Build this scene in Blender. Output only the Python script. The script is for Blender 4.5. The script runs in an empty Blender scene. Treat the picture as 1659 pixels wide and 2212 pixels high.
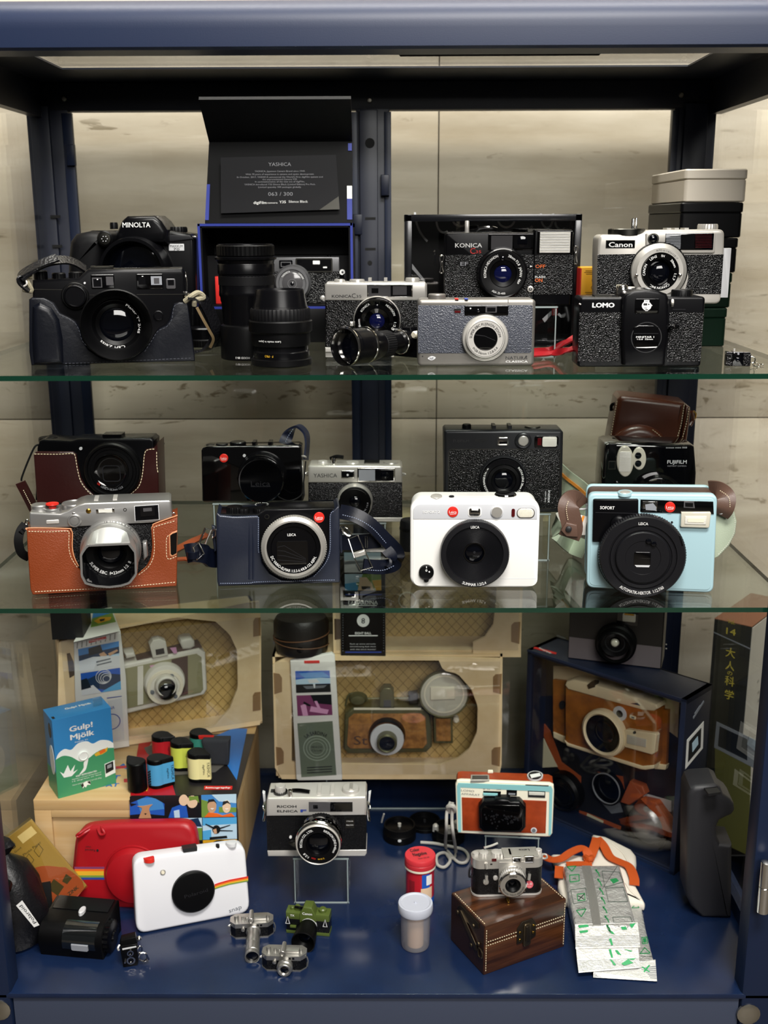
import bpy, bmesh, math, random
from mathutils import Matrix, Vector
random.seed(7)
SC = bpy.context.scene
COL = SC.collection
# ---- camera
F, CX, CY = 2380.0, 829.5, 1106.0
PITCH, YAW, ROLL = math.radians(14.65), math.radians(0.4), math.radians(0.22)
CAM = Vector((0.017, -0.93, 0.924))
fw = Vector((-math.sin(YAW)*math.cos(PITCH), math.cos(YAW)*math.cos(PITCH), -math.sin(PITCH)))
rt = Vector((math.cos(YAW), math.sin(YAW), 0))
up = rt.cross(fw)
_c, _s = math.cos(ROLL), math.sin(ROLL)
rt, up = rt*_c - up*_s, up*_c + rt*_s
cd = bpy.data.cameras.new('camera'); co = bpy.data.objects.new('camera', cd); COL.objects.link(co)
cm = Matrix((rt, up, -fw)).transposed().to_4x4(); cm.translation = CAM
co.matrix_world = cm
cd.sensor_fit = 'VERTICAL'; cd.sensor_height = 36.0; cd.lens = F/2212*36.0
cd.clip_start = 0.02; cd.clip_end = 20
cd.dof.use_dof = True; cd.dof.focus_distance = 1.03; cd.dof.aperture_fstop = 38.7/4.6
SC.camera = co
# ---- view, world, lights
SC.view_settings.view_transform = 'Standard'; SC.view_settings.look = 'None'
SC.view_settings.gamma = 1.0; SC.view_settings.use_curve_mapping = False
SC.view_settings.exposure = 0.0
SC.cycles.use_denoising = True
SC.cycles.max_bounces = 10; SC.cycles.diffuse_bounces = 3; SC.cycles.glossy_bounces = 5
SC.cycles.transmission_bounces = 6; SC.cycles.transparent_max_bounces = 40
SC.cycles.caustics_reflective = False; SC.cycles.caustics_refractive = False
W = bpy.data.worlds.new('world'); SC.world = W; W.use_nodes = True
W.node_tree.nodes['Background'].inputs[0].default_value = (1.0, 0.96, 0.9, 1)
W.node_tree.nodes['Background'].inputs[1].default_value = 0.04
def area(name, loc, aim, sx, sy, power, col=(1, .965, .915), spread=180):
    l = bpy.data.lights.new(name, 'AREA'); l.shape = 'RECTANGLE'; l.size = sx; l.size_y = sy
    l.energy = power; l.color = col; l.spread = math.radians(spread)
    o = bpy.data.objects.new(name, l); COL.objects.link(o); o.location = loc
    o.rotation_euler = (Vector(aim)-Vector(loc)).to_track_quat('-Z', 'Y').to_euler()
    return o
area('ceiling_panel_light', (0.3, -1.1, 2.45), (0.0, 0.1, 0.7), 1.0, 0.4, 70)
area('window_daylight', (0.6, -2.3, 1.95), (0.0, 0.2, 0.65), 1.3, 0.8, 52, (1, .97, .93))
area('wall_wash_light', (0.05, 0.2, 2.5), (0.05, 0.5, 0.7), 1.6, 0.2, 50)
S1, S2, FL = 0.798, 0.585, 0.19
# ---- pixel helpers
Q = dict(C1=(0, 0, 1.999), C2=(830, 0, 2.001), C3=(0, 440, 3.456), C4=(420, 180, 3.402), C5=(850, 440, 3.858),
         C6=(1230,340,3.867), D1=(0,820,3.77), D2=(400,820,3.456), D3=(850,820,4.1475), D4=(1180,820,3.463),
         D5=(0,1290,2.86), D6=(540,1290,2.7197), D7=(1080,1290,2.865), E1=(0,1700,2.9625), E2=(460,1640,4.1475),
         E3=(800, 1640, 3.6867), E4=(1150, 1700, 3.259), P=(0, 0, 1.0))
def ray(q, x, y):
    o = Q[q]; px = o[0]+x/o[2]; py = o[1]+y/o[2]
    return fw + rt*((px-CX)/F) - up*((py-CY)/F)
def atz(q, x, y, z): d = ray(q, x, y); return CAM + d*((z-CAM.z)/d.z)
def aty(q, x, y, yy): d = ray(q, x, y); return CAM + d*((yy-CAM.y)/d.y)
def atx(q, x, y, xx): d = ray(q, x, y); return CAM + d*((xx-CAM.x)/d.x)
# ---- materials
def lin(h):
    h = h.lstrip('#'); v = [int(h[i:i+2], 16)/255 for i in (0, 2, 4)]
    return tuple(c/12.92 if c <= .04045 else ((c+.055)/1.055)**2.4 for c in v) + (1,)
MATS = {}
def mat(name, col='#808080', r=.5, m=0, bump=None, var=None, spec=.5, coat=0, coatr=.1, emit=0):
    if name in MATS: return MATS[name]
    M = bpy.data.materials.new(name); M.use_nodes = True; nt = M.node_tree; N = nt.nodes; L = nt.links
    b = N['Principled BSDF']; c = lin(col)
    b.inputs['Base Color'].default_value = c; b.inputs['Roughness'].default_value = r
    b.inputs['Metallic'].default_value = m; b.inputs['Specular IOR Level'].default_value = spec
    b.inputs['Coat Weight'].default_value = coat; b.inputs['Coat Roughness'].default_value = coatr
    if emit: b.inputs['Emission Color'].default_value = c; b.inputs['Emission Strength'].default_value = emit
    if bump or var: tc = N.new('ShaderNodeTexCoord')
    def tex(kind, scale):
        mp = N.new('ShaderNodeMapping'); L.new(tc.outputs['Object'], mp.inputs[0])
        if kind == 'leather':
            t = N.new('ShaderNodeTexVoronoi'); t.feature = 'SMOOTH_F1'; t.inputs['Scale'].default_value = scale
            L.new(mp.outputs[0], t.inputs['Vector']); return t.outputs['Distance']
        sc = (1, 1, 1)
        if kind == 'grainx': sc = (.06, 1, 1)
        if kind == 'grainz': sc = (1, 1, .06)
        if kind == 'stone': sc = (.22, .22, 1)
        mp.inputs['Scale'].default_value = sc
        t = N.new('ShaderNodeTexNoise'); t.inputs['Scale'].default_value = scale
        t.inputs['Detail'].default_value = 5 if kind != 'fine' else 2; t.inputs['Roughness'].default_value = .6
        L.new(mp.outputs[0], t.inputs['Vector']); return t.outputs['Fac']
    if bump:
        kind, scale, st = bump[:3]
        bp = N.new('ShaderNodeBump'); bp.inputs['Strength'].default_value = st
        bp.inputs['Distance'].default_value = bump[3] if len(bump) > 3 else .0006
        L.new(tex(kind, scale), bp.inputs['Height']); L.new(bp.outputs[0], b.inputs['Normal'])
        if coat: L.new(bp.outputs[0], b.inputs['Coat Normal'])
    if var:
        col2, kind, scale, lo, hi = var
        rp = N.new('ShaderNodeValToRGB'); rp.color_ramp.elements[0].position = lo; rp.color_ramp.elements[1].position = hi
        rp.color_ramp.elements[0].color = c; rp.color_ramp.elements[1].color = lin(col2)
        L.new(tex(kind, scale), rp.inputs[0]); L.new(rp.outputs[0], b.inputs['Base Color'])
    MATS[name] = M; return M
def clear(name, tint='#ffffff', f0=.04, rough=0.0, body=0.0, bodycol='#ffffff'):
    """thin clear sheet: transparent plus a Schlick reflection, optionally a little haze of its own colour"""
    if name in MATS: return MATS[name]
    M = bpy.data.materials.new(name); M.use_nodes = True; nt = M.node_tree; N = nt.nodes; L = nt.links
    N.remove(N['Principled BSDF']); out = N['Material Output']
    g = N.new('ShaderNodeNewGeometry'); d = N.new('ShaderNodeVectorMath'); d.operation = 'DOT_PRODUCT'
    L.new(g.outputs['Incoming'], d.inputs[0]); L.new(g.outputs['Normal'], d.inputs[1])
    def mth(op, a, b=None):
        n = N.new('ShaderNodeMath'); n.operation = op
        for i, v in enumerate((a, b)):
            if v is None: continue
            if isinstance(v, (int, float)): n.inputs[i].default_value = v
            else: L.new(v, n.inputs[i])
        return n.outputs[0]
    k = mth('SUBTRACT', 1.0, mth('ABSOLUTE', d.outputs['Value'])); k = mth('POWER', k, 5.0)
    k = mth('ADD', mth('MULTIPLY', k, 1-f0), f0)
    t = N.new('ShaderNodeBsdfTransparent'); t.inputs[0].default_value = lin(tint)
    base = t.outputs[0]
    if body:
        df = N.new('ShaderNodeBsdfTranslucent'); df.inputs[0].default_value = lin(bodycol)
        df2 = N.new('ShaderNodeBsdfDiffuse'); df2.inputs[0].default_value = lin(bodycol)
        ma = N.new('ShaderNodeMixShader'); L.new(df.outputs[0], ma.inputs[1]); L.new(df2.outputs[0], ma.inputs[2])
        mx = N.new('ShaderNodeMixShader'); mx.inputs[0].default_value = body
        L.new(base, mx.inputs[1]); L.new(ma.outputs[0], mx.inputs[2]); base = mx.outputs[0]
    gl = N.new('ShaderNodeBsdfGlossy'); gl.inputs['Roughness'].default_value = rough
    mx = N.new('ShaderNodeMixShader'); L.new(k, mx.inputs[0]); L.new(base, mx.inputs[1]); L.new(gl.outputs[0], mx.inputs[2])
    L.new(mx.outputs[0], out.inputs[0]); MATS[name] = M; return M
# ---- shape helpers
def rr(x0, y0, x1, y1, r, n=5):
    rs = r if isinstance(r, (list, tuple)) else (r,)*4      # bl, br, tr, tl
    if x0 > x1: x0, x1 = x1, x0
    if y0 > y1: y0, y1 = y1, y0
    P = []
    for (cx, cy, a, q) in ((x0+rs[0], y0+rs[0],180, rs[0]),(x1-rs[1], y0+rs[1],270, rs[1]),(x1-rs[2], y1-rs[2],0, rs[2]),(x0+rs[3], y1-rs[3],90, rs[3])):
        if q <= 0: P.append((cx, cy)); continue
        for i in range(n+1):
            t = math.radians(a+90*i/n); P.append((cx+q*math.cos(t), cy+q*math.sin(t)))
    return P
def circ(cx, cy, rx, ry=None, n=24, a0=0, a1=360):
    ry = rx if ry is None else ry
    full = abs(a1-a0) >= 360
    k = n if full else n+1
    return [(cx+rx*math.cos(math.radians(a0+(a1-a0)*i/n)), cy+ry*math.sin(math.radians(a0+(a1-a0)*i/n))) for i in range(k)]
def sm(P, n=6, closed=False):
    P = [Vector(p) for p in P]; R = []; N_ = len(P)
    rng = range(N_ if closed else N_-1)
    for i in rng:
        g = (lambda j: P[j % N_]) if closed else (lambda j: P[max(0, min(N_-1, j))])
        a, b, c, d = g(i-1), g(i), g(i+1), g(i+2)
        for k in range(n):
            t = k/n
            R.append(.5*((2*b)+(c-a)*t+(2*a-5*b+4*c-d)*t*t+(3*b-a-3*c+d)*t**3))
    if not closed: R.append(P[-1])
    return [tuple(v) for v in R]
def round_px(P, r, n=5):
    """round the corners of an outline"""
    R = []; N_ = len(P)
    for i in range(N_):
        a, b, c = Vector(P[i-1]), Vector(P[i]), Vector(P[(i+1) % N_]); u, v = a-b, c-b
        ra = min(r, u.length*.48); rb = min(r, v.length*.48); p0 = b+u.normalized()*ra; p1 = b+v.normalized()*rb
        for k in range(n+1):
            t = k/n; q = p0*(1-t)**2+b*2*t*(1-t)+p1*t*t; R.append((q.x, q.y))
    return R
def sarea(P): return sum(P[i][0]*P[(i+1) % len(P)][1]-P[(i+1) % len(P)][0]*P[i][1] for i in range(len(P)))/2
def inset(P, d):
    n = len(P); R = []
    for i in range(n):
        a, b, c = Vector(P[i-1][:2]), Vector(P[i][:2]), Vector(P[(i+1) % n][:2])
        e1 = (b-a); e2 = (c-b)
        if e1.length < 1e-9: e1 = e2
        if e2.length < 1e-9: e2 = e1
        n1 = Vector((-e1.y, e1.x)).normalized(); n2 = Vector((-e2.y, e2.x)).normalized()
        m = n1+n2
        if m.length < 1e-6: R.append(tuple(b)); continue
        m.normalize(); k = max(.45, m.dot(n1))
        R.append(tuple(b+m*(d/k)))
    return R
_glyph = {}
def glyphs(s, bold=0.0):
    if (s, bold) in _glyph: return _glyph[(s, bold)]
    if bold:        # heavier strokes: the same letters laid over themselves, a hair apart
        V, Fs = glyphs(s); n = len(V); e = bold*1.1; RV, RF = [], []
        for i, (dx, dy) in enumerate(((0, 0), (e, 0), (-e, 0), (0, e*.8), (0, -e*.8))):
            RV += [(x+dx, y+dy) for x, y in V]; RF += [tuple(j+i*n for j in f) for f in Fs]
        _glyph[(s, bold)] = (RV, RF); return RV, RF
    cu = bpy.data.curves.new('t', 'FONT'); cu.body = s; cu.size = 1; cu.resolution_u = 2
    o = bpy.data.objects.new('t', cu); COL.objects.link(o)
    me = bpy.data.meshes.new_from_object(o.evaluated_get(bpy.context.evaluated_depsgraph_get()))
    V = [(v.co.x, v.co.y) for v in me.vertices]; Fc = [tuple(p.vertices) for p in me.polygons]
    bpy.data.meshes.remove(me); bpy.data.objects.remove(o); bpy.data.curves.remove(cu)
    _glyph[(s, bold)] = (V, Fc); return V, Fc
CAP = .729
def layer_lift(i, V, bold): return 2.2e-5*(i*5//len(V)) if bold else 0.0
THINGS = []
class Part:
    def __init__(s, th, name, parent=None, label=None):
        s.th, s.name, s.parent, s.label = th, name, parent, label
        s.v = []; s.f = []; s.mi = []; s.mats = []; s.stuff = False
        th.parts.append(s)
    def __call__(s, name, label=None): return Part(s.th, name, s, label)
    def _m(s, m):
        m = MATS[m] if isinstance(m, str) else m
        if m not in s.mats: s.mats.append(m)
        return s.mats.index(m)
    def add(s, m, V, Fs):
        k = s._m(m); n = len(s.v); s.v += [Vector(v) for v in V]
        for f in Fs: s.f.append(tuple(i+n for i in f)); s.mi.append(k)
        return s
    def skin(s, m, rings, cap0=True, cap1=True, closed=True):
        n = len(rings[0]); V = [p for r in rings for p in r]; Fs = []
        for i in range(len(rings)-1):
            for j in range(n if closed else n-1):
                k = (j+1) % n
                Fs.append((i*n+j, i*n+k, (i+1)*n+k, (i+1)*n+j))
        if cap0: Fs.append(tuple(range(n-1, -1, -1)))
        if cap1: Fs.append(tuple((len(rings)-1)*n+j for j in range(n)))
        return s.add(m, V, Fs)
    def praw(s, m, P, d0, d1, bev=0, bevb=0, seg=3):
        if sarea(P) < 0: P = P[::-1]
        R = []
        lev = []
        if bevb: lev += [(d0+bevb*(1-math.cos(math.pi/2*i/seg)), bevb*(1-math.sin(math.pi/2*i/seg))) for i in range(seg)]+[(d0+bevb,0)]
        else: lev += [(d0, 0)]
        if bev: lev += [(d1-bev,0)]+[(d1-bev*(1-math.sin(math.pi/2*i/seg)), bev*(1-math.cos(math.pi/2*i/seg))) for i in range(1, seg+1)]
        else: lev += [(d1, 0)]
        for d, ins in lev:
            pp = inset(P, ins) if ins else P
            R.append([s.th.V(a, b, d) for a, b in pp])
        return s.skin(m, R)
    def poly(s, m, P, d0, d1, bev=0, bevb=0, smooth=0):
        if smooth: P = sm(P, smooth, True)
        return s.praw(m, [s.th.pt(x, y, d1) for x, y in P], d0, d1, bev, bevb)
    def rect(s, m, x0, y0, x1, y1, d0, d1, r=0, bev=0, bevb=0):
        a, b = s.th.pt(x0, y0, d1), s.th.pt(x1, y1, d1)
        k = s.th.k
        r = tuple(q*k for q in r) if isinstance(r, (list, tuple)) else r*k
        return s.praw(m, rr(a[0], min(a[1], b[1]), b[0], max(a[1], b[1]), r), d0, d1, bev, bevb)
    def disc(s, m, cx, cy, rp, d0, d1, bev=0, n=32): return s.poly(m, circ(cx, cy, rp, n=n), d0, d1, bev)
    def lathe(s, m, cx, cy, prof, dref=None, n=48, knurl=0, cap0=False, cap1=True, sq=1.0):
        """axis along the frame normal; prof = [(radius px, d m)...]"""
        dref = prof[-1][1] if dref is None else dref
        c = s.th.pt(cx, cy, dref); k = s.th.k; R = []
        for r, d in prof:
            R.append([s.th.V(c[0]+k*r*(1-(knurl if (j % 2) and knurl else 0))*math.cos(2*math.pi*j/n), c[1]+sq*k*r*(1-(knurl if (j % 2) and knurl else 0))*math.sin(2*math.pi*j/n), d) for j in range(n)])
        return s.skin(m, R, cap0, cap1)
    def vl(s, m, cx, cy, prof, yy=0.0, n=40, knurl=0, raw=None, cap0=True, cap1=True):
        """vertical axis; foot at pixel cx,cy on the plane y=yy; prof = [(radius px, height m)...]"""
        if raw: x, z = raw
        else:
            p = s.th.ptf(cx, cy, yy); x, z = p
        k = s.th.k
        R = [[Vector((x+k*r*(1-(knurl if j % 2 else 0))*math.cos(2*math.pi*j/n), yy+k*r*(1-(knurl if j % 2 else 0))*math.sin(2*math.pi*j/n), z+h)) for j in range(n)] for r, h in prof]
        return s.skin(m, R, cap0, cap1)
    def box(s, m, x0, x1, y0, y1, z0, z1, bev=0):
        t = s.th; sv = (t.o, t.u, t.v)
        t.o, t.u, t.v = Vector((0, 0, 0)), Vector((1, 0, 0)), Vector((0, 0, 1))
        s.praw(m, [(x0, z0), (x1, z0), (x1, z1), (x0, z1)], -y1, -y0, bev, bev, 2)
        t.o, t.u, t.v = sv
        return s
    def tube3(s, m, P, r, n=8, closed=False, sub=5):
        P = [Vector(p) for p in (sm(P, sub, closed) if sub > 1 else P)]
        R = []; prev = None; N_ = len(P)
        for i, p in enumerate(P):
            a = P[i-1] if (i or closed) else P[0]; b = P[(i+1) % N_] if (i < N_-1 or closed) else P[-1]
            t = (b-a).normalized()
            if prev is None:
                prev = t.orthogonal().normalized()
            prev = (prev-t*prev.dot(t)).normalized(); w = t.cross(prev)
            rad = r(i/(N_-1)) if callable(r) else r
            R.append([p+prev*rad*math.cos(2*math.pi*j/n)+w*rad*math.sin(2*math.pi*j/n) for j in range(n)])
        if closed: R.append(R[0])
        return s.skin(m, R, not closed, not closed)
    def tube(s, m, P, rp, n=8, closed=False, sub=5):
        return s.tube3(m, [s.th.p3(*p) for p in P], rp*s.th.k, n, closed, sub)
    def strap3(s, m, P, w, th, wd=None, sub=6):
        """ribbon of width w, thickness th along P; wd = width direction (vector, list per point or None for in-frame)"""
        P = [Vector(p) for p in P]; n0 = len(P)
        Pm = [Vector(p) for p in sm(P, sub)]; N_ = len(Pm); R = []
        for i, p in enumerate(Pm):
            t = (Pm[min(i+1, N_-1)]-Pm[max(i-1, 0)]).normalized()
            f = i/(N_-1)*(n0-1); a = int(min(f, n0-2)); g = f-a
            if wd is None: d = s.th.n().cross(t)
            elif isinstance(wd, list): d = Vector(wd[a]).lerp(Vector(wd[a+1]), g)
            else: d = Vector(wd)
            d = (d-t*d.dot(t)).normalized(); nn = t.cross(d)
            hw, ht = w/2, th/2
            R.append([p+d*hw+nn*ht, p-d*hw+nn*ht, p-d*hw-nn*ht, p+d*hw-nn*ht])
        return s.skin(m, R)
    def strap(s, m, P, w, th, wd=None, sub=6): return s.strap3(m, [s.th.p3(*p) for p in P], w, th, wd, sub)
    def text(s, m, st, cx, cy, h, d=.0003, w=None, rot=0, bold=0.0, sx=1.0):
        """flat lettering centred on pixel cx,cy, capital height h px"""
        V, Fs = glyphs(st, bold)
        if not V: return s
        k = s.th.k; c = s.th.pt(cx, cy, d); sc = h*k/CAP
        x0 = min(v[0] for v in V); x1 = max(v[0] for v in V)
        fx = (w*k/((x1-x0)*sc) if w else sx); ca, sa = math.cos(math.radians(rot)), math.sin(math.radians(rot))
        R = []
        for i, (x, y) in enumerate(V):
            a = (x-(x0+x1)/2)*sc*fx; b = (y-CAP/2)*sc
            R.append(s.th.V(c[0]+a*ca-b*sa, c[1]+a*sa+b*ca, d+layer_lift(i, V, bold)))
        return s.add(m, R, Fs)
    def arc(s, m, st, cx, cy, rp, ang, h, d=.0003, flip=False, span=None, bold=0.0, dref=None):
        """lettering on a ring of radius rp px about cx,cy; ang = middle of the text in degrees (90 = top)"""
        V, Fs = glyphs(st, bold); k = s.th.k; c = s.th.pt(cx, cy, d if dref is None else dref); sc = h*k/CAP; Rr = rp*k
        x0 = min(v[0] for v in V); x1 = max(v[0] for v in V); xm = (x0+x1)/2
        fx = math.radians(span)*Rr/((x1-x0)*sc) if span else 1.0
        R = []
        for i, (x, y) in enumerate(V):
            if flip:
                t = math.radians(ang)+(x-xm)*sc*fx/Rr; r_ = Rr-(y-CAP/2)*sc
            else:
                t = math.radians(ang)-(x-xm)*sc*fx/Rr; r_ = Rr+(y-CAP/2)*sc
            R.append(s.th.V(c[0]+r_*math.cos(t), c[1]+r_*math.sin(t), d+layer_lift(i, V, bold)))
        return s.add(m, R, Fs)
    def dash(s, m, P, d=.0004, ln=9, gap=6, w=3, sub=6, th=.0005):
        """stitches along a pixel path"""
        P = [Vector((x, y, 0)) for x, y in P]
        if sub > 1: P = [Vector(p) for p in sm(P, sub)]
        acc = 0; per = ln+gap; k = 0
        L_ = [0]
        for a, b in zip(P, P[1:]): L_.append(L_[-1]+(b-a).length)
        def at(t):
            t = max(0, min(L_[-1], t))
            for i in range(len(P)-1):
                if t <= L_[i+1] or i == len(P)-2:
                    g = (t-L_[i])/max(1e-9, L_[i+1]-L_[i]); return P[i].lerp(P[i+1], g)
        t = 0
        while t < L_[-1]-ln*.5:
            a, b = at(t), at(t+ln); dv = (b-a)
            if dv.length > 1e-6:
                nn = Vector((-dv.y, dv.x, 0)).normalized()*w/2
                q = [a+nn, b+nn, b-nn, a-nn]
                s.praw(m, [s.th.pt(v.x, v.y, d) for v in q], d-th, d, 0)
            t += per
        return s
class Th:
    def __init__(s, name, label, cat, q, px, py=None, z=None, y=None, yaw=0, tilt=0, roll=0, group=None, dy=0, kind=None):
        if z is not None and y is not None:
            f = lambda x: (lambda v: CX+F*v.dot(rt)/v.dot(fw))(Vector((x, y, z))-CAM)
            tx = Q[q][0]+px/Q[q][2]; x = 0.0
            for _ in range(12): x += (tx-f(x))/(f(x+.5)-f(x-.5))
            loc = Vector((x, y, z))
        elif z is not None: loc = atz(q, px, py, z)
        else: loc = aty(q, px, py, y)
        s.name, s.label, s.cat, s.group, s.kind = name, label, cat, group, kind
        s.M = Matrix.Translation(loc) @ Matrix.Rotation(math.radians(yaw),4, 'Z') @ Matrix.Rotation(math.radians(tilt),4, 'X') @ Matrix.Rotation(math.radians(roll),4, 'Y')
        if dy: s.M = s.M @ Matrix.Translation((0, dy, 0))
        s.Mi = s.M.inverted(); s.R = s.M.to_3x3(); s.Ri = s.R.inverted()
        s.q = q; s.k = (loc-CAM).dot(fw)/F/Q[q][2]
        s.parts = []; s.front(); THINGS.append(s); s.obj = None
    def __call__(s, name, label=None): return Part(s, name, None, label)
    def front(s, d=0): s.o, s.u, s.v = Vector((0, -d, 0)), Vector((1, 0, 0)), Vector((0, 0, 1)); return s
    def top(s, h): s.o, s.u, s.v = Vector((0, 0, h)), Vector((1, 0, 0)), Vector((0, 1, 0)); return s
    def right(s, x): s.o, s.u, s.v = Vector((x, 0, 0)), Vector((0, 1, 0)), Vector((0, 0, 1)); return s
    def left(s, x): s.o, s.u, s.v = Vector((x, 0, 0)), Vector((0, -1, 0)), Vector((0, 0, 1)); return s
    def n(s): return s.u.cross(s.v)
    def V(s, a, b, d): return s.o+s.u*a+s.v*b+s.n()*d
    def pt(s, px, py, d=0):
        C = s.Mi @ CAM; D = s.Ri @ ray(s.q, px, py); n = s.n(); o = s.o+n*d
        t = (o-C).dot(n)/D.dot(n); P = C+D*t-o
        return (P.dot(s.u), P.dot(s.v))
    def ptf(s, px, py, yy=0):
        C = s.Mi @ CAM; D = s.Ri @ ray(s.q, px, py); P = C+D*((yy-C.y)/D.y); return (P.x, P.z)
    def p3(s, px, py, d=0): a, b = s.pt(px, py, d); return s.V(a, b, d)
    def base(s, px): return s.pt(px, 0)[0]
def finish():
    for t in THINGS:
        t.obj = None
        single = len(t.parts) == 1
        if not single:
            t.obj = bpy.data.objects.new(t.name, None); t.obj.empty_display_size = .02
            COL.objects.link(t.obj); t.obj.matrix_world = t.M
        objs = {}
        for p in t.parts:
            me = bpy.data.meshes.new(p.name); me.from_pydata([tuple(v) for v in p.v], [], p.f)
            for m in p.mats: me.materials.append(m)
            me.polygons.foreach_set('material_index', p.mi)
            me.update()
            me.polygons.foreach_set('use_smooth',[True]*len(me.polygons)); me.set_sharp_from_angle(angle=math.radians(32))
            o = bpy.data.objects.new(t.name if single else p.name, me); COL.objects.link(o); objs[p] = o
            if single: o.matrix_world = t.M; t.obj = o
            else: o.parent = objs[p.parent] if p.parent else t.obj
            if p.stuff and not single: o['kind'] = 'stuff'
            if p.label and not single: o['label'] = p.label
        if t.kind: t.obj['kind'] = t.kind
        if t.label: t.obj['label'] = t.label
        if t.cat: t.obj['category'] = t.cat
        if t.group: t.obj['group'] = t.group
# ---- shared materials
mat('navy', '#13203a', .42, spec=.3, bump=('fine', 900, .10, .0003), var=('#15203a', 'noise', 30, .35, .7))
mat('navy_floor', '#101d38', .20, bump=('fine', 700, .06, .0003), var=('#132240', 'noise', 22, .35, .7))
mat('navy_front', '#363d4f', .45, bump=('fine', 900, .10, .0003))
mat('screw_steel', '#b9b4a8', .3, 1)
mat('black', '#060607',.4, spec=.15); mat('black_gloss', '#040405',.07, coat=.5, coatr=.03); mat('black_satin', '#070709',.26, spec=.18)
mat('black_matte', '#0a0a0b',.7, spec=.15); mat('charcoal', '#1c1c1f',.5, spec=.2); mat('rubber', '#0a0a0c',.5, spec=.18)
mat('black_leather', '#070708', .24, bump=('leather', 1000, 1.0, .0009), spec=.4)
mat('black_leather_fine', '#08080a', .27, bump=('leather', 1300, .8, .0006), spec=.35)
mat('black_hide', '#090b12', .33, bump=('noise', 160, .35, .0006), spec=.25)
mat('chrome', '#cfccc6',.32,.45, bump=('fine',2500,.04,.0002)); mat('satin_chrome', '#c0bdb6',.36,.65); mat('lens_black', '#141417',.34, spec=.3); mat('silver_mini', '#aeaca7',.33,.85); mat('bright_chrome', '#dcdad6',.12,1)
mat('silver_paint', '#c6c2ba', .35, .4); mat('steel_dark', '#55544f', .3, 1); mat('brass', '#b08a3c', .25, 1)
mat('lens_glass', '#04050a',.05, spec=.5, coat=.15, coatr=.02); mat('lens_blue', '#0b0f36',.05, spec=.5, coat=.25, coatr=.02)
mat('white_ink', '#e8e8e6',.6); mat('grey_ink', '#85858a',.6); mat('dark_ink', '#1b1b1d',.5); mat('red_ink', '#c8221c',.5)
mat('orange_ink', '#e0651c',.5); mat('yellow_ink', '#d9a92a',.5); mat('blue_ink', '#2b3f8f',.5); mat('green_ink', '#1d5a35',.5)
mat('window_dark', '#0b0b0d',.06, spec=.7); mat('window_grey', '#4b4a4c',.12, spec=.6); mat('window_pale', '#8d9096',.2, spec=.6)
mat('flash_lens', '#d9d7cd',.15, coat=.6, bump=('grainx',1500,.6,.0005)); mat('flash_clear', '#c8c4b4',.08, coat=1)
mat('red_enamel', '#cf2a20', .3); mat('red_dark', '#4a0c10', .2)
mat('white_plastic', '#e9e8e4', .32); mat('cream', '#e4dcc6', .4); mat('pale_grey', '#c9cacc', .4)
mat('kraft', '#e0c8a0', .75, bump=('noise', 250, .2, .0003), var=('#d2b68a', 'noise', 40, .3, .75))
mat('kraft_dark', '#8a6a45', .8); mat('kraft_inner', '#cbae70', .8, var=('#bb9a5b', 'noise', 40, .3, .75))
mat('thread_cream', '#e6d7b4',.7); mat('thread_white', '#e5e0d6',.7); mat('thread_dark', '#3a3d46',.5); mat('thread_navy', '#8893ab',.6)
clear('glass', '#f6faf7',.045); clear('pane', '#fbfcfb',.04); clear('acrylic', '#f2f6f5',.06); clear('blister', '#fafafa',.05)
mat('glass_edge', '#0c3022',.12, coat=1); mat('glass_edge_light', '#b9d8c6',.2, coat=1); mat('acrylic_edge', '#8f9a99',.15, coat=.6)
mat('room_floor', '#4a443c', .6)
# ---- room
def struct(name, *parts):
    t = Th(name, None, None, 'P', 0, 0, y=0.0); t.M = Matrix(); t.kind = 'structure'; return t
wm = mat('travertine', '#c6bca9', .42, bump=('stone', 26, .25, .002), var=('#a89b84', 'stone', 9, .40, .66))
nt = wm.node_tree; N = nt.nodes; L = nt.links; bs = N['Principled BSDF']; tc = N.new('ShaderNodeTexCoord')
src = bs.inputs['Base Color'].links[0].from_socket
def vein(scale, sx, lo, hi, seed):
    mp = N.new('ShaderNodeMapping'); mp.inputs['Scale'].default_value = (sx,1,1); mp.inputs['Location'].default_value = (seed, seed, seed)
    L.new(tc.outputs['Object'], mp.inputs[0]); t = N.new('ShaderNodeTexNoise'); t.inputs['Scale'].default_value = scale
    t.inputs['Detail'].default_value = 8; t.inputs['Roughness'].default_value = .62; t.inputs['Distortion'].default_value = .6
    L.new(mp.outputs[0], t.inputs['Vector']); r = N.new('ShaderNodeValToRGB')
    r.color_ramp.elements[0].position = lo; r.color_ramp.elements[1].position = hi
    L.new(t.outputs['Fac'], r.inputs[0]); return r.outputs[0]
def mix(a, colhex, fac):
    m = N.new('ShaderNodeMixRGB'); L.new(a, m.inputs[1]); m.inputs[2].default_value = lin(colhex); L.new(fac, m.inputs[0]); return m.outputs[0]
def mul(a, b):
    m = N.new('ShaderNodeMath'); m.operation = 'MULTIPLY'; L.new(a, m.inputs[0]); L.new(b, m.inputs[1]); return m.outputs[0]
pits = mul(vein(110,.34,.585,.64,3.1), vein(7.5,.05,.49,.60,12.3))      # fine pits gathered in level bands
crack = mul(vein(44, .14, .635, .66, 5.7), vein(5.0, .09, .50, .58, 21.9))
v1 = mix(src, '#d8cfbd', vein(11, .12, .52, .75, 8.7))
v1 = mix(v1, '#aa9d85', vein(16, .05, .56, .74, 30.1))
v1 = mix(v1, '#857862', pits); v2 = mix(v1, '#73674f', crack)
L.new(v2, bs.inputs['Base Color'])
wy = .55
seam_x = aty('P', 945.5, 560, wy).x; seam_z = aty('P', 600, 905, wy).z
t = struct('wall_back'); p = t('wall')
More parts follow.
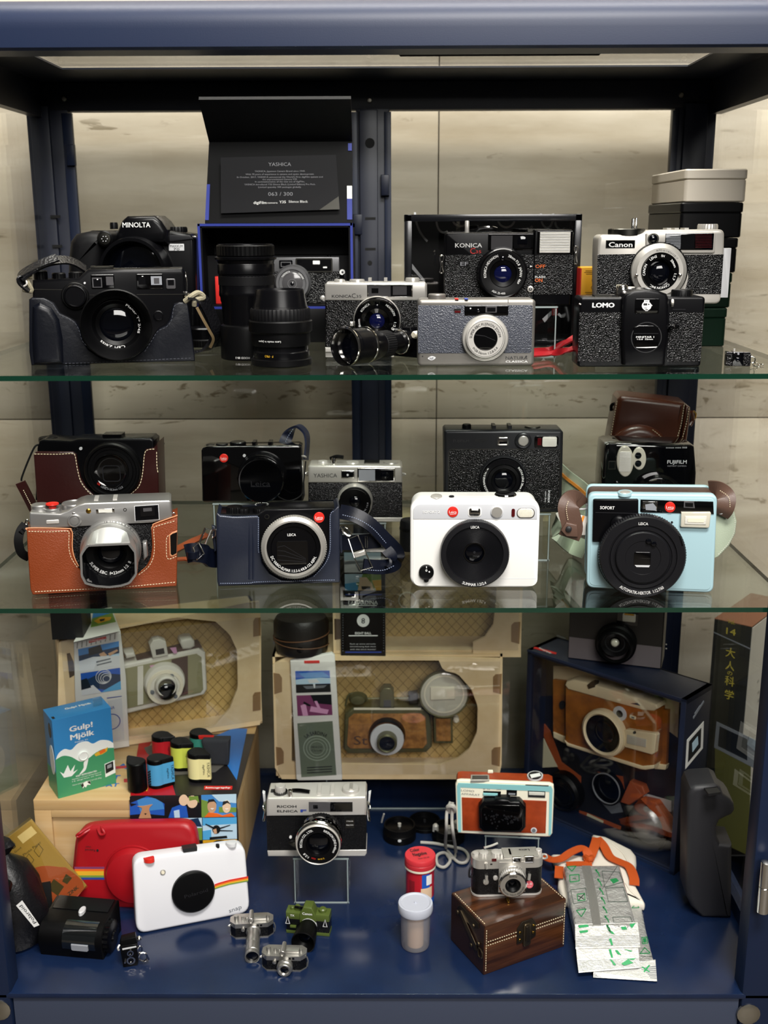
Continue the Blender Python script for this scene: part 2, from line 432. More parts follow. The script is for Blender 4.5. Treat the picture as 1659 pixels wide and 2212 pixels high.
zs = [0, seam_z, seam_z+.62, seam_z+1.24, seam_z+1.86]; xs = [seam_x-2.4, seam_x-1.2, seam_x, seam_x+1.2, seam_x+2.4]
for i in range(4):
    for j in range(4):
        g = .0008
        p.box(wm, xs[i]+g, xs[i+1]-g, wy, wy+.02, zs[j]+g, zs[j+1]-g, .0005)
mat('grout', '#4c453a', .9); p.box('grout', xs[0], xs[-1], wy+.002, wy+.03, 0, zs[-1])
t = struct('floor'); t('floor').box('room_floor', -3, 3, -4, wy, -.05, 0)
mat('ceiling_paint', '#8f8b84', .8)
t = struct('ceiling'); t('ceiling').box('ceiling_paint', -3, 3, -4, wy, 2.7, 2.75)
# ---- cabinet
YB = .44          # inner face of the back frame
cab = Th('display_cabinet', 'navy blue steel display cabinet with glass sides holding all the cameras', 'cabinet', 'P',0,0, y=0.0)
cab.M = Matrix()
for o_ in (cab,): o_.Mi = Matrix(); o_.R = Matrix.Identity(3); o_.Ri = Matrix.Identity(3)
XW = .405
def sweep_x(p, m, prof, x0, x1): p.skin(m, [[Vector((x, y, z)) for y, z in prof] for x in (x0, x1)])
prof = [(.034,1.0575),(.003,1.0575),(.0,1.0595)]+[(.024-.024*math.cos(math.radians(a)),1.073+.024*math.sin(math.radians(a))) for a in range(0,91,10)]+[(.04,1.097),(.04,1.09),(.034,1.085)]
sweep_x(cab('front_beam'), 'navy', prof, -XW, XW)
ib = cab('inner_beam_lip'); a, b = aty('C2', 60, 215, .034), aty('C2', 955, 205, .034)
ib.box('black_satin', a.x, b.x, .030, .05, a.z-.001, 1.06, .002)
ro = cab('roof_frame'); xo, y0r, y1r = .336, .045, .335
mat('navy_shaded', '#0a0f1c', .4, bump=('fine', 900, .1, .0003))  # darker navy for the inner top frame, its shade put into the colour
ro.box('navy_shaded', -XW, XW, y1r, YB+.03, 1.086, 1.0878)
ro.box('navy_shaded', -XW, -xo, .03, y1r, 1.086, 1.0878); ro.box('navy_shaded', xo, XW, .03, y1r, 1.086, 1.0878)
cab('roof_glass').box('pane', -xo-.01, xo+.01, .035, y1r+.01, 1.088, 1.0905)
zr = aty('P', 800, 238, YB).z
cab('back_rail').box('navy_shaded', -XW, XW, YB, YB+.02, zr, 1.086, .003)
cab('back_bottom_rail').box('navy', -XW, XW, YB+.006, YB+.02, FL-.01, FL+.004, .002)
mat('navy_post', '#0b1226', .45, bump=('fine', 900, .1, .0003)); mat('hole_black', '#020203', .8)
def post(name, xl, xr):
    p = cab(name)
    p.box('navy_post', xl, xr, YB, YB+.02, FL, zr+.002, .002)
    w = (xr-xl); p.box('navy_post', xl+.006, xr-.006-.3*w, YB-.006, YB+.002, FL, zr+.006, .002)
    return p, xl+.006, xr-.006-.3*w
xl, xr = aty('P', 82, 440, YB).x, aty('P', 160, 440, YB).x
post_l, pa, pb = post('rear_post', xl-.006, xr)
cab('rear_post').box('navy_post', aty('P',1450,360, YB).x, aty('P',1530,360, YB).x+.006, YB, YB+.02, FL, zr+.002,.002).box('navy_post', aty('P',1470,360, YB).x, aty('P',1520,360, YB).x, YB-.006, YB+.002, FL, zr+.006,.002)
cx0, cx1 = aty('P', 772, 600, YB).x, aty('P', 842, 600, YB).x
cp = cab('centre_post'); cp.box('navy_post', cx0, cx1, YB, YB+.018, FL, zr+.002,.002).box('navy_post', cx0+.004, cx1-.014, YB-.008, YB+.002, FL, zr,.002)
def slot(px, py, w, h):
    c = aty('P', px, py, YB-.0082); k = 1.36/F
    cab('slot').box('hole_black', c.x-w*k/2, c.x+w*k/2, YB-.0084, YB-.006, c.z-h*k/2, c.z+h*k/2)
for px_, py_, w_, h_ in ((800,472,22,5),(800,538,22,5),(119,468,20,6),(123,532,20,6)): slot(px_, py_, w_, h_)
for py_, r_ in ((309, 10), (568, 5)):
    c = aty('P', 799, py_, YB-.0086); k = 1.36/F
    cab('bolt_hole').skin('hole_black',[[Vector((c.x+r_*k*math.cos(a*.5236), y, c.z+r_*k*math.sin(a*.5236))) for a in range(12)] for y in (YB-.006, YB-.0086)])
mat('navy_strip', '#121b30', .4, spec=.3)
st = cab('glazing_strip'); xs0 = aty('P',162,440, YB).x; st.box('navy_strip', xs0-.008, xs0+.004, YB-.003, YB+.004, FL+.01, zr-.002,.001)
st = cab('glazing_strip'); xs0 = aty('P',766,440, YB).x; st.box('navy_strip', xs0-.006, xs0+.004, YB-.003, YB+.004, FL+.01, zr-.002,.001)
st = cab('glazing_strip'); xs0 = aty('P',838,440, YB).x; st.box('navy_strip', xs0-.004, xs0+.004, YB-.003, YB+.004, FL+.01, zr-.002,.001)
st = cab('glazing_strip'); xs0 = aty('P',1448,440, YB).x; st.box('navy_post', xs0-.004, xs0+.004, YB-.003, YB+.004, FL+.01, zr-.002,.001)
c = aty('P',152,335, YB-.008); cab('latch').box('navy_strip', c.x-.005, c.x+.005, YB-.009, YB, c.z-.012, c.z+.012,.002)
c = aty('P',772,485, YB-.008); cab('latch').box('navy_post', c.x-.005, c.x+.006, YB-.009, YB, c.z-.012, c.z+.012,.002)
c = aty('P',830,400, YB-.008); cab('latch').box('navy_post', c.x-.004, c.x+.006, YB-.009, YB, c.z-.012, c.z+.012,.002)
cab('back_pane').box('pane',-.385, cx0+.004, YB+.008, YB+.011, FL, zr+.01); cab('back_pane').box('pane', cx1-.004,.385, YB+.008, YB+.011, FL, zr+.01)
for sx in (-1, 1):
    x = sx*.398
    cab('side_pane').box('pane', x-.0015, x+.0015, .03, YB, FL+.02, 1.052)
    cab('side_rail').box('navy_shaded', min(x-.006, x+.006), max(x-.006, x+.006), .02, YB, 1.047, 1.09, .002)
    cab('side_rail').box('navy', x-.007, x+.007, .02, YB, FL-.01, FL+.018, .002)
    x2 = sx*.3835
    cab('front_post').box('navy', min(sx*.3605, sx*.407), max(sx*.3605, sx*.407), .0, .028, .02, 1.06, .004)
fl = cab('floor_panel'); fl.box('navy_floor', -.4, .4, .0, YB+.012, FL-.006, FL, .0016)
cab('plinth').box('navy_front', -.3595, .3595, .003, .02, .06, FL-.0055, .001)
for sx in (-1, 1):
    cab('leg').box('navy', min(sx*.36, sx*.405), max(sx*.36, sx*.405), .4, .44, .0, FL-.006, .003)
cab('base_panel').box('navy', -.4, .4, .02, YB, .05, .06)
def screw(px, py, yy, r=.004, m='screw_steel'):
    c = aty('P', px, py, yy)
    cab('screw').skin(m,[[Vector((c.x+q*math.cos(a*math.pi/8), yy-h, c.z+q*math.sin(a*math.pi/8))) for a in range(16)] for q, h in ((r,-.002),(r,.0006),(r*.7,.002),(r*.25,.0022))])
for a_ in ((138, 213), (798, 217), (1472, 205), (78, 210)): screw(*a_, YB, .0032)
screw(1617, 2191, 0.0, .0115); screw(-2, 2182, 0.0, .0115)
hg = cab('hinge'); c = aty('P', 1652, 1916, -.012)
hg.skin('bright_chrome',[[Vector((c.x+q*math.cos(a*math.pi/10),-.012+q*math.sin(a*math.pi/10), c.z+h)) for a in range(20)] for q, h in ((.003,-.0275),(.0055,-.0265),(.0055,.0),(.005,.0005),(.0055,.001),(.0055,.0265),(.003,.0275))])
# ---- glass shelves
def shelf(z, label):
    t = Th('glass_shelf', label, 'shelf', 'P',0,0, y=0.0, group='glass shelves of the cabinet'); t.M = Matrix()
    p = t('sheet'); x0, x1, y0, y1, z0 = -.388, .388, .020, .425, z-.0045
    V = [(x0, y0, z0),(x1, y0, z0),(x1, y1, z0),(x0, y1, z0),(x0, y0, z),(x1, y0, z),(x1, y1, z),(x0, y1, z)]
    p.add('glass', V,[(4,5,6,7),(3,2,1,0)]); p.add('glass_edge', V,[(0,1,5,4),(1,2,6,5),(2,3,7,6),(3,0,4,7)])
    return t
shelf(S1, 'upper clear glass shelf with green edge, carrying the black cased rangefinder')
shelf(S2, 'lower clear glass shelf with green edge, carrying the white and mint cameras')
# ---- UPPER SHELF
from math import sin, cos, radians
def yaw_of(q, xl, yl, xr, yr, z):
    a, b = atz(q, xl, yl, z), atz(q, xr, yr, z); return math.degrees(math.atan2(b.y-a.y, b.x-a.x))
def lens_front(p, cx, cy, r, d, glass='lens_glass', n=40):
    """recessed glass: dome inside a ring of radius r"""
    p.lathe(glass, cx, cy, [(r, d-.001), (r*.8, d+.0003), (r*.5, d+.001), (r*.2, d+.0014)], d, n)
def ring(p, m, cx, cy, r0, r1, d0, d1, n=56, knurl=0):
    """flat ring with a hole: outer r0, inner r1"""
    p.lathe(m, cx, cy, [(r1, d0), (r0, d0), (r0, d1), (r1, d1), (r1, d0)], d1, n, knurl, False, False)
def acrylic_stand(label, th, x0, x1, y0, y1, zb, ztop, group='clear acrylic risers'):
    """open-ended square tube of clear acrylic; th supplies the frame of reference"""
    t = Th('acrylic_riser', label, 'stand', 'P', 0, 0, y=0.0, group=None)
    t.M = th.M.copy(); t.M.translation.z = zb; t.Mi = t.M.inverted(); t.R = t.M.to_3x3(); t.Ri = t.R.inverted()
    h = ztop-zb-.0005; w = .003
    p = t('top_plate'); p.box('acrylic', x0, x1, y0, y1, h-w, h)
    for (a, b) in ((x0, x0+w), (x1-w, x1)): t('side_plate').box('acrylic', a, b, y0, y1, 0, h-w)
    e = t('polished_edge')
    e.box('acrylic_edge', x0, x1, y0-.0006, y0, h-w*.75, h-w*.25)
    for (a, b) in ((x0, x0+w), (x1-w, x1)): e.box('acrylic_edge', a+.001, b-.001, y0-.0006, y0, 0, h-w)
    e.box('acrylic_edge', x0, x1, y0-.0006, y0, .0005, .002)
    return t
clear('vf_glass', '#555860', .1)
# ---- black autofocus SLR at the back left
t = Th('slr_camera', 'large black film SLR with white lettered prism hump, at the back left of upper shelf', 'camera', 'C3',1005,0, z=S1, y=.27)
t.M = t.M @ Matrix.Translation((0, 0, .0)); B_ = t
body = [(548,1100),(545,560),(560,330),(600,230),(680,200),(860,200),(1245,195),(1420,225),(1450,260),(1460,640),(1462,1100)]
def grounded(th, pts):
    """project the outline and drop the points marked None to the base"""
    R = []
    for x, y in pts:
        if y is None:
            y0, y1 = 900.0, 1400.0
            for _ in range(4):
                z0, z1 = th.pt(x, y0)[1], th.pt(x, y1)[1]; y0, y1 = y1, y1-z1*(y1-y0)/(z1-z0) if abs(z1-z0) > 1e-9 else y1
            R.append((th.pt(x, y1)[0], 0.0))
        else: R.append(th.pt(x, y))
    return R
t('body').praw('black_satin', grounded(t, [(548, None)]+body[1:-1]+[(1462, None)]), -.05, 0, .004, .004)
t('grip').praw('rubber', grounded(t,[(545, None),(543,420),(560,280),(600,225),(700,205),(800,215),(850,260),(800,420),(790, None)]),-.01,.026,.012)
g = t('prism_hump'); g.poly('black_satin',[(845,300),(872,200),(905,125),(945,92),(1150,88),(1200,130),(1245,195),(1250,300)],-.045,.016,.006,.004)
t('lettering').text('white_ink', 'MINOLTA', 1018, 157, 36, .0165, w=200, bold=.012)
p = t('badge'); p.rect('pale_grey', 1258, 300, 1375, 352, 0, .0015, 4, .0004)
p('badge_lettering').text('dark_ink', 'MAXXUM',1317,316,19,.0018, w=92).text('dark_ink', '70',1317,339,17,.0018, w=44)
p = t('autofocus_lamp'); p.lathe('black',780,262,[(58,0),(56,.03),(46,.0315)], n=32); p.lathe('steel_dark',780,262,[(44,.0305),(40,.033),(10,.0335)], n=32)
for a in range(6): p.disc('pale_grey', 780+20*cos(a*1.047), 262+20*sin(a*1.047), 3.5, .033, .0338)
p = t('lens'); p.lathe('black_satin',1005,505,[(255,0),(255,.010),(248,.012),(240,.03),(236,.033),(214,.033),(200,.016)],.02,64, cap1=False); lens_front(p,1005,505,200,.016)
t('control_dial').vl('black', 852, 190, [(30, 0), (30, .005), (26, .007)], .02, 24, .06)
t('control_dial').vl('black', 1325, 212, [(74, 0), (74, .004), (68, .0055)], .022, 48, .04)
t('side_door').poly('charcoal', [(1252, 235), (1415, 235), (1440, 265), (1250, 285)], 0, .003, .001)
t('strap_lug').tube('chrome', [(1430, 250, -.005), (1458, 246, .0), (1466, 252, -.01)], 5)
# ---- black rangefinder in a half case
yw = yaw_of('C3', 255, 1205, 1455, 1165, S1)
t = Th('rangefinder_camera', 'black rangefinder camera in black leather half case with round lens hood, before the SLR', 'camera', 'C3',855,1188, z=S1, yaw=yw*.75)
K = t.k
def fl(pts): return grounded(t, pts)
bod = t('body')
bod.praw('black_satin', fl([(240, None),(240,570),(585,557),(655,490),(1362,480),(1386,520),(1386, None)]),-.034,0,.003,.003)
for q_ in ([(245,637),(470,640),(470,645),(245,642)],[(640,680),(730,681),(730,685),(640,684)],[(1020,676),(1375,674),(1375,678),(1020,680)]): t('trim_line').poly('steel_dark', q_,0,.0004)
p = t('viewfinder_window'); p.rect('black_gloss',675,530,858,632,-.001,.0012,8,.0005); p.rect('window_grey',686,552,764,626,0,.0016); p.rect('window_dark',696,562,756,618,0,.0019); p.rect('window_grey',790,545,848,608,0,.0016).rect('white_ink',722,562,733,569,0,.002)
p = t('rangefinder_window'); p.rect('black_gloss',1015,525,1220,635,-.001,.0012,8,.0005); p.rect('window_dark',1032,545,1088,604,0,.0016); p.rect('window_pale',1125,542,1210,606,0,.0016).rect('window_grey',1148,555,1190,596,0,.0019).rect('white_ink',1058,540,1070,545,0,.0019)
t('sensor_window').rect('window_grey',1238,560,1312,636,0,.0013,10,.0005).rect('window_dark',1252,570,1300,608,0,.0016,4)
t('self_timer_lamp').disc('pale_grey', 632, 592, 8, 0, .0008)
p = t('focus_wheel'); p.lathe('black',560,690,[(100,0),(98,.004),(92,.005)], n=48); p.lathe('black_satin',560,690,[(84,.004),(84,.009),(78,.011),(72,.0112),(68,.0102)], n=64, knurl=.02)
t('lock_button').lathe('black_satin', 1183, 835, [(38, 0), (36, .0015), (30, .0017), (28, .001)], n=32)
p = t('lens_barrel'); p.lathe('black_satin',868,890,[(238,0),(238,.014),(226,.015),(226,.024)],.012,72, cap1=False)
p.arc('white_ink', '10 5 3 2 1.5 1.2 1', 868, 890, 232, 65, 15, .0152, span=60, dref=.012)
p = t('lens_hood'); p.lathe('black',868,907,[(225,.022),(238,.024),(252,.043),(252,.045),(244,.046),(205,.030),(178,.027)],.045,72, cap1=False)
p = t('front_lens'); p.lathe('black',868,907,[(180,.0275),(176,.0272),(150,.020),(122,.018)],.0272,56, cap1=False); lens_front(p,868,907,124,.018)
p.arc('white_ink', 'Carl Zeiss',868,907,163,-104,24,.0262, span=66, dref=.0272); p.arc('white_ink', 'Planar T* 2/45',868,907,163,20,16,.0262, span=84, dref=.0272)
cs = t('half_case')
cs.praw('black_hide', fl([(236, None),(220,1100),(219,712),(240,698),(330,702),(400,738),(450,815),(520,848),(565,875),(600,935),(620,1020),(660,1085),(760,1150),(900,1165),(1020,1130),(1110,1060),(1150,985),(1190,930),(1240,905),(1268,860),(1285,780),(1300,748),(1340,734),(1400,738),(1452,1120),(1455, None)]),-.040,.0032,.0012,.003)
cs('stitching').dash('thread_dark',[(240,712),(330,716),(392,752),(440,826),(515,864),(560,892),(590,945),(612,1020),(645,1060)],.0036,18,10,4).dash('thread_dark',[(1080,1105),(1135,1020),(1180,950),(1240,922),(1282,865),(1296,780),(1320,750),(1395,752)],.0036,18,10,4).dash('thread_dark',[(260,1192),(600,1190),(1000,1172),(1440,1152)],.0036,18,10,4)
gr = cs('finger_grip'); gr.praw('black_hide', fl([(250, None),(236,1000),(240,760),(300,728),(390,770),(450,860),(476,1000),(484, None)]),-.004,.0068,.0066,0,6)
for nm, cx, h_, y_ in (('shutter_dial',305,.006,.017),('exposure_dial',440,.004,.018),('release_button',565,.005,.018)):
    t(nm).vl('black', cx, 556, [(50, -.001), (50, h_), (44, h_+.001)], y_, 40, .04)
t('accessory_shoe').box('steel_dark', t.pt(670,470)[0], t.pt(840,470)[0],.008,.026, t.pt(700,482)[1], t.pt(700,482)[1]+.0012).box('steel_dark', t.pt(670,470)[0], t.pt(700,470)[0],.008,.026, t.pt(700,482)[1], t.pt(700,470)[1]).box('steel_dark', t.pt(808,470)[0], t.pt(840,470)[0],.008,.026, t.pt(700,482)[1], t.pt(700,470)[1])
t.top(t.pt(1000,484)[1]+.0002); t('lettering').text('white_ink', 'CONTAX G2',950,478,14,.0002, w=190, rot=180); t.front()
mat('suede', '#8f8872',.95, bump=('noise',900,.9,.001)); mat('strap_leather', '#0c0c0f',.36, bump=('leather',500,.8,.0006)); mat('strap_inside', '#6c5a3c',.8)
sp = t('carrying_strap')
sp('folded_end').strap('strap_leather',[(225,640,.002),(150,575,.004),(170,520,.002),(300,450,.0),(430,402,-.004)],.010,.002,(0.1,.8,.6))
sp.strap('strap_leather',[(150,565,.005),(240,500,.0),(360,440,-.008),(470,420,-.02),(560,440,-.028),(640,490,-.034)],.010,.002,(0.1,.9,.5))
sp('suede_tab').tube('suede',[(240,545,.0),(190,550,.002),(215,600,.003),(235,650,.002),(170,640,.004)],17).tube('chrome',[(185,555,.004),(200,600,.006),(160,625,.006)],7)
sp2 = t('carrying_strap')
sp2.strap('strap_leather',[(1400,690,.002),(1500,710,.001),(1560,800,-.004),(1610,930,-.010),(1600,1010,-.016),(1540,1085,-.020),(1440,1110,-.024)],.013,.0022,(.75,.65,.1))
sp2('strap_lining').strap('strap_inside',[(1470,775,.006),(1515,860,.004),(1565,950,-.001),(1592,1010,-.006),(1570,1070,-.012)],.0026,.0026)
sp2('suede_tab').tube('suede',[(1380,730,.003),(1430,690,.006),(1480,665,.003),(1520,700,.001),(1460,720,.005),(1450,760,.003)],20)
t('strap_lug').lathe('bright_chrome',1390,677,[(22,-.002),(22,.002),(10,.003)], n=20).tube('bright_chrome',[(1385,510,-.005),(1395,590,0),(1395,650,.002)],4)
# ---- blue edged presentation box with its lid raised
t = Th('black_riser', 'low black riser block under the open presentation box', 'stand', 'C4',610,0, z=S1, y=.292)
t('block').box('black', -.085, .088, 0, .09, 0, .0365, .001)
t = Th('presentation_box', 'open black presentation box with blue edges and a raised lid, holding a grey camera', 'box', 'C4',612,1652, y=.295)
zoff = S1+.0368-t.M.translation.z; t.M.translation.z += zoff; t.Mi = t.M.inverted()
mat('box_black', '#070709', .5, spec=.15); mat('blue_edge', '#24338c', .45)
A, Bq = t.pt(52, 1650), t.pt(1160, 1030); X0, X1, ZT = A[0], Bq[0], Bq[1]
tr = t('tray')
tr.box('box_black', X0, X0+.004,0,.085,0, ZT).box('box_black', X1-.004, X1,0,.085,0, ZT).box('box_black', X0, X1,0,.085,0,.004).box('box_black', X0, X1,0,.085, ZT-.004, ZT).box('box_black', X0, X1,.081,.085,0, ZT)
e = tr('blue_edging'); w = .0022
e.box('blue_edge', X0-.0004, X0+w,-.0012,.0003,0, ZT+.0004).box('blue_edge', X1-w, X1+.0004,-.0012,.0003,0, ZT+.0004).box('blue_edge', X0, X1,-.0012,.0003,-.0004, w).box('blue_edge', X0, X1,-.0012,.0003, ZT-w, ZT+.0004)
tr('foam_insert').box('box_black', X0+.004, X1-.004, .03, .081, .004, ZT*.62)
ld = t('lid'); z1 = t.pt(100, 420)[1]; z2 = t.pt(600, 118, .03)[1]
zt1 = t.pt(600, 430, -.012)[1]
xl0, xl1 = t.pt(75,1010)[0], t.pt(1160,1010)[0]; xm0, xm1 = t.pt(107,425,-.012)[0], t.pt(1160,425,-.012)[0]; xt0, xt1 = t.pt(32,150,.035)[0], t.pt(1150,118,.035)[0]
zt2 = t.pt(600, 118, .035)[1]
def plate(p, m, pts3, th):
    """slab from a front quad given as 3-D points"""
    n = (pts3[1]-pts3[0]).cross(pts3[2]-pts3[0]).normalized()
    p.skin(m, [[v-n*th for v in pts3], pts3])
plate(ld, 'box_black',[Vector((xl0,.001, ZT+.0008)), Vector((xl1,.001, ZT+.0008)), Vector((xm1,.012, zt1)), Vector((xm0,.012, zt1))],.008)
plate(ld('lid_flap'), 'box_black',[Vector((xm0,.012, zt1)), Vector((xm1,.012, zt1)), Vector((xt1,-.035, zt2)), Vector((xt0,-.035, zt2))],.004)
def lp(x, z, d=.0009):
    g = (z-ZT)/(zt1-ZT); return Vector((x, .001+.011*g-d, z))
def lidz(py): return t.pt(600, py, -.006)[1]
for (xa, xb, pa, pb, m) in ((X0-.0005+.001, X0+.0035,1003,740, 'blue_edge'),(X1-.0055, X1,1003,850, 'blue_edge'),(X1-.0055, X1,850,755, 'white_ink'),(X1-.004, X1,495,440, 'blue_edge')):
    za, zb = lidz(pa), lidz(pb); ex = lambda z, a_=xa < -.05: (xl0+(xm0-xl0)*(z-ZT)/(zt1-ZT)) if a_ else 0
    if xa < -.05: plate(ld('blue_edging'), m,[lp(ex(za), za), lp(ex(za)+.004, za), lp(ex(zb)+.0034, zb), lp(ex(zb), zb)],.0008)
    else: plate(ld('blue_edging'), m, [lp(xa, za), lp(xb, za), lp(xb, zb), lp(xa, zb)], .0008)
cdm = mat('card_black', '#18181b', .45, spec=.2)
t2 = Th('certificate_card', 'dark certificate card with white print propped in the raised box lid', 'card', 'C4',630,950, y=.295)
t2.M = t.M.copy() @ Matrix.Translation((0,-.0035, ZT)); t2.M = t2.M @ Matrix.Rotation(radians(-5.0),4, 'X'); t2.Mi = t2.M.inverted(); t2.R = t2.M.to_3x3(); t2.Ri = t2.R.inverted()
p = t2('sheet'); p.poly(cdm, [(193, 545), (1040, 525), (1068, 926), (195, 955)], 0, .0008)
p.poly('steel_dark', [(918, 930), (1060, 830), (1067, 926)], .0008, .001)
lt = t2('lettering')
lt.text('grey_ink', 'YASHICA', 627, 594, 26, .0011, w=165)
for i,(s_, y_, w_) in enumerate((('YASHICA, Japanese Camera Brand since 1949.',645,368),('With 70 years of experience in camera and optics development.',667,500),("In October, 2017, YASHICA announced the World's First digiFilm system and",688,625),('the unprecedented Camera Y35.',705,255),('In commemoration of the new era of digiFilm,',722,362),('YASHICA introduced Y35 Silence Black (Limited Edition) Pro Pack.',742,520),('Limited quantity 300 packages globally.',762,315))):
    lt.text('grey_ink', s_, 628, y_, 11.5, .0011, w=w_)
lt.text('grey_ink', '063 / 300', 632, 812, 27, .0011, w=180)
lt.text('white_ink', 'digiFilm',482,876,20,.0011, w=96, bold=.01).text('white_ink', 'camera',573,877,13,.0011, w=74).text('white_ink', 'Y35',648,871,19,.0011, w=48, bold=.01).text('white_ink', 'Silence Black',763,868,17,.0011, w=140)
t = Th('compact_camera', 'grey and black compact camera lying inside the blue edged presentation box', 'camera', 'C4',720,1648, y=.318)
t.M.translation.z = S1+.0368+.0046; t.Mi = t.M.inverted()
mat('grey_metal', '#6e6e70', .4, .6)
b0, b1 = t.pt(520, 1000)[0], t.pt(1060, 1000)[0]
t('body').praw('black_leather', [(b0, 0), (b1, 0), (b1, t.pt(0, 1390)[1]), (b0, t.pt(0, 1390)[1])], -.005, 0)
t('top_cover').praw('grey_metal',[(b0, t.pt(0,1390)[1]),(b1, t.pt(0,1390)[1]),(b1, t.pt(0,1280)[1]),(b0, t.pt(0,1280)[1])],-.005,.0003,.001)
p = t('viewfinder_window'); p.rect('window_dark',622,1300,722,1358,0,.0015,6); p.rect('grey_metal',634,1312,710,1348,0,.0018); p.rect('window_dark',640,1318,704,1343,0,.002)
p = t('rangefinder_window'); p.rect('steel_dark',742,1285,1016,1388,0,.0013,10); p.rect('window_dark',752,1294,1006,1378,0,.0016,6); p.rect('white_ink',870,1303,922,1330,0,.0018,4).rect('white_ink',945,1347,975,1358,0,.0018,4)
p = t('lens'); p.lathe('grey_metal',720,1470,[(132,0),(132,.008),(122,.010),(118,.014),(100,.014),(96,.012)], n=48); p.lathe('window_grey',720,1470,[(76,.012),(70,.0125)], n=32); ring(p, 'grey_metal',718,1474,34,28,.0125,.013); p.lathe('lens_glass',718,1474,[(14,.0125),(6,.0132)], n=20)
p('ring_lettering').arc('white_ink', 'YASHICA',720,1470,86,125,14,.0144, span=50, dref=.014).arc('white_ink', 'JAPAN',720,1470,86,40,14,.0144, span=36, dref=.014)
t('strap_lug').lathe('white_ink',1086,1388,[(20,-.002),(20,.001)], n=20).lathe('dark_ink',1088,1388,[(8,.001),(8,.0012)], n=12)
t('strap_lug').lathe('chrome', 942, 1578, [(18, 0), (18, .002), (8, .003)], n=20)
t('shutter_button').vl('black', 990, 1276, [(14, 0), (14, .002)], .006, 16)
t = Th('film_pack', 'red film pack standing in the left of the presentation box behind the tall lens', 'film pack', 'C4',178,1560, y=.308)
t.M.translation.z = S1+.0412; t.Mi = t.M.inverted()
p = t('carton'); a, b = t.pt(150,1420), t.pt(210,1560); p.box('red_ink', a[0], b[0],0,.012,0, a[1],.0006)
t('lettering').text('white_ink', 'lomography', 190, 1495, 22, .0004, w=120, rot=90)
# ---- lenses
def vlens(name, label, q, cx, cy, segs, text=()):
    t = Th(name, label, 'lens', q, cx, cy, z=S1); k = t.k; n0 = None
    h = lambda y: t.pt(cx, y)[1]
    for nm, m, prof, kn in segs:
        t(nm).vl(m, 0, 0, [(r, h(y)) for r, y in prof], 0, 96 if kn else 56, kn, raw=(0, 0))
    for (s_, m, r, y, ht, w, rot, ph) in text:
        V, Fs = glyphs(s_); sc = ht*k/CAP; x0 = min(v[0] for v in V); x1 = max(v[0] for v in V); fx = w*k/((x1-x0)*sc); R_ = r*k+.0003; pts = []
        for x, y_ in V:
            a = (x-(x0+x1)/2)*sc*fx; b = (y_-CAP/2)*sc
            if rot: a, b = -a, -b
            an = a/R_+radians(ph); pts.append((R_*sin(an), -R_*cos(an), h(y)+b))
        t('lettering').add(m, pts, Fs)
    return t
vlens('camera_lens', 'tall black zoom lens standing on its hood, left of the shorter lens', 'C4', 402, 2018,
    [('hood', 'black', [(196, 2018), (203, 2010), (203, 1800), (196, 1775), (180, 1765)], 0),
     ('barrel', 'black_satin',[(176,1775),(186,1610),(192,1590),(192,1570),(200,1555),(200,1530),(198,1520),(198,1400),(204,1395),(204,1330),(200,1322),(206,1300),(220,1292),(222,1276),(206,1270)],0),
     ('focus_ring', 'black', [(200, 1270), (206, 1262), (207, 1195), (200, 1186), (180, 1184)], .018),
     ('zoom_ring', 'rubber', [(199, 1480), (201, 1478), (201, 1415), (199, 1412)], .015),
     ('front_rim', 'black_satin', [(198, 1188), (196, 1180), (180, 1180), (176, 1190)], 0)],
    [('HOOD 88-3', 'white_ink', 203, 1995, 15, 105, True, -6)])
vlens('camera_lens', 'shorter black prime lens with upside-down white lettering, beside the tall lens', 'C4',641,2066,
    [('rear_cap', 'black', [(212, 2066), (221, 2058), (221, 2018), (208, 2010)], 0),
     ('mount_ring', 'black_satin',[(204,2012),(206,2000),(206,1965),(196,1955),(196,1925),(210,1915)],0),
     ('barrel', 'black', [(210, 1920), (214, 1900), (214, 1830), (230, 1815), (231, 1745), (224, 1735)], 0),
     ('focus_ring', 'rubber', [(216, 1738), (218, 1730), (218, 1660), (212, 1650)], .02),
     ('hood', 'black_satin',[(206,1655),(200,1640),(196,1630),(176,1525),(170,1512),(150,1512),(140,1540)],0)],
    [('Lens made in Japan', 'white_ink',215,1880,14,176, True,-18),('F \u00b7 PRO', 'yellow_ink',206,1985,17,66, True,-20)])
vlens('lens_cover', 'small black ribbed lens cap ring behind the rangefinder strap', 'C4', 70, 1930,
    [('rim', 'black',[(128,1930),(132,1920),(132,1880),(126,1872)],.02),('cover', 'black_satin',[(120,1875),(122,1800),(112,1790)],0)])
def stand_on(label, q, px, y, zs, ztop, w, d, yaw=0):
    """acrylic riser centred on the camera that stands on it"""
    t = Th('acrylic_riser', label, 'stand', q, px, None, z=zs, y=y, yaw=yaw)
    h = ztop-zs-.0003; e = .0028
    t('top_plate').box('acrylic', -w/2, w/2, 0, d, h-e, h)
    for sx in (-1,1): t('side_plate').box('acrylic', min(sx*w/2, sx*(w/2-e)), max(sx*w/2, sx*(w/2-e)),0, d,0, h-e)
    t('front_edge').box('acrylic_edge', -w/2, w/2, -.0004, .0004, h-e*.8, h-e*.2)
    for sx in (-1,1): t('front_edge').box('acrylic_edge', sx*w/2-sx*e*.5-.0006, sx*w/2-sx*e*.5+.0006,-.0004,.0004,0, h-e)
    t('foot_edge').box('acrylic_edge', -w/2, w/2, -.0004, .0008, .0, .0014)
    return t
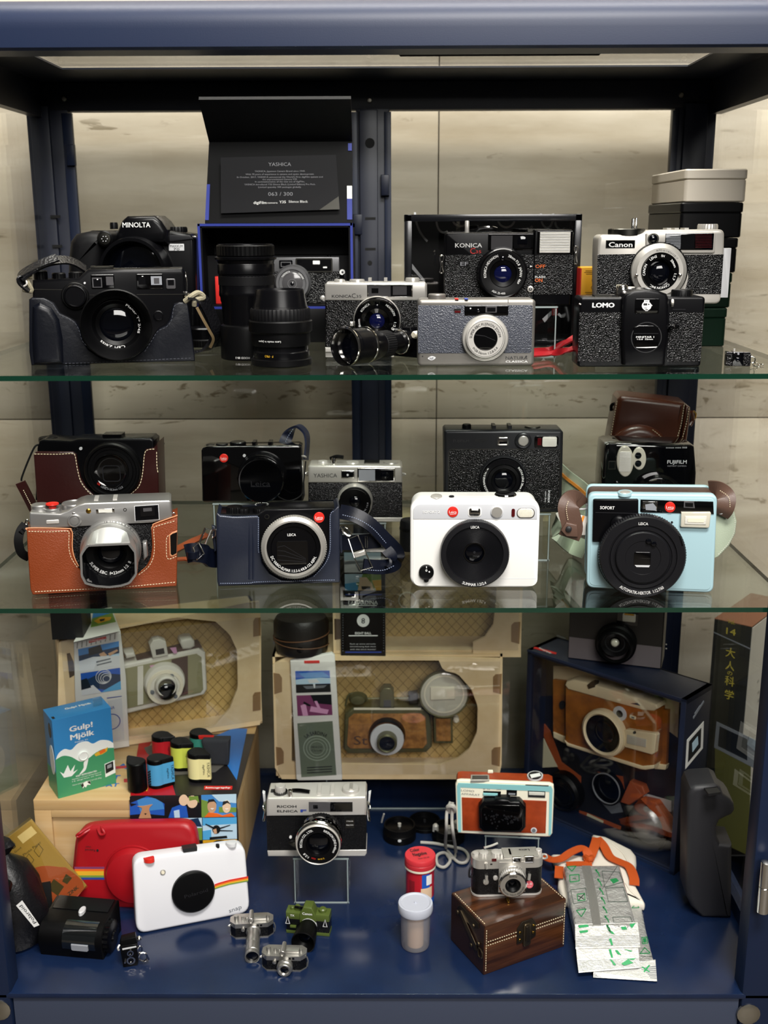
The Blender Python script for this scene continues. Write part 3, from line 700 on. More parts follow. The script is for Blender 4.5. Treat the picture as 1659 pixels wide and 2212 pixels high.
def vfbox(t, x0, y0, x1, y1, frame='black_gloss', glass='window_dark', b=8, r=4, name='viewfinder_window', glint=True):
    p = t(name); p.rect(frame, x0, y0, x1, y1,-.001,.0012, r,.0004); p.rect(glass, x0+b, y0+b, x1-b, y1-b,.001,.0015, r*.5)
    if glint: p.rect('window_grey', x0+b+(x1-x0)*.25, y0+b+(y1-y0)*.15, x0+b+(x1-x0)*.55, y0+b+(y1-y0)*.35,.0014,.0017)
    return p
def gtop(th, pts): return grounded(th, pts)
# ---- silver rangefinder, second row
t = Th('rangefinder_camera', 'silver topped rangefinder with black lettering, standing behind the miniature telephoto camera', 'camera', 'C4',1335,0, z=S1, y=.195)
xl, xr = 960, 1708
t('body').praw('black_leather', gtop(t,[(xl, None),(xr, None),(xr,1590),(xl,1590)]),-.03,0,.002,.002)
t('top_cover').poly('chrome',[(xl-2,1597),(xr+2,1597),(xr+2,1480),(xr-12,1464),(xl+12,1464),(xl-2,1480)],-.030,.0006,.002,.002)
t('base_cover').praw('chrome',[(t.pt(xl,1900)[0],0),(t.pt(xr,1900)[0],0),(t.pt(xr,1900)[0],.005),(t.pt(xl,1900)[0],.005)],-.03,.0006,.001,.001)
p = t('viewfinder_window'); p.rect('bright_chrome',1268,1478,1604,1572,0,.0009,4,.0003); p.rect('window_grey',1276,1484,1596,1566,0,.0013); p.rect('window_dark',1302,1506,1352,1542,0,.0016); p.rect('window_dark',1442,1484,1596,1566,0,.0016); p.rect('window_grey',1458,1490,1560,1555,0,.0019)
t('lettering').text('dark_ink', 'KONICA',1082,1564,21,.0009, w=142, bold=.012).text('dark_ink', 'C',1170,1560,34,.0009).text('dark_ink', '35',1208,1565,21,.0009, w=38)
p = t('lens_barrel'); p.lathe('chrome',1342,1742,[(172,0),(172,.006),(166,.008)], n=64, cap1=False); p.lathe('black_gloss',1342,1745,[(166,.0079),(160,.012),(150,.013),(118,.010),(92,.010),(88,.008),(56,.006)], n=64, cap1=False); lens_front(p,1342,1748,58,.0062, 'lens_blue')
p('ring_lettering').arc('white_ink', 'KONICA',1342,1745,132,132,17,.0122, span=36).arc('white_ink', 'HEXANON',1342,1745,132,38,17,.0122, span=44).arc('white_ink', '38mm',1342,1745,132,190,17,.0122, span=30).arc('white_ink', '1:2.8',1342,1745,132,-18,17,.0122, span=26)
p('meter_cell').lathe('lens_glass', 1340, 1636, [(15, .0118), (12, .0126), (4, .013)], n=20)
p('focus_tab').rect('chrome', 1142, 1752, 1168, 1785, .003, .006, 3, .0005)
for nm, cx, r, h in (('film_counter',1072,46,.003),('wind_dial',1195,56,.003),('rewind_knob',1602,52,.0045)): t(nm).vl('chrome', cx,1462,[(r,-.001),(r, h*.7),(r-4, h)],.014,40,.03)
t('shutter_button').vl('black', 1105, 1452, [(12, 0), (12, .006), (9, .007)], .012, 20)
for x in (1288,1405): t('hot_shoe_rail').box('chrome', t.pt(x-12,1440)[0], t.pt(x+12,1440)[0],.008,.024, t.pt(0,1466)[1], t.pt(0,1440)[1])
t('strap_lug').lathe('chrome', 952, 1590, [(10, -.006), (10, -.003)], n=16)
# ---- miniature camera with telephoto lens
t = Th('miniature_camera', 'miniature black camera with an oversized telephoto lens pointing front left', 'miniature', 'C4',1560,2012, z=S1, yaw=-40)
def mm(*a): return [v/1000 for v in a]
b = t('body'); b.box('black_satin', -.017, .019, 0, .012, 0, .021, .0012)
t('prism').praw('black_satin',[(-.008,.0205),(.008,.0205),(.005,.029),(-.005,.029)],-.010,.001,.001)
t('grip').box('rubber', -.0175, -.009, -.006, .001, .001, .020, .002)
t('lettering').text('white_ink', 'Canon', 1470, 1803, 17, .0013, w=62)
t('chrome_knob').lathe('cream', 1608, 1850, [(28, -.004), (28, .002), (20, .004)], n=24)
LZ = .0155
tl = t('telephoto_lens')
def loc_lathe(p, m, prof, n=56, kn=0, c0=True, c1=True, x=0, z=LZ): return p.skin(m,[[Vector((x+r*(1-(kn if j % 2 else 0))*cos(2*math.pi*j/n),-d, z+r*(1-(kn if j % 2 else 0))*sin(2*math.pi*j/n)+(r-.0155)*(1 if r > .0155 else 0))) for j in range(n)] for r, d in prof], c0, c1)
loc_lathe(tl, 'black_satin',[(.011,0),(.011,.012),(.0095,.014),(.0095,.026),(.0122,.028),(.0122,.042),(.0128,.045),(.0155,.058),(.0165,.060),(.0165,.086),(.0178,.087),(.0178,.0895),(.0170,.090),(.0165,.083)], c1=False)
loc_lathe(tl('mount_ring'), 'bright_chrome',[(.0112,.009),(.0118,.0095),(.0118,.0105),(.0112,.011)], c0=False, c1=False)
loc_lathe(tl('zoom_ring'), 'rubber',[(.0122,.0285),(.0128,.029),(.0128,.0415),(.0122,.042)],72,.03, False, False)
loc_lathe(tl('trim_ring'), 'bright_chrome',[(.0166,.0605),(.0171,.061),(.0171,.0625),(.0166,.063)], c0=False, c1=False)
loc_lathe(tl('front_rim'), 'bright_chrome',[(.0178,.0878),(.0182,.0885),(.0182,.0895),(.0172,.0902),(.0166,.0875),(.0160,.0845),(.0156,.082)], c0=False, c1=False)
loc_lathe(tl('front_lens'), 'lens_glass', [(.0168, .0815), (.013, .0835), (.008, .0846), (.003, .085)])
# ---- grey compact, front centre
yw = yaw_of('C5', 205, 1355, 1185, 1350, S1)
t = Th('compact_camera', 'grey compact zoom camera with chrome lens ring at the front centre of the upper shelf', 'camera', 'C5',695,1354, z=S1, yaw=0)
mat('titan_grey', '#77746f',.38,.55, bump=('fine',2500,.05,.0002)); mat('grey_leather', '#43464f',.38, bump=('leather',900,1.0,.0008), spec=.45)
a, b = t.pt(203, 1355), t.pt(1188, 797)
t('body').praw('titan_grey', rr(a[0], 0, b[0], b[1], .0035), -.034, 0, .0028, .0028)
t('leather_panel').rect('grey_leather', 205, 848, 1150, 1245, -.002, .0004, (0, 22, 22, 0), .0003)
w = t('window_bar'); w.rect('black_gloss',592,850,957,932,0,.0010,8,.0004); w.rect('window_grey',768,856,860,907,.0008,.0013,2).rect('window_dark',780,866,850,900,.001,.0015)
w('sensor_lens').lathe('lens_glass', 706, 890, [(16, .0008), (12, .0013), (4, .0016)], n=20)
w('led').disc('white_ink', 642, 873, 6, .0008, .0013)
p = t('red_lamp'); p.rect('bright_chrome',505,876,562,892,0,.0010,4); p.rect('red_dark',510,892,558,909,0,.0012,3)
p = t('lens_ring'); p.lathe('satin_chrome',766,1125,[(192,0),(192,.0045),(184,.006),(162,.0062)], n=72, cap1=False); p.lathe('chrome',766,1125,[(160,.0055),(158,.0105),(152,.0112),(98,.0112),(96,.009)], n=72, cap1=False)
ring(p('groove'), 'dark_ink', 766, 1125, 148, 145, .0112, .01125)
p('ring_lettering').arc('dark_ink', 'SUPER-EBC FUJINON ZOOM',766,1125,120,92,22,.0116, span=170).arc('dark_ink', 'f=28-56mm 1:2.8-5.4',766,1125,120,-90,20,.0116, flip=True, span=108)
p = t('lens_shutter'); p.lathe('black_gloss',766,1122,[(98,.0105),(94,.0108)], n=48); p.rect('steel_dark',718,1200,812,1206,.0106,.0111); p.poly('charcoal',[(680,1090),(760,1100),(850,1140),(850,1144),(760,1105),(680,1096)],.0106,.0110)
t('lettering').text('dark_ink', 'NATURA',1026,1284,27,.0005, w=182).text('white_ink', 'CLASSICA',1027,1315,17,.0005, w=184, bold=.008)
e = t('emblem'); e.poly('pale_grey', sm([(285,1290),(318,1270),(352,1284),(318,1306)],5, True),0,.0005); e.text('dark_ink', 'NP',318,1289,19,.0008)
for x in (243, 1108): t('screw').disc('dark_ink', x, 1272, 6, 0, .0004, n=12)
t('mode_dial').vl('titan_grey', 362, 797, [(74, -.001), (74, .004), (68, .005)], .014, 48, .02)
t.top(b[1]+.0001)
for (x, m) in ((525, 'red_ink'), (605, 'blue_ink')): t('top_mark').rect(m, x-18, 786, x+18, 794, 0, .0005, 2)
t.front()
t('seam').rect('dark_ink', 955, 800, 958, 828, -.001, .00025)
# ---- black window box with doodles behind the black rangefinder
t = Th('window_box', 'black window box with grey doodle print, behind the camera with the white flash', 'box', 'C5',830,0, z=S1, y=.235)
X0, X1, ZT = t.pt(95, 300)[0], t.pt(1566, 300)[0], t.pt(800, 88)[1]; d = .075; w = .007
mat('box_gloss', '#0b0c10', .22, coat=.4)
fr = t('shell'); fr.box('box_gloss', X0, X0+w,0, d,0, ZT,.0006).box('box_gloss', X1-w, X1,0, d,0, ZT,.0006).box('box_gloss', X0, X1,0, d,0, w,.0006).box('box_gloss', X0, X1,0, d, ZT-w, ZT,.0006).box('black', X0, X1, d-.002, d,0, ZT)
t('window_film').box('blister', X0+w, X1-w, .004, .0046, w, ZT-w)
t.front(-d+.003)
dd = t('doodle_print')
for (cx, cy, rx, ry, a0, a1) in ((470,60,300,340,178,130),(560,130,75,65,180,0),(940,120,80,85,180,0),(1280,100,60,110,190,-10),(700,260,330,200,90,20),(420,140,70,110,180,60),(1400,150,60,75,180,0)):
    P_ = [(cx+rx*cos(radians(a)), cy+ry*sin(radians(a))) for a in [a0+(a1-a0)*i/14 for i in range(15)]]
    dd.poly('pale_grey', P_+[(cx+(rx-17)*cos(radians(a)), cy+(ry-17)*sin(radians(a))) for a in [a1+(a0-a1)*i/14 for i in range(15)]],0,.0004)
for q_ in ([(155,500),(265,640),(250,650),(155,545)],[(1440,180),(1460,180),(1470,420),(1450,420)],[(1240,960),(1350,860),(1375,860),(1260,990)],[(1380,910),(1460,985),(1455,1000),(1365,925)],[(1020,330),(1150,180),(1165,195),(1035,345)]): dd.poly('pale_grey', q_,0,.0004)
t.front()
p = t('brand_strip'); p.rect('red_ink',1322,856,1364,932,-.004,-.0035); p.text('white_ink', 'graphy',1343,892,20,-.0032, w=70, rot=-90)
# ---- black rangefinder with built-in flash
t = Th('flash_camera', 'black rangefinder with a ribbed white flash and red numerals, raised on an acrylic stand', 'camera', 'C5',965,845, y=.155)
k = t.k; zb = t.M.translation.z
b0, b1 = t.pt(428, 845), t.pt(1170, 240)
a1 = t.pt(1500, 215)
t('body').praw('black_satin',[(b0[0],0),(b1[0],0),(b1[0], b1[1]),(b0[0]+.0015, b1[1]),(b0[0], b1[1]-.002)],-.032,0,.0015,.0015)
t('flash_housing').praw('black_satin',[(b1[0],0),(a1[0]-.001,0),(a1[0], a1[1]*.6),(a1[0], a1[1]-.002),(a1[0]-.002, a1[1]),(b1[0]+.0006, a1[1])],-.034,.0012,.0015,.0015)
t('leather_panel').rect('black_leather', 432, 428, 1158, 792, 0, .0006)
t('leather_panel').rect('black_leather', 1180, 428, 1488, 756, .0006, .0018)
t('lettering').text('white_ink', 'KONICA',626,346,35,.0004, w=222, bold=.016).text('red_ink', 'C',660,392,50,.0004, bold=.005).text('red_ink', '35',708,400,24,.0004, w=46, bold=.01)
p = t('emblem'); p.rect('black',548,475,632,527,.0005,.0010,10); p.text('grey_ink', 'EF',590,500,32,.0013, w=66, bold=.015)
p = t('viewfinder_window'); p.rect('black_gloss',790,252,1166,386,-.001,.0012,6,.0004); p.rect('window_grey',815,266,990,380,.001,.0015); p.rect('window_dark',1006,268,1148,372,.001,.0015,10); p.lathe('lens_glass',1074,316,[(46,.0014),(30,.0019),(10,.0022)], n=28)
p = t('flash'); p.rect('black_gloss',1200,228,1490,420,.001,.0018,6,.0004); p.rect('flash_lens',1222,236,1470,408,.0016,.0024,3)
for i in range(7):
    p('ridge').rect('white_plastic', 1226, 248+i*22, 1466, 256+i*22, .0022, .0029)
p = t('lens_barrel'); p.lathe('black_satin',912,582,[(210,0),(210,.004),(204,.006),(200,.012),(192,.013),(184,.0125)], n=72, cap1=False); p.lathe('black',912,582,[(186,.0125),(180,.0126),(112,.0108),(106,.009),(72,.007)], n=64, cap1=False); lens_front(p,912,590,74,.0072, 'lens_blue')
p('ring_lettering').arc('white_ink', 'KONICA HEXANON',912,582,148,150,22,.0128, span=86, bold=.01).arc('white_ink', '38mm F2.8  JAPAN  46\u2300',912,582,148,20,22,.0128, span=108, bold=.01).arc('white_ink', 'ASA 25-400',912,582,160,-102,18,.0128, flip=True, span=40)
p('meter_cell').lathe('lens_glass', 910, 454, [(20, .0118), (16, .0128), (6, .0132)], n=20)
p('bright_arc').poly('white_ink', circ(912,580,207, n=14, a0=-112, a1=-68)+circ(912,580,196, n=14, a0=-68, a1=-112),.0124,.0128)
t('lettering').text('orange_ink', 'OFF',1224,521,28,.0021, w=82, bold=.015).text('white_ink', 'FLASH',1222,610,16,.0021, w=84, bold=.015).text('orange_ink', 'ON',1210,637,29,.0021, w=62, bold=.015)
p = t('flash_switch'); p.rect('charcoal',1128,508,1166,536,.0006,.0016,3,.0003); p.poly('white_ink',[(1138,514),(1160,522),(1138,531)],.0016,.0018)
p = t('release_knob'); p.lathe('chrome',1142,712,[(26,0),(26,.0016),(20,.002)], n=28); p.lathe('dark_ink',1142,712,[(14,.002),(12,.0022)], n=20); p.lathe('chrome',1142,712,[(7,.0022),(5,.003)], n=16)
for cx, cy in ((402, 500), (1518, 425)):
    t('strap_lug').tube('bright_chrome',[(cx-14, cy-60,.0),(cx+16, cy-60,.001),(cx+6, cy,.001),(cx+12, cy+70,0),(cx-12, cy+72,0),(cx-6, cy,0)],7, closed=True)
t('shutter_button').vl('chrome', 612, 238, [(18, -.001), (18, .0035), (18, .010), (14, .0108)], .012, 24)
t('wind_lever').tube('black_gloss',[(690,230,-.012),(720,205,-.012),(800,200,-.012),(860,215,-.014)],18)
t('hot_shoe').box('steel_dark', t.pt(1130, 240)[0], t.pt(1290, 240)[0], .01, .027, b1[1]+.0004, b1[1]+.003)
stand_on('clear acrylic riser under the black camera with the white flash', 'C5',1020,.150, S1, zb, t.pt(1300,845)[0]*2,.045)
# ---- yellow box
t = Th('film_box', 'yellow cardboard film box behind the silver camera with the black badge', 'box', 'C6',165,0, z=S1, y=.215)
mat('yellow_card', '#e0a018', .5); X0, X1, ZT = t.pt(92, 1000)[0], t.pt(250, 1000)[0], t.pt(160, 920)[1]
t('carton').box('yellow_card', X0, X1, 0, .035, 0, ZT, .0005)
t('red_side').box('red_ink', X0-.0004, X0+.0009, -.0004, .03, .001, ZT-.001)
for y_, w_ in ((948,90),(962,110),(975,80),(1128,100),(1142,80)): t('print_rule').rect('dark_ink',180-w_*.5, y_-2,180+w_*.5, y_+1,0,.0003)
for cx, cy, r in ((205,1027,18),(195,1088,14)): ring(t('mark'), 'dark_ink', cx, cy, r, r-3,0,.0003,24); t('mark').text('dark_ink', 'c', cx, cy,14,.0004)
# ---- silver half-frame camera
t = Th('half_frame_camera', 'silver compact camera with black leather and a black name badge, above the black camera', 'camera', 'C6',760,1225, y=.13)
zb = t.M.translation.z
t('body').poly('silver_paint', round_px([(240,1224),(236,1140),(238,800),(246,645),(600,645),(650,606),(1298,600),(1292,800),(1264,1224)],52),-.032,0,.0022,.0022)
t('leather_panel').poly('black_leather',[(236,812),(590,806),(560,860),(530,950),(530,1140),(228,1140)],0,.0005)
t('leather_panel').poly('black_leather',[(948,815),(1288,810),(1265,1140),(960,1140),(995,1000),(985,900)],0,.0005)
t('front_relief').poly('silver_paint',[(640,745),(640,640),(660,622),(1200,620),(1222,640),(1218,790),(1200,800),(940,800),(880,755),(760,735),(700,748)],0,.0022,.001)
p = t('badge'); p.rect('bright_chrome',306,692,546,758,0,.0006,3); p.rect('black_gloss',312,698,541,752,0,.0010,2); p.text('white_ink', 'Canon',428,727,40,.0013, w=196, bold=.02)
p = t('photocell'); p.lathe('steel_dark',703,680,[(46,.002),(45,.0032),(38,.0033)], n=32); p.lathe('lens_glass',703,680,[(36,.0032),(26,.0040),(8,.0046)], n=28)
p = t('viewfinder_window'); p.rect('black_gloss',805,634,1200,772,.002,.0028,(2,4,10,2),.0003); p.rect('window_dark',935,644,1040,765,.0026,.0031)
gr = p('grille')
for i in range(10): gr.rect('window_pale', 808, 642+i*12.5, 930, 648+i*12.5, .0026, .0031)
gr = p('grille')
for i in range(9): gr.rect('red_dark', 1052, 646+i*13, 1190, 649+i*13, .0026, .0030)
p = t('lens_barrel'); p.lathe('black_satin',755,952,[(238,0),(236,.005),(226,.007)], n=72, cap1=False); p.lathe('satin_chrome',755,955,[(228,.005),(226,.009),(192,.0115),(190,.0125),(156,.0125),(152,.0115)], n=72, cap1=False, knurl=.0)
p.lathe('black_gloss',755,957,[(154,.0115),(150,.0122),(108,.0115),(96,.009),(82,.006)], n=64, cap1=False); lens_front(p,757,962,84,.0062)
p('ring_lettering').arc('white_ink', 'CANON',755,957,130,172,21,.0126, span=42, bold=.008).arc('white_ink', 'LENS',755,957,130,118,21,.0126, span=28, bold=.008).arc('white_ink', 'SH',755,957,130,82,19,.0126, bold=.008).arc('white_ink', '30mm',755,957,130,32,21,.0126, span=32, bold=.008).arc('white_ink', '1:1.7',755,957,130,-18,21,.0126, span=24, bold=.008).arc('white_ink', 'CANON INC.',755,957,130,-88,20,.0126, span=76, bold=.008)
p('scale_lettering').arc('dark_ink', 'AUTO 16 11 8 5.6 4 2.8 1.7', 755, 957, 174, 70, 15, .0128, span=66)
for cx in (566, 930): p('rivet').lathe('bright_chrome', cx, 985, [(14, .012), (12, .015), (5, .016)], n=16)
p('pointer').tube('bright_chrome',[(590,830,.008),(630,800,.008)],10).tube('dark_ink',[(620,770,.004),(632,795,.008)],4)
t('back_lever').rect('pale_grey', 1290, 758, 1324, 1172, -.012, -.004, 3, .0004)
zt = t.pt(500, 645)[1]
t('wind_dial').vl('steel_dark', 475, 640, [(152, -.001), (152, .0042), (146, .005)], .016, 64, .02)
t('shutter_button').vl('bright_chrome',526,632,[(14,0),(14,.0125),(10,.0135)],.012,24).vl('bright_chrome',553,632,[(12,0),(12,.0135),(9,.0142)],.014,24)
t('rewind_knob').vl('chrome', 1153, 606, [(84, -.001), (84, .004), (78, .0055)], .016, 56, .03)
for x in (850,915,998): t('hot_shoe_rail').box('chrome', t.pt(x-18,600)[0], t.pt(x+18,600)[0],.008,.024, t.pt(0,606)[1], t.pt(0,592)[1])
stand_on('clear acrylic riser under the silver camera with the black badge', 'C6',760,.133, S1, zb, t.pt(1150,1225)[0]*1.6,.028)
# ---- stacked tins
mat('cream_tin', '#c9c0b2',.38,.2); mat('black_tin', '#08080a',.33, spec=.2); mat('green_tin', '#0f2a1c',.36, spec=.25); mat('green_tin_dark', '#0b2014',.36, spec=.2)
zt_ = S1; ys = (1535, 1258, 965, 672, 375, 95)
t0 = Th('tin_box', None, 'tin', 'C6', 1230, 0, z=S1, y=.235); THINGS.remove(t0)
hs = [max(0, t0.pt(1100, y_)[1]) for y_ in ys]; hs[0] = 0
for i,(m, lab, xa, xb) in enumerate((('green_tin', 'dark green tin at the very bottom of the corner stack',902,1340),('green_tin_dark', 'dark green tin second from bottom of the corner stack',905,1362),('black_tin', 'short black tin in the middle of the corner stack',905,1388),('black_tin', 'black tin just under the cream tin at the top of the corner stack',898,1410),('cream_tin', 'cream tin box on top of the corner stack',915,1424))):
    t = Th('tin_box', lab, 'tin', 'C6',1230,0, z=S1, y=.235, group='tin boxes stacked in the right corner'); t.M.translation.z = S1+hs[i]+.0002; t.Mi = t.M.inverted()
    h = hs[i+1]-hs[i]-.0004; X0 = t0.pt(xa, 1000)[0]; X1 = t0.pt(xb, 1000)[0]; l = .010
    def tin(p, z0, z1, g, m=m, X0=X0, X1=X1):
        P_ = rr(X0-g,-g, X1+g,.148+g,.004); p.skin(m,[[Vector((x, y, z)) for x, y in inset(P_, e)] for z, e in ((z0,.0012),(z0+.0012,0),(z1-.0012,0),(z1,.0012))])
    tin(t('body'), 0, h-l, 0); tin(t('lid'), h-l, h, .0006)
# ---- black compact with raised centre cover
t = Th('compact_camera', 'black pebbled compact camera with raised centre lens cover at the front right of the shelf', 'camera', 'C6',590,1750, z=S1)
a = t.pt(68, 1750); xr_ = t.pt(1122, 1400)[0]
t('body').praw('black_satin', rr(t.pt(80, 1400)[0], 0, xr_, t.pt(600, 1165)[1], .003), -.034, 0, .002, .002)
for x0, x1 in ((85, 412), (838, 1094)): t('leather_panel').rect('black_leather', x0, 1296, x1, 1703, 0, .0006)
c = t('centre_cover'); c.poly('black_satin',[(448,1735),(440,1400),(448,1180),(470,1140),(540,1110),(640,1102),(740,1112),(815,1140),(832,1180),(828,1400),(800,1735),(780,1748),(470,1748)],-.034,.0075,.0025)
w = c('emblem_window'); w.rect('black_gloss',550,1182,748,1302,.007,.0080,10,.0002); w.poly('steel_dark',[(560,1283),(738,1283),(730,1297),(650,1302),(568,1297)],.0079,.0083)
w.poly('white_ink', circ(645,1240,40,38,24),.0079,.0083).rect('white_ink',624,1192,668,1206,.0079,.0083,2).poly('white_ink',[(682,1226),(694,1237),(682,1246)],.0079,.0083).rect('white_ink',634,1270,656,1286,.0079,.0083)
w.rect('dark_ink',620,1219,650,1236,.008,.0085,3).disc('dark_ink',663,1227,6,.008,.0085).poly('dark_ink',[(625,1256),(650,1258),(650,1261),(625,1260)],.008,.0085)
ring(c('cover_ring'), 'dark_ink',643,1504,126,119,.0068,.0078); s_ = c('lens_cover'); s_.poly('black_gloss',[(536,1420),(580,1403),(700,1403),(745,1420),(745,1575),(700,1592),(580,1592),(536,1575)],.007,.0084,.0006); s_.rect('charcoal',540,1470,742,1474,.0082,.0087)
s_('lettering').text('white_ink', 'MINITAR 1',632,1500,14,.0089, w=148, bold=.02).text('white_ink', '1:2.8  32mm',632,1518,12,.0089, w=130, bold=.015)
s_('slider_edge').poly('pale_grey',[(555,1587),(735,1580),(725,1590),(640,1593),(565,1592)],.0082,.0088)
t('lettering').text('white_ink', 'LOMO', 284, 1233, 38, .0004, w=184, bold=.04)
t('focus_lever').tube('black_gloss',[(835,1440,.001),(850,1420,.006),(885,1408,.006),(905,1412,.002)],16)
t('cable_socket').tube('chrome', [(862, 1192, .0), (862, 1215, .003), (858, 1240, .0)], 12)
t('focus_scale').rect('charcoal', 862, 1268, 970, 1273, 0, .0005)
zt = t.pt(600, 1165)[1]
t('wind_wheel').vl('black', 938, 1160, [(88, -.001), (88, .005), (82, .006)], .016, 56, .03)
t('counter_cap').vl('bright_chrome', 440, 1145, [(52, -.001), (52, .004), (44, .008), (40, .0085)], .02, 32)
t('frame_dial').vl('chrome',480,1118,[(66,0),(66,.0035),(62,.004)],.026,40).vl('cream',430,1120,[(40,0),(40,.006)],.024,4)
t('top_plate').box('steel_dark', t.pt(225, 1160)[0], t.pt(372, 1160)[0], .008, .022, zt-.001, zt+.001)
t('hot_shoe').box('pale_grey', t.pt(520,1110)[0], t.pt(705,1110)[0],.01,.025, t.pt(600,1112)[1]-.001, t.pt(600,1104)[1])
t('strap_lug').tube('chrome', [(82, 1222, 0), (96, 1230, .001)], 6)
# ---- keychain camera
t = Th('miniature_camera', 'tiny black keychain camera with a chrome ring at the shelf\'s right end', 'miniature', 'C6',1412,1745, z=S1, yaw=-6)
b = t('body'); b.rect('black_leather', 1312, 1640, 1512, 1745, -.008, 0, 6, .0005)
t('centre_cover').rect('black_gloss', 1366, 1624, 1450, 1745, -.008, .0018, 5, .0006)
t('top_cover').rect('black_gloss',1312,1626,1512,1650,-.008,.0005,4,.0004); t('lens').lathe('lens_glass',1408,1690,[(22,.0015),(16,.0024),(6,.0027)], n=20)
t('emblem').disc('grey_ink',1412,1641,9,.0017,.0021); t('lens_button').vl('chrome',1376,1624,[(8,0),(8,.003)],.004,12)
t('key_ring').tube('bright_chrome',[(1520+24*cos(a*.7854)+8,1690+26*sin(a*.7854),-.003) for a in range(8)],5, closed=True)
for cx, cy, r in ((1552,1728,20),(1578,1742,15),(1604,1738,18)): t('chain_link').tube('bright_chrome',[(cx+r*cos(a*.7854), cy+r*.6*sin(a*.7854),-.004+.002*sin(a)) for a in range(8)],4, closed=True)
# ---- red wrist strap
t = Th('wrist_strap', 'glossy red wrist strap lying between the grey compact and the pebbled black camera', 'strap', 'C5',1350,1200, z=S1)
mat('red_strap', '#86141b', .32, coat=.2)
W3 = lambda q, x, y, z: t.Mi @ atz(q, x, y, z)
P1 = [t.Mi @ Vector(v) for v in (atz('C5',1120,1240, S1+.006), atz('C5',1200,1226, S1+.006), atz('C5',1320,1210, S1+.007), aty('C5',1440,1155,.135), aty('C5',1540,1100,.145))]
P2 = [t.Mi @ Vector(v) for v in (atz('C5',1120,1262, S1+.006), atz('C5',1200,1256, S1+.006), atz('C5',1330,1245, S1+.006), aty('C5',1440,1225,.10), aty('C5',1545,1190,.105))]
t('strap_end').strap3('red_strap', P1,.008,.0016,(0,1,.35)); t('strap_end').strap3('red_strap', P2,.007,.0016,(0,1,.35))
# ---- LOWER GLASS SHELF
def onstand(label, th, y, d, w, q, px): return stand_on(label, q, px, y, S2, th.M.translation.z, w, d)
mat('burgundy_leather', '#2c100f', .3, bump=('noise', 220, .25, .0005), coat=.25, coatr=.25)
# ---- black compact in dark brown half case
t = Th('compact_camera', 'black compact camera in a dark brown half case with cream stitching, at the back left', 'camera', 'D1',785,1010, y=.165)
zb = t.M.translation.z
t('body').poly('black_satin',[(285,985),(300,560),(318,500),(345,488),(585,500),(625,485),(1225,478),(1252,500),(1255,985)],-.030,0,.002,.002)
cs = t('half_case'); cs.poly('burgundy_leather',[(300,1010),(272,612),(290,588),(590,590),(618,612),(630,690),(655,800),(700,880),(770,945),(900,970),(1040,945),(1110,880),(1150,780),(1165,620),(1185,570),(1265,555),(1280,515),(1297,1010)],-.034,.003,.0012,.003)
for P_ in ([(280,606),(470,608),(590,603),(612,625),(630,730),(660,835),(720,915),(760,945)],[(1060,935),(1130,870),(1160,770),(1175,620),(1195,575),(1262,566)],[(1275,590),(1278,700),(1288,770)]): cs('stitching').dash('thread_cream', P_,.0034,16,9,5)
p = t('lens_barrel'); p.lathe('black',908,745,[(228,0),(226,.008),(214,.010),(200,.010),(192,.0085),(172,.0085),(168,.010),(140,.0102)], n=72, cap1=False); p.lathe('black_gloss',908,745,[(140,.0102),(126,.009),(100,.0088)], n=48)
p('lens_window').rect('charcoal',830,700,985,832,.0088,.0094,30); p('lens_window').rect('black_gloss',838,706,978,822,.0092,.0098,26)
p('name_lettering').arc('red_ink', 'GR',908,745,152,-136,19,.0105, flip=True, span=10); p('ring_lettering').arc('grey_ink', 'LENS f=18.3mm 1:2.8',908,745,152,-92,19,.0105, flip=True, span=68)
t('self_timer_lamp').disc('pale_grey', 657, 562, 13, 0, .001)
t('shutter_button').vl('black_gloss', 480, 540, [(48, -.004), (48, .0), (40, .001)], .008, 32)
t('mode_dial').vl('black', 395, 495, [(78, -.001), (78, .0025), (72, .0035)], .014, 48, .03)
t('hot_shoe_cover').box('black_satin', t.pt(820,480)[0], t.pt(975,480)[0],.007,.023, t.pt(900,482)[1]-.001, t.pt(900,458)[1])
st = t('wrist_strap'); st('cord').tube('black_matte',[(325,535,-.004),(285,545,.001),(230,660,.003),(180,790,.004),(175,825,.004)],8)
st.strap('burgundy_leather',[(165,835,.004),(215,930,.002),(280,1060,-.006)],.010,.003); st('stitching').dash('thread_cream',[(190,900),(228,975),(262,1040)],.008,8,8,4,1)
onstand('clear acrylic riser behind the orange cased camera', t, .165, .03, .07, 'D1', 785)
# ---- silver retro camera in orange case
yw = yaw_of('D1', 270, 1745, 1440, 1668, S2)
t = Th('retro_camera', 'silver retro camera in an orange leather half case with a square lens hood', 'camera', 'D1',845,1712, z=S2, yaw=yw*.9)
mat('orange_leather', '#7a330d',.48, bump=('leather',900,.45,.0005), var=('#7a3410', 'noise',60,.3,.75)); mat('orange_edge', '#c98a62',.5)
mat('camera_silver', '#a9a8a6', .36, .8, bump=('fine', 3000, .06, .0002))
G = lambda pts: grounded(t, pts)
zT = t.pt(1390, 985)[1]
t('body').praw('black_leather_fine', G([(270, None), (262, 1220), (1400, 1170), (1400, None)]), -.032, 0)
t('top_cover').poly('camera_silver',[(243,1222),(238,1095),(248,1083),(490,1092),(545,1072),(640,1020),(690,1006),(1375,983),(1393,994),(1404,1130),(1240,1168),(900,1185),(575,1204)],-.034,.0004,.0014,.002)
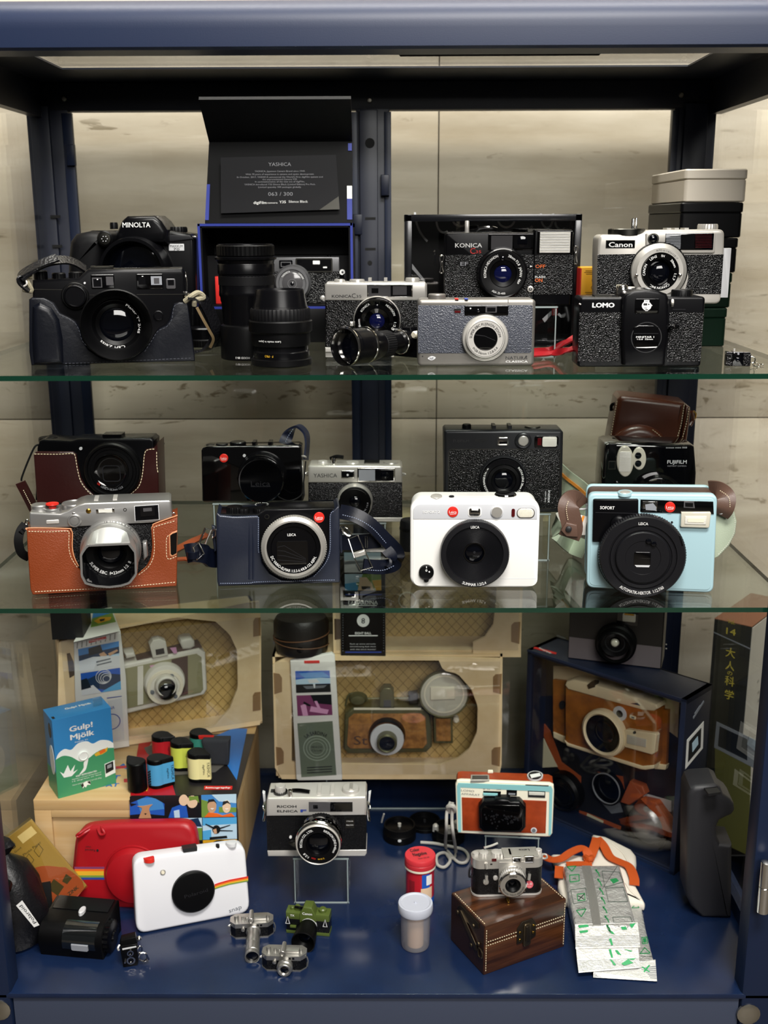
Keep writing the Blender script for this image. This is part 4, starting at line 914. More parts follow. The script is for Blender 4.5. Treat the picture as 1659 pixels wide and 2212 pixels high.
p = t('viewfinder_window'); p.poly('pale_grey',[(1092,1030),(1292,1016),(1300,1142),(1098,1156)],0,.0008,.0002); p.poly('black_satin',[(1098,1034),(1287,1021),(1294,1136),(1104,1150)],.0006,.0016,.0003); p.poly('window_dark',[(1140,1040),(1256,1032),(1262,1108),(1146,1116)],.0014,.0020); p.poly('window_grey',[(1165,1048),(1235,1043),(1238,1070),(1168,1076)],.0018,.0023)
p = t('flash'); p.poly('bright_chrome',[(780,1056),(930,1048),(934,1082),(786,1090)],0,.0010,.0002); p.poly('flash_lens',[(800,1058),(912,1052),(915,1079),(804,1085)],.0008,.0013)
t('focus_lamp').lathe('brass', 720, 1072, [(21, 0), (20, .0008), (8, .0014)], n=24)
ring(t('sensor_ring'), 'steel_dark', 1018, 1060, 14, 9, 0, .0006, 20)
p = t('function_dial'); p.lathe('camera_silver',605,1154,[(54,0),(53,.0025),(48,.003),(42,.003),(40,.0022),(34,.0022),(32,.0034),(8,.0036)], n=48); p.rect('bright_chrome',588,1085,612,1112,0,.0022,4,.0004)
p = t('thumb_wheel'); p.rect('dark_ink',362,1140,490,1178,-.002,.0003,10); p.rect('chrome',374,1146,482,1173,.0,.0012,8,.0006)
zA = t.pt(350, 1088)[1]; zB = zT
p = t('exposure_dial'); p.vl('camera_silver',328,1050,[(70,-.001),(70,.0035),(62,.0045)],.016,56,.02)
p = t('shutter_button'); p.vl('camera_silver',430,1088,[(62,-.001),(62,.0045),(56,.0052)],.010,48,.015); p('soft_release').vl('red_enamel',428,1040,[(30,-.001),(30,.001),(52,.003),(50,.004),(38,.0036)],.010,36)
p = t('shutter_dial'); p.vl('camera_silver',612,1050,[(104,-.001),(104,.0052),(98,.0062),(88,.0062),(86,.0056)],.017,72,.015)
p = t('hot_shoe'); a, b = t.pt(760,1004)[0], t.pt(950,996)[0]; p.box('chrome', a, a+.004,.008,.026, zT-.001, zT+.0022); p.box('chrome', b-.004, b,.008,.026, zT-.001, zT+.0022); p.box('steel_dark', a, b,.008,.026, zT-.001, zT+.0006)
t.top(zT+.0001); p = t('lettering'); p.text('dark_ink', 'FUJIFILM',1215,958,22,.0003, w=145, rot=180); p.text('dark_ink', 'X100VI',1050,965,14,.0003, w=70, rot=180); t.front()
cs = t('half_case'); cs.praw('orange_leather', G([(268, None),(250,1700),(228,1400),(220,1222),(235,1212),(545,1216),(572,1226),(585,1258),(582,1360),(600,1450),(640,1530),(700,1600),(850,1660),(1000,1640),(1120,1580),(1190,1520),(1228,1450),(1240,1350),(1232,1220),(1240,1195),(1262,1176),(1430,1122),(1446,1112),(1444,1400),(1440,1660),(1436, None)]),-.037,.0032,.0012,.003)
for P_ in ([(232,1236),(400,1240),(540,1234),(562,1250),(560,1360),(580,1450),(630,1530)],[(1130,1590),(1205,1530),(1248,1450),(1258,1350),(1252,1215),(1270,1196),(1430,1150)],[(285,1728),(600,1712),(1000,1690),(1425,1650)],[(1372,1270),(1356,1300),(1358,1440),(1380,1462),(1436,1440)]): cs('stitching').dash('thread_cream', P_,.0036,15,9,4)
for P_ in ([(220,1222),(235,1209),(548,1213),(576,1224),(590,1258),(588,1360),(604,1445),(640,1520)],[(1150,1560),(1195,1520),(1232,1450),(1244,1350),(1236,1220),(1246,1192),(1262,1172),(1446,1106)]): cs('edge_piping').tube('orange_edge',[(x, y,.0015) for x, y in P_],5, sub=4)
w = cs('side_cutout'); w.poly('orange_edge',[(1376,1265),(1400,1245),(1443,1228),(1440,1425),(1400,1445),(1380,1432)],.002,.0036,.0005); w.poly('black_gloss',[(1386,1270),(1404,1256),(1442,1242),(1438,1412),(1405,1430),(1390,1420)],.003,.0040)
lb = t('lens_barrel'); lb.lathe('camera_silver',905,1372,[(242,0),(240,.006),(232,.007),(232,.012),(226,.013),(222,.019),(216,.020)],.0,84, cap1=False); lb('scale_lettering').arc('dark_ink', '16 11 8 5.6 4 2.8 2',905,1372,238,68,17,.0072, span=60, dref=0)
lb('aperture_tab').poly('camera_silver',[(1160,1330),(1195,1322),(1205,1440),(1170,1480)],.008,.016,.002)
hood = t('lens_hood'); n = 64
fo = [(648,1420),(700,1344),(1058,1328),(1112,1398),(1118,1590),(1062,1664),(990,1688),(890,1700),(780,1692),(690,1668),(655,1602)]
def polyring(th, pts, d, n=64, c=None):
    """resample a pixel outline by angle about its centre"""
    Q_ = [th.pt(x, y, d) for x, y in pts]; cx = sum(q[0] for q in Q_)/len(Q_); cy = sum(q[1] for q in Q_)/len(Q_); R = []
    for i in range(n):
        a = 2*math.pi*i/n; dx, dy = cos(a), sin(a); best = None
        for j in range(len(Q_)):
            (x1, y1), (x2, y2) = Q_[j], Q_[(j+1) % len(Q_)]; ex, ey = x2-x1, y2-y1; den = dx*ey-dy*ex
            if abs(den) < 1e-12: continue
            s_ = ((x1-cx)*ey-(y1-cy)*ex)/den; u = ((x1-cx)*dy-(y1-cy)*dx)/den
            if s_ > 0 and -1e-6 <= u <= 1+1e-6: best = s_ if best is None else max(best, s_)
        R.append((cx+dx*best, cy+dy*best))
    return R, (cx, cy)
dH = .036
R1, cc = polyring(t, fo, dH); c0 = t.pt(905, 1372, 0)
rim = lambda R, d, s_: [t.V(cc[0]+(a-cc[0])*s_, cc[1]+(b-cc[1])*s_, d) for a, b in R]
circ3 = lambda rp, d, cx=c0[0], cy=c0[1]: [t.V(cx+t.k*rp*cos(2*math.pi*i/n), cy+t.k*rp*sin(2*math.pi*i/n), d) for i in range(n)]
hood.skin('camera_silver',[circ3(214,.020), circ3(226,.022), rim(R1, dH-.002,1.0), rim(R1, dH,.99), rim(R1, dH,.92), rim(R1, dH-.002,.91)], False, False)
hood('inner_wall').skin('black_satin',[rim(R1, dH-.0019,.912), rim(R1, dH-.006,.90), circ3(196,.022), circ3(190,.018)], False, False)
p = t('front_lens'); p.lathe('black',905,1372,[(196,.0215),(188,.0165),(160,.0155),(130,.0155),(110,.014),(100,.0125)],.0,56, cap1=False); p.lathe('lens_glass',905,1372,[(102,.0115),(80,.0128),(40,.0138),(10,.014)],.0,40)
p('ring_lettering').arc('white_ink', 'SUPER EBC  f=23mm 1:2  II',905,1372,168,-92,26,.0166, flip=True, span=128, bold=.01, dref=0).arc('white_ink', 'FUJINON ASPHERICAL LENS',905,1372,168,98,20,.0166, span=120, dref=0)
for cx, cy, sd in ((218,1165,-1),(1412,1108,1)): t('strap_lug').tube('bright_chrome',[(cx-14, cy,-.010),(cx, cy-22,-.008),(cx+16, cy,-.008),(cx, cy+22,-.010)],7, closed=True)
t('wrist_strap').strap('black_matte',[(205,1180,-.010),(165,1235,-.006),(150,1320,-.004),(175,1410,-.008),(240,1450,-.016)],.008,.0025); t('strap_keeper').tube('black',[(165,1225,-.006),(190,1250,-.006)],24)
# ---- glossy black compact on a riser
t = Th('compact_camera', 'glossy black compact camera with red round badge and capped lens, behind the navy one', 'camera', 'D2',500,916, y=.195)
zb = t.M.translation.z
t('body').poly('black_gloss',[(126,905),(118,530),(128,512),(165,500),(845,492),(866,506),(882,900),(870,914),(140,916)],-.024,0,.002,.002)
def badge(t, cx, cy, r, d=0, label=True):
    p = t('red_badge'); p.disc('red_enamel', cx, cy, r, d, d+.0008,.0003); q = p('badge_lettering'); q.text('white_ink', 'Leica', cx, cy-1, r*.55, d+.0010, w=r*1.35); q.poly('white_ink',[(cx-r*.55, cy+r*.42),(cx+r*.6, cy+r*.34),(cx+r*.6, cy+r*.4),(cx-r*.55, cy+r*.48)], d+.0008, d+.001)
badge(t, 288, 587, 32)
t('self_timer_lamp').disc('pale_grey', 441, 568, 11, 0, .001)
p = t('lens_barrel'); p.lathe('black_satin',565,735,[(178,0),(176,.008),(170,.010),(168,.016)], n=64); p('ring_lettering').arc('grey_ink', 'LEICA DC VARIO-SUMMICRON',562,735,172,90,11,.0105, span=54, dref=0)
c = t('lens_cap'); c.lathe('black_gloss',565,752,[(166,.016),(170,.0165),(168,.0205),(160,.0215),(150,.0212)],.02,64); q = c('cap_lettering'); q.text('charcoal', 'Leica',562,775,42,.0216, w=140); q.rect('charcoal',490,798,636,801,.0212,.0216)
for nm, cx, r, h in (('zoom_lever',190,34,.002),('shutter_button',275,46,.003),('mode_dial',395,60,.005)): t(nm).vl('black_satin', cx,502,[(r,-.001),(r, h),(r-6, h+.0008)],.010,40,.04)
for x in (508,628): t('hot_shoe_rail').box('black_satin', t.pt(x-14,495)[0], t.pt(x+14,495)[0],.006,.020, t.pt(0,498)[1], t.pt(0,476)[1])
t.top(t.pt(500,496)[1]+.0001); t('lettering').text('grey_ink', 'LEICA D-LUX',775,489,9,.0003, w=100, rot=180); t.front()
t('strap_lug').tube('chrome', [(862, 575, -.008), (886, 572, -.004), (900, 580, -.008)], 8)
mat('navy_leather', '#0d142a', .42, bump=('noise', 400, .2, .0003))
s_ = t('hand_strap'); s_.strap('navy_leather',[(730,500,-.030),(760,430,-.034),(805,360,-.034),(850,350,-.030),(900,400,-.022),(912,480,-.016),(900,600,-.012)],.012,.0022,[(1,0,.4),(1,.2,.3),(.5,1,0),(.2,1,0),(.2,1,0),(.2,1,0),(.3,1,0)]); s_('stitching').dash('thread_navy',[(742,480),(768,425),(806,368)],-.026,9,8,4)
t('cap_cord').tube('black_matte',[(900,610,-.006),(885,760,.002),(868,860,.006),(780,905,.012),(705,880,.018),(690,860,.018)],5)
onstand('clear acrylic riser under the glossy black camera with the lens cap', t, .195, .026, .08, 'D2', 500)
# ---- silver rangefinder
t = Th('rangefinder_camera', 'silver topped rangefinder with YASHICA lettering at the middle of the lower glass shelf', 'camera', 'D2',1270,1062, y=.265)
zb = t.M.translation.z
t('body').poly('black_leather_fine',[(920,1050),(918,770),(1620,770),(1622,1050)],-.03,0,.001,.001)
t('top_cover').poly('satin_chrome',[(917,772),(916,655),(930,642),(1605,642),(1620,655),(1622,772)],-.031,.0006,.002,.002)
t('base_cover').poly('satin_chrome',[(920,1062),(918,1030),(1622,1030),(1620,1062)],-.031,.0006,.0008,.0008)
p = vfbox(t,1165,680,1264,738, 'bright_chrome', 'window_dark',9,4, 'rangefinder_window', False); p.disc('pale_grey',1213,712,8,.0014,.0018)
p = t('viewfinder_window'); p.rect('bright_chrome',1284,662,1568,763,0,.0012,4,.0004); p.rect('window_pale',1296,674,1418,756,.001,.0015); p.rect('window_dark',1418,674,1556,756,.001,.0015); p.lathe('lens_glass',1490,715,[(34,.0014),(24,.0018),(8,.002)], n=24)
t('lettering').text('dark_ink', 'YASHICA', 1046, 715, 31, .0008, w=174)
p = t('lens_barrel'); p.lathe('satin_chrome',1268,900,[(132,0),(132,.012),(126,.014),(126,.020),(118,.022)],.0,64, cap1=False); p.lathe('black',1268,915,[(118,.0215),(110,.0225),(84,.0205),(44,.017)],.02,56, cap1=False); lens_front(p,1268,915,46,.017)
p('ring_lettering').arc('grey_ink', 'YASHICA LENS 1:2.8',1268,915,92,-60,11,.0222, flip=True, span=120, dref=.02)
for nm, cx, r, h, m in (('rewind_knob',1028,40,.006, 'chrome'),('film_dial',1250,52,.005, 'chrome'),('counter_dial',1535,58,.005, 'satin_chrome')): t(nm).vl(m, cx,645,[(r,-.001),(r, h*.6),(r-5, h)],.014,40,.03)
t('shutter_button').vl('bright_chrome',1110,642,[(20,-.001),(20,.005),(14,.009)],.010,24).vl('chrome',1110,642,[(34,-.001),(34,.0022)],.010,24)
t('wind_lever').tube('black', [(1085, 590, -.016), (1130, 575, -.014), (1180, 580, -.012)], 15)
t('hot_shoe').box('steel_dark', t.pt(1335,640)[0], t.pt(1450,640)[0],.009,.024, t.pt(0,644)[1]-.001, t.pt(0,636)[1])
t('strap_lug').tube('chrome', [(918, 690, -.01), (898, 700, -.006), (915, 715, -.01)], 6)
t('strap_lug').tube('chrome', [(1620, 700, -.01), (1645, 706, -.006), (1622, 718, -.01)], 6)
onstand('clear acrylic riser under the silver YASHICA camera', t, .265, .034, .07, 'D2', 1270)
# ---- navy cased compact
yw = yaw_of('D2', 245, 1535, 1155, 1508, S2)
t = Th('compact_camera', 'black compact camera in navy leather case with big silver knurled lens ring', 'camera', 'D2',700,1522, z=S2, yaw=yw)
G = lambda pts: grounded(t, pts)
mat('navy_case', '#121828', .38, bump=('noise', 300, .2, .0004), spec=.6)
zT = t.pt(700, 985)[1]
t('body').praw('black_satin', G([(262, None),(258,1006),(540,1006),(600,968),(1120,960),(1125, None)]),-.030,0,.0015,.002)
cs = t('leather_case'); cs.praw('navy_case', G([(250, None),(240,1500),(232,1010),(240,985),(262,1006),(360,1018),(540,1012),(556,1040),(556,1250),(575,1360),(630,1440),(720,1490),(860,1500),(970,1450),(1040,1360),(1072,1260),(1074,1010),(1090,985),(1138,938),(1152,945),(1156,1490),(1150, None)]),-.034,.0036,.0014,.003)
for P_ in ([(262,1022),(400,1030),(535,1024),(546,1060),(546,1250),(552,1300)],[(960,1470),(1045,1375),(1082,1265),(1084,1020),(1110,985)],[(262,1522),(480,1520),(560,1510),(1120,1496)]): cs('stitching').dash('thread_navy', P_,.0040,9,7,4)
for x in (478,505): cs('fold_ridge').tube('navy_case',[(x,1030,.002),(x+2,1250,.0025),(x+2,1490,.0025)],12, sub=3)
badge(t, 1000, 1030, 40)
p = t('self_timer_lamp'); ring(p, 'steel_dark',610,1025,18,13,0,.0008,24); p.disc('lens_glass',610,1025,13,0,.0005)
lb = t('lens_ring'); lb.lathe('satin_chrome',815,1235,[(232,0),(232,.010)],.0,180,.0, cap1=False); lb.lathe('silver_paint',812,1250,[(236,.008),(240,.009),(240,.0165),(236,.0175)],.012,168,.028, cap1=False); lb.lathe('satin_chrome',810,1262,[(236,.0172),(234,.0185),(210,.0205),(198,.0205),(194,.019)],.0205,84, cap1=False)
p = t('front_lens'); p.lathe('black_satin',810,1262,[(196,.0195),(190,.0185),(168,.0178),(160,.0165),(130,.0160)],.018,72); p.rect('black_gloss',682,1212,918,1376,.0158,.0168,10)
for y0 in (1240,1265,1300,1335): p('shutter_blade').poly('charcoal',[(690, y0+10),(740, y0-2 if y0 == 1240 else y0+14),(900,1335+(y0-1240)*.25),(900,1338+(y0-1240)*.25),(740, y0+2 if y0 == 1240 else y0+18),(690, y0+13)],.0166,.0170)
p('shutter_edge').rect('steel_dark', 700, 1374, 905, 1378, .0166, .0171)
p('ring_lettering').text('white_ink', 'LEICA',795,1158,20,.0182, w=62, bold=.01).arc('white_ink', 'DC VARIO-ELMAR 1:3.3-6.4/8.8-132 ASPH.',810,1262,168,-92,22,.0186, flip=True, span=140, bold=.008, dref=.018)
for nm, cx, r, h, yy in (('control_dial',370,62,.007,.012),('shutter_button',436,44,.005,.008),('mode_dial',570,62,.0055,.010)): t(nm).vl('black', cx,998,[(r,-.003),(r, h*.7),(r-5, h)], yy,48,.05)
t.top(t.pt(600,998)[1]+.0056); t('dial_lettering').arc('white_ink', 'P A S M SCN 1 2',572,930,48,90,12,.0004, span=250); t.front()
t.top(zT+.0003); t('lettering').text('white_ink', 'LEICA C-LUX',1005,957,11,.0003, w=125, rot=180); t.front()
mat('navy_strap', '#070b18', .35, bump=('noise', 350, .25, .0004), spec=.3)
sl = t('shoulder_strap')
A_ = [(1156,985,-.012),(1260,1010,-.006),(1380,1080,-.004),(1490,1190,-.006),(1580,1290,-.010),(1570,1370,-.006),(1470,1400,.004),(1330,1390,.010)]
sl.strap('navy_strap', A_,.014,.0026,[(.3,.4,1),(.3,.4,1),(.3,.5,1),(.4,.5,1),(.6,.3,1),(0,.3,1),(0,.2,1),(0,.2,1)])
sl('stitching').dash('thread_navy',[(1175,1010),(1290,1042),(1400,1110),(1500,1220)],.003,9,8,4); sl('stitching').dash('thread_navy',[(1335,1418),(1470,1425),(1560,1390)],.012,9,8,4)
sl('cross_band').strap('navy_strap',[(1150,1215,-.02),(1260,1215,-.018),(1380,1205,-.014),(1455,1195,-.016)],.015,.003,(0,.1,1)); sl('keeper').strap('navy_strap',[(1500,1270,-.002),(1540,1330,.002),(1500,1400,.006)],.012,.003,(.5,.6,.6))
def trap(p, q, m='bright_chrome', r=5): p.tube(m, q, r, closed=True, sub=1, n=8)
trap(sl('buckle'),[(1220,1190,.004),(1290,1160,.002),(1345,1290,.006),(1262,1330,.010)], r=6); trap(sl('buckle'),[(1345,1170,-.010),(1360,1170,-.010),(1360,1255,-.008),(1345,1255,-.008)])
trap(sl('buckle'),[(1262,1330,.010),(1345,1290,.008),(1400,1400,.012),(1310,1425,.012)], r=6); sl('buckle_plate').poly('satin_chrome',[(1255,1300),(1340,1275),(1350,1310),(1268,1335)],.008,.012,.001)
sl('clip').tube('bright_chrome',[(1165,1105,-.004),(1200,1110,.0),(1235,1150,.003),(1215,1165,.004),(1175,1130,.002)],9, closed=True)
s2 = t('shoulder_strap'); s2.strap('navy_strap',[(10,1300,.010),(60,1290,.012),(140,1300,.008),(180,1330,0),(240,1335,-.012)],.018,.003,(0,.2,1)); s2('loop_keeper').tube('navy_strap',[(55,1280,.013),(60,1330,.013)],45, n=14)
trap(s2('clip'),[(105,1220,.012),(150,1110,.006),(195,1120,.004),(150,1230,.010)], r=8); trap(s2('buckle'),[(60,1250,.016),(100,1220,.014),(140,1300,.014),(90,1345,.016)], r=7)
for cx, cy in ((215,1130),(1158,1140)): t('strap_tab').poly('navy_case',[(cx-18, cy-40),(cx+14, cy-30),(cx+18, cy+150),(cx+2, cy+160),(cx-12, cy+60)],-.008,-.004,.001)
t('strap_ring').tube('bright_chrome',[(200,1140,-.003),(225,1120,0),(228,1165,0),(205,1180,-.003)],7, closed=True)
# ---- cords of the orange cased camera's neighbour: brown strap lying flat
t = Th('leather_strap', 'thin orange leather strap lying flat between the orange and navy cased cameras', 'strap', 'D1',1500,1480, z=S2+.0015)
t('band').strap3('orange_leather',[t.Mi @ atz('D1', x, y, S2+.002) for x, y in ((1400,1400),(1480,1360),(1580,1310),(1640,1285),(1690,1262))],.007,.0018,(0,1,.2)); t('band').strap3('orange_leather',[t.Mi @ atz('D1', x, y, S2+.002) for x, y in ((1400,1470),(1500,1460),(1580,1470),(1650,1455))],.006,.0018,(0,1,.2))
# ---- dark round lens case
t = Th('lens_cover', 'round black rubber lens cap peeking out behind the white instant camera', 'lens cap', 'D3',150,1575, z=S2, dy=.022)
t('shell').vl('rubber',0,0,[(86,0),(92,.002),(92,.030),(84,.033),(70,.034)],0,48, raw=(0,0)); t('rim').vl('black',0,0,[(93,.022),(96,.023),(96,.025),(93,.026)],0,48, raw=(0,0), cap0=False, cap1=False)
# ---- dark grey instant hybrid
t = Th('instant_camera', 'dark grey instant camera with black leather front, raised on a riser behind the white one', 'camera', 'D3',985,1192, y=.165)
zb = t.M.translation.z
mat('gun_grey', '#26272a', .34, .4, bump=('fine', 2500, .05, .0002))
t('body').poly('gun_grey',[(478,1192),(460,1175),(452,470),(470,452),(1500,452),(1524,475),(1508,1178),(1490,1192)],-.034,0,.003,.003)
t('panel_rim').rect('steel_dark',495,622,1480,1158,-.001,.0006,26); t('leather_panel').rect('black_leather',500,628,1474,1152,-.001,.0009,22,.0002)
t('lettering').text('dark_ink', 'FUJIFILM', 606, 548, 24, .0003, w=140, bold=.015)
p = t('emblem'); P_ = circ(788,545,58,20,28); p.poly('dark_ink', P_,0,.0004); p.poly('gun_grey', circ(788,545,55,17,28),.0003,.0006); p.text('dark_ink', 'INSTAX',788,542,17,.0008, w=96, bold=.015)
p = t('selfie_mirror'); p.rect('dark_ink',926,510,1038,600,0,.0008,20); p.rect('bright_chrome',932,514,1032,596,.0006,.0018,18,.0012); p.rect('window_dark',948,556,1018,576,.0017,.0021,6)
p = t('shutter_button'); p.lathe('gun_grey',1165,550,[(74,0),(72,.002),(60,.0028),(54,.0026)], n=48); p.lathe('satin_chrome',1165,552,[(46,.0024),(45,.0038),(38,.0044),(10,.0046)], n=40)
p = t('flash'); p.rect('black_gloss',1265,505,1477,610,0,.0010,22,.0003); p.rect('flash_lens',1336,514,1462,602,.0008,.0018,14,.0003); p('red_lamp').rect('red_dark',1292,524,1325,588,.0008,.0015,5)
p = t('lens_barrel'); p.lathe('gun_grey',985,895,[(210,0),(208,.006),(200,.008),(196,.008)], n=72, cap1=False); p.lathe('black_satin',985,900,[(198,.0075),(194,.0105),(150,.0108),(140,.0098),(112,.0098),(106,.008),(82,.0065)], n=64, cap1=False); lens_front(p,985,903,84,.0065)
p('ring_lettering').arc('white_ink', 'FOCUS RANGE 0.1m - \u221e',985,900,172,180,19,.0111, span=76).arc('white_ink', 'INSTAX LENS 28mm F2.0',985,900,172,-2,19,.0111, span=86)
t('lettering').text('pale_grey', 'instax',1397,1048,26,.0013, w=115, rot=-90, bold=.01).text('pale_grey', 'mini Evo',1364,1050,15,.0013, w=100, rot=-90)
zt = t.pt(985, 453)[1]
t('print_dial').vl('black', 655, 450, [(40, -.001), (40, .005), (34, .006)], .010, 36, .04)
t('mode_dial').vl('steel_dark', 1243, 450, [(72, -.001), (72, .003), (64, .004)], .016, 48, .03)
for x in (907,1050): t('hot_shoe_rail').box('gun_grey', t.pt(x-16,440)[0], t.pt(x+16,440)[0],.006,.022, zt-.001, t.pt(0,425)[1])
t('top_button').vl('charcoal', 530, 450, [(38, -.001), (38, .001)], .012, 28)
onstand('clear acrylic riser under the dark grey instant camera', t, .165, .036, .095, 'D3', 985)
# ---- white instant camera
t = Th('instant_camera', 'white instant camera with large black ribbed lens and red round badge', 'camera', 'D3',730,1866, z=S2, yaw=-.8)
a, b = t.pt(148, 1868), t.pt(1316, 1075)
mat('grey_band', '#c3c5c9', .45); mat('warm_white', '#f1f0ec', .3)
t('back_shell').praw('warm_white', rr(a[0]+.001, .0005, b[0]-.001, b[1], .0105, 8), -.036, -.0115, 0, .006)
t('front_shell').praw('warm_white', rr(a[0], 0, b[0], b[1], .0112, 8), -.0112, 0, .0028, .001, 4)
t('face_plate').rect('warm_white',176,1116,1288,1852,-.001,.0005,62,.0003); t('grey_band').rect('grey_band',178,1118,1286,1252,-.001,.0009,(0,0,62,62),.0001)
t('face_seam').rect('pale_grey', 945, 1783, 1284, 1786, 0, .0006)
t('lettering').text('white_ink', 'SOFORT 2', 338, 1185, 24, .0012, w=150, bold=.012)
badge(t, 532, 1186, 48, .0008)
p = t('viewfinder_window'); p.rect('white_plastic',668,1142,788,1232,.0006,.0014,28,.0003); p.rect('bright_chrome',677,1150,779,1224,.001,.0022,24,.0008); p.rect('window_dark',690,1178,768,1192,.0021,.0025,5).rect('warm_white',700,1158,760,1172,.0021,.0025,5)
p = t('shutter_button'); p.lathe('pale_grey',927,1190,[(55,.0008),(54,.0020),(50,.0024)], n=48); p.lathe('satin_chrome',927,1190,[(48,.0022),(46,.0030),(10,.0031)], n=40)
t('red_lamp').rect('red_dark', 1059, 1158, 1087, 1230, .0008, .0016, 13)
p = t('flash'); p.rect('bright_chrome',1106,1152,1264,1241,.0008,.0014,40); p.rect('flash_lens',1112,1157,1258,1236,.0012,.0022,36,.0003)
for i in range(9): p('flash_rib').rect('cream', 1136+i*12, 1164, 1139+i*12, 1230, .002, .0025)
lb = t('lens_ring'); lb.lathe('lens_black',728,1560,[(300,0),(304,.002),(306,.010),(300,.012)],.008,240,.012, cap1=False); lb.lathe('lens_black',728,1567,[(301,.0118),(298,.0135),(252,.0140),(248,.0132)],.0135,96, cap1=False)
prof = []
for i in range(24):
    r = 248-i*6.4; d_ = .0130-.0045*(i/24); prof += [(r, d_), (r-3.2, d_-.00055)]
p = t('lens_cone'); p.lathe('lens_black',728,1567, prof+[(96,.0082)],.0135,84, cap1=False); p('center_ring').lathe('black_gloss',728,1567,[(96,.0081),(94,.0090),(86,.0090),(84,.006)],.0135,56, cap1=False)
f = t('front_lens'); f.lathe('lens_glass',728,1567,[(88,.0055),(50,.0066),(20,.0072),(6,.0073)],.0135,48); f.lathe('charcoal',728,1567,[(13,.0072),(10,.0078)],.0135,20)
lb('ring_lettering').text('white_ink', 'LEICA',731,1322,23,.0143, w=74, bold=.012).arc('white_ink', 'SUMMAR 1:2/2.4',728,1567,275,-90,27,.0144, flip=True, span=44, bold=.012, dref=.0135)
p = t('selfie_dial'); p.lathe('black',295,1732,[(67,.0004),(66,.0040),(60,.0048),(56,.0046)], n=48); p.poly('black',[(270,1780),(276,1812),(295,1820),(314,1812),(320,1780)],.0004,.004,.001)
ring(p('dial_mark'), 'white_ink',295,1711,9,5,.0046,.005,20); p('dial_mark').disc('white_ink',321,1723,7,.0046,.005, n=16); p('dial_mark').rect('white_ink',292,1674,299,1690,.0044,.005)
zt = b[1]; t.top(zt)
t('power_button').poly('chrome', circ(385,1040,52,20,32),-.001,.0012,.0006); t('top_button').poly('charcoal', circ(520,1043,24,8,20),-.0005,.0008); t.front()
t('film_lever').vl('black_gloss', 1003, 1060, [(98, -.003), (98, .0035), (90, .0048)], .019, 56)
t('side_slider').box('black', t.pt(350, 1000)[0], t.pt(610, 1000)[0], .0365, .039, zt-.006, zt-.002)
# ---- piano black instant camera
t = Th('instant_camera', 'piano black instant camera with frosted oval flash, behind the mint camera', 'camera', 'D4',785,0, z=S2, y=.195)
t('body').praw('black_gloss',[(t.pt(440,800)[0],0),(t.pt(1125,800)[0],0), t.pt(1128,700), t.pt(1112,500), t.pt(1085,486), t.pt(480,472), t.pt(445,484), t.pt(437,520), t.pt(420,760)],-.045,0,.004,.004,4)
t('side_grip').rect('black_satin', 470, 480, 520, 660, -.002, .0012, 8, .0008)
p = t('flash'); p.poly('flash_clear', circ(592,612,64,117,40),0,.003,.0016); p.rect('flash_lens',550,538,630,690,.0025,.0036,12,.0003)
p = t('sensor_window'); p.poly('flash_clear', circ(697, 592, 52, 86, 36), 0, .0022, .0012)
for cy, r in ((570,25),(630,25)): p('sensor_eye').lathe('lens_glass',690, cy,[(r,.0020),(r*.9,.0032),(r*.3,.0036)], n=28)
t('lettering').text('pale_grey', 'FUJIFILM',978,615,27,.0004, w=142, bold=.01).text('grey_ink', 'INSTANT CAMERA',978,646,11,.0004, w=138).text('pale_grey', 'instax mini 50S',975,508,12,.0004, w=152)
p = t('side_window'); p.rect('steel_dark',466,608,518,672,.001,.0016,4); p.rect('window_dark',472,614,512,666,.0014,.0020,3)
p = t('lens_barrel'); p.lathe('black_gloss',815,880,[(190,0),(188,.010),(170,.012),(164,.012),(160,.018),(140,.0195),(128,.017)],.0,64)
t('knob').lathe('black_gloss', 535, 800, [(32, 0), (30, .004), (24, .005)], n=32)
t('blue_tab').rect('pale_grey', 975, 800, 1120, 830, -.03, -.026)
# ---- brown leather case
t = Th('camera_case', 'brown leather camera case with cream stitching, standing behind the piano black camera', 'camera case', 'D4',770,0, z=S2, y=.285, yaw=-4)
mat('brown_leather', '#4c2414', .32, bump=('noise', 260, .2, .0004), coat=.3, coatr=.25)
zt0 = t.pt(540, 130)[1]
t('shell').praw('brown_leather',[(t.pt(462,500)[0],0),(t.pt(990,500)[0],0), t.pt(1000,485), t.pt(1020,330), t.pt(1045,190), t.pt(1040,176), t.pt(900,158), t.pt(600,124), t.pt(560,126), t.pt(535,150), t.pt(500,320), t.pt(470,480)],-.05,0,.006,.006,4)
t('side_gusset').praw('brown_leather',[(t.pt(985,500)[0],0),(t.pt(1010,500)[0],0), t.pt(1085,260), t.pt(1084,214), t.pt(1050,192), t.pt(1030,300)],-.048,-.004,.003,.003)
t('lens_bulge').poly('brown_leather', circ(700, 520, 215, 172, 40), -.002, .010, .008)
for P_ in ([(1032,190),(1010,330),(985,420),(958,485)],[(1068,215),(1050,320),(1010,470)],[(530,160),(505,300),(475,470)],[(795,375),(850,420),(890,480)]): t('stitching').dash('thread_cream', P_,.0006 if P_[0][0] != 795 else .009,11,8,5)
t('strap_ring').tube('brass',[(1100,235,-.02),(1118,255,-.022),(1112,290,-.024),(1092,300,-.02)],7); t('strap_tab').tube('brown_leather',[(1085,240,-.015),(1095,300,-.02),(1072,345,-.018)],14)
t('strap_tab').tube('black_satin', [(530, 175, -.02), (490, 190, -.02), (485, 230, -.022)], 12)
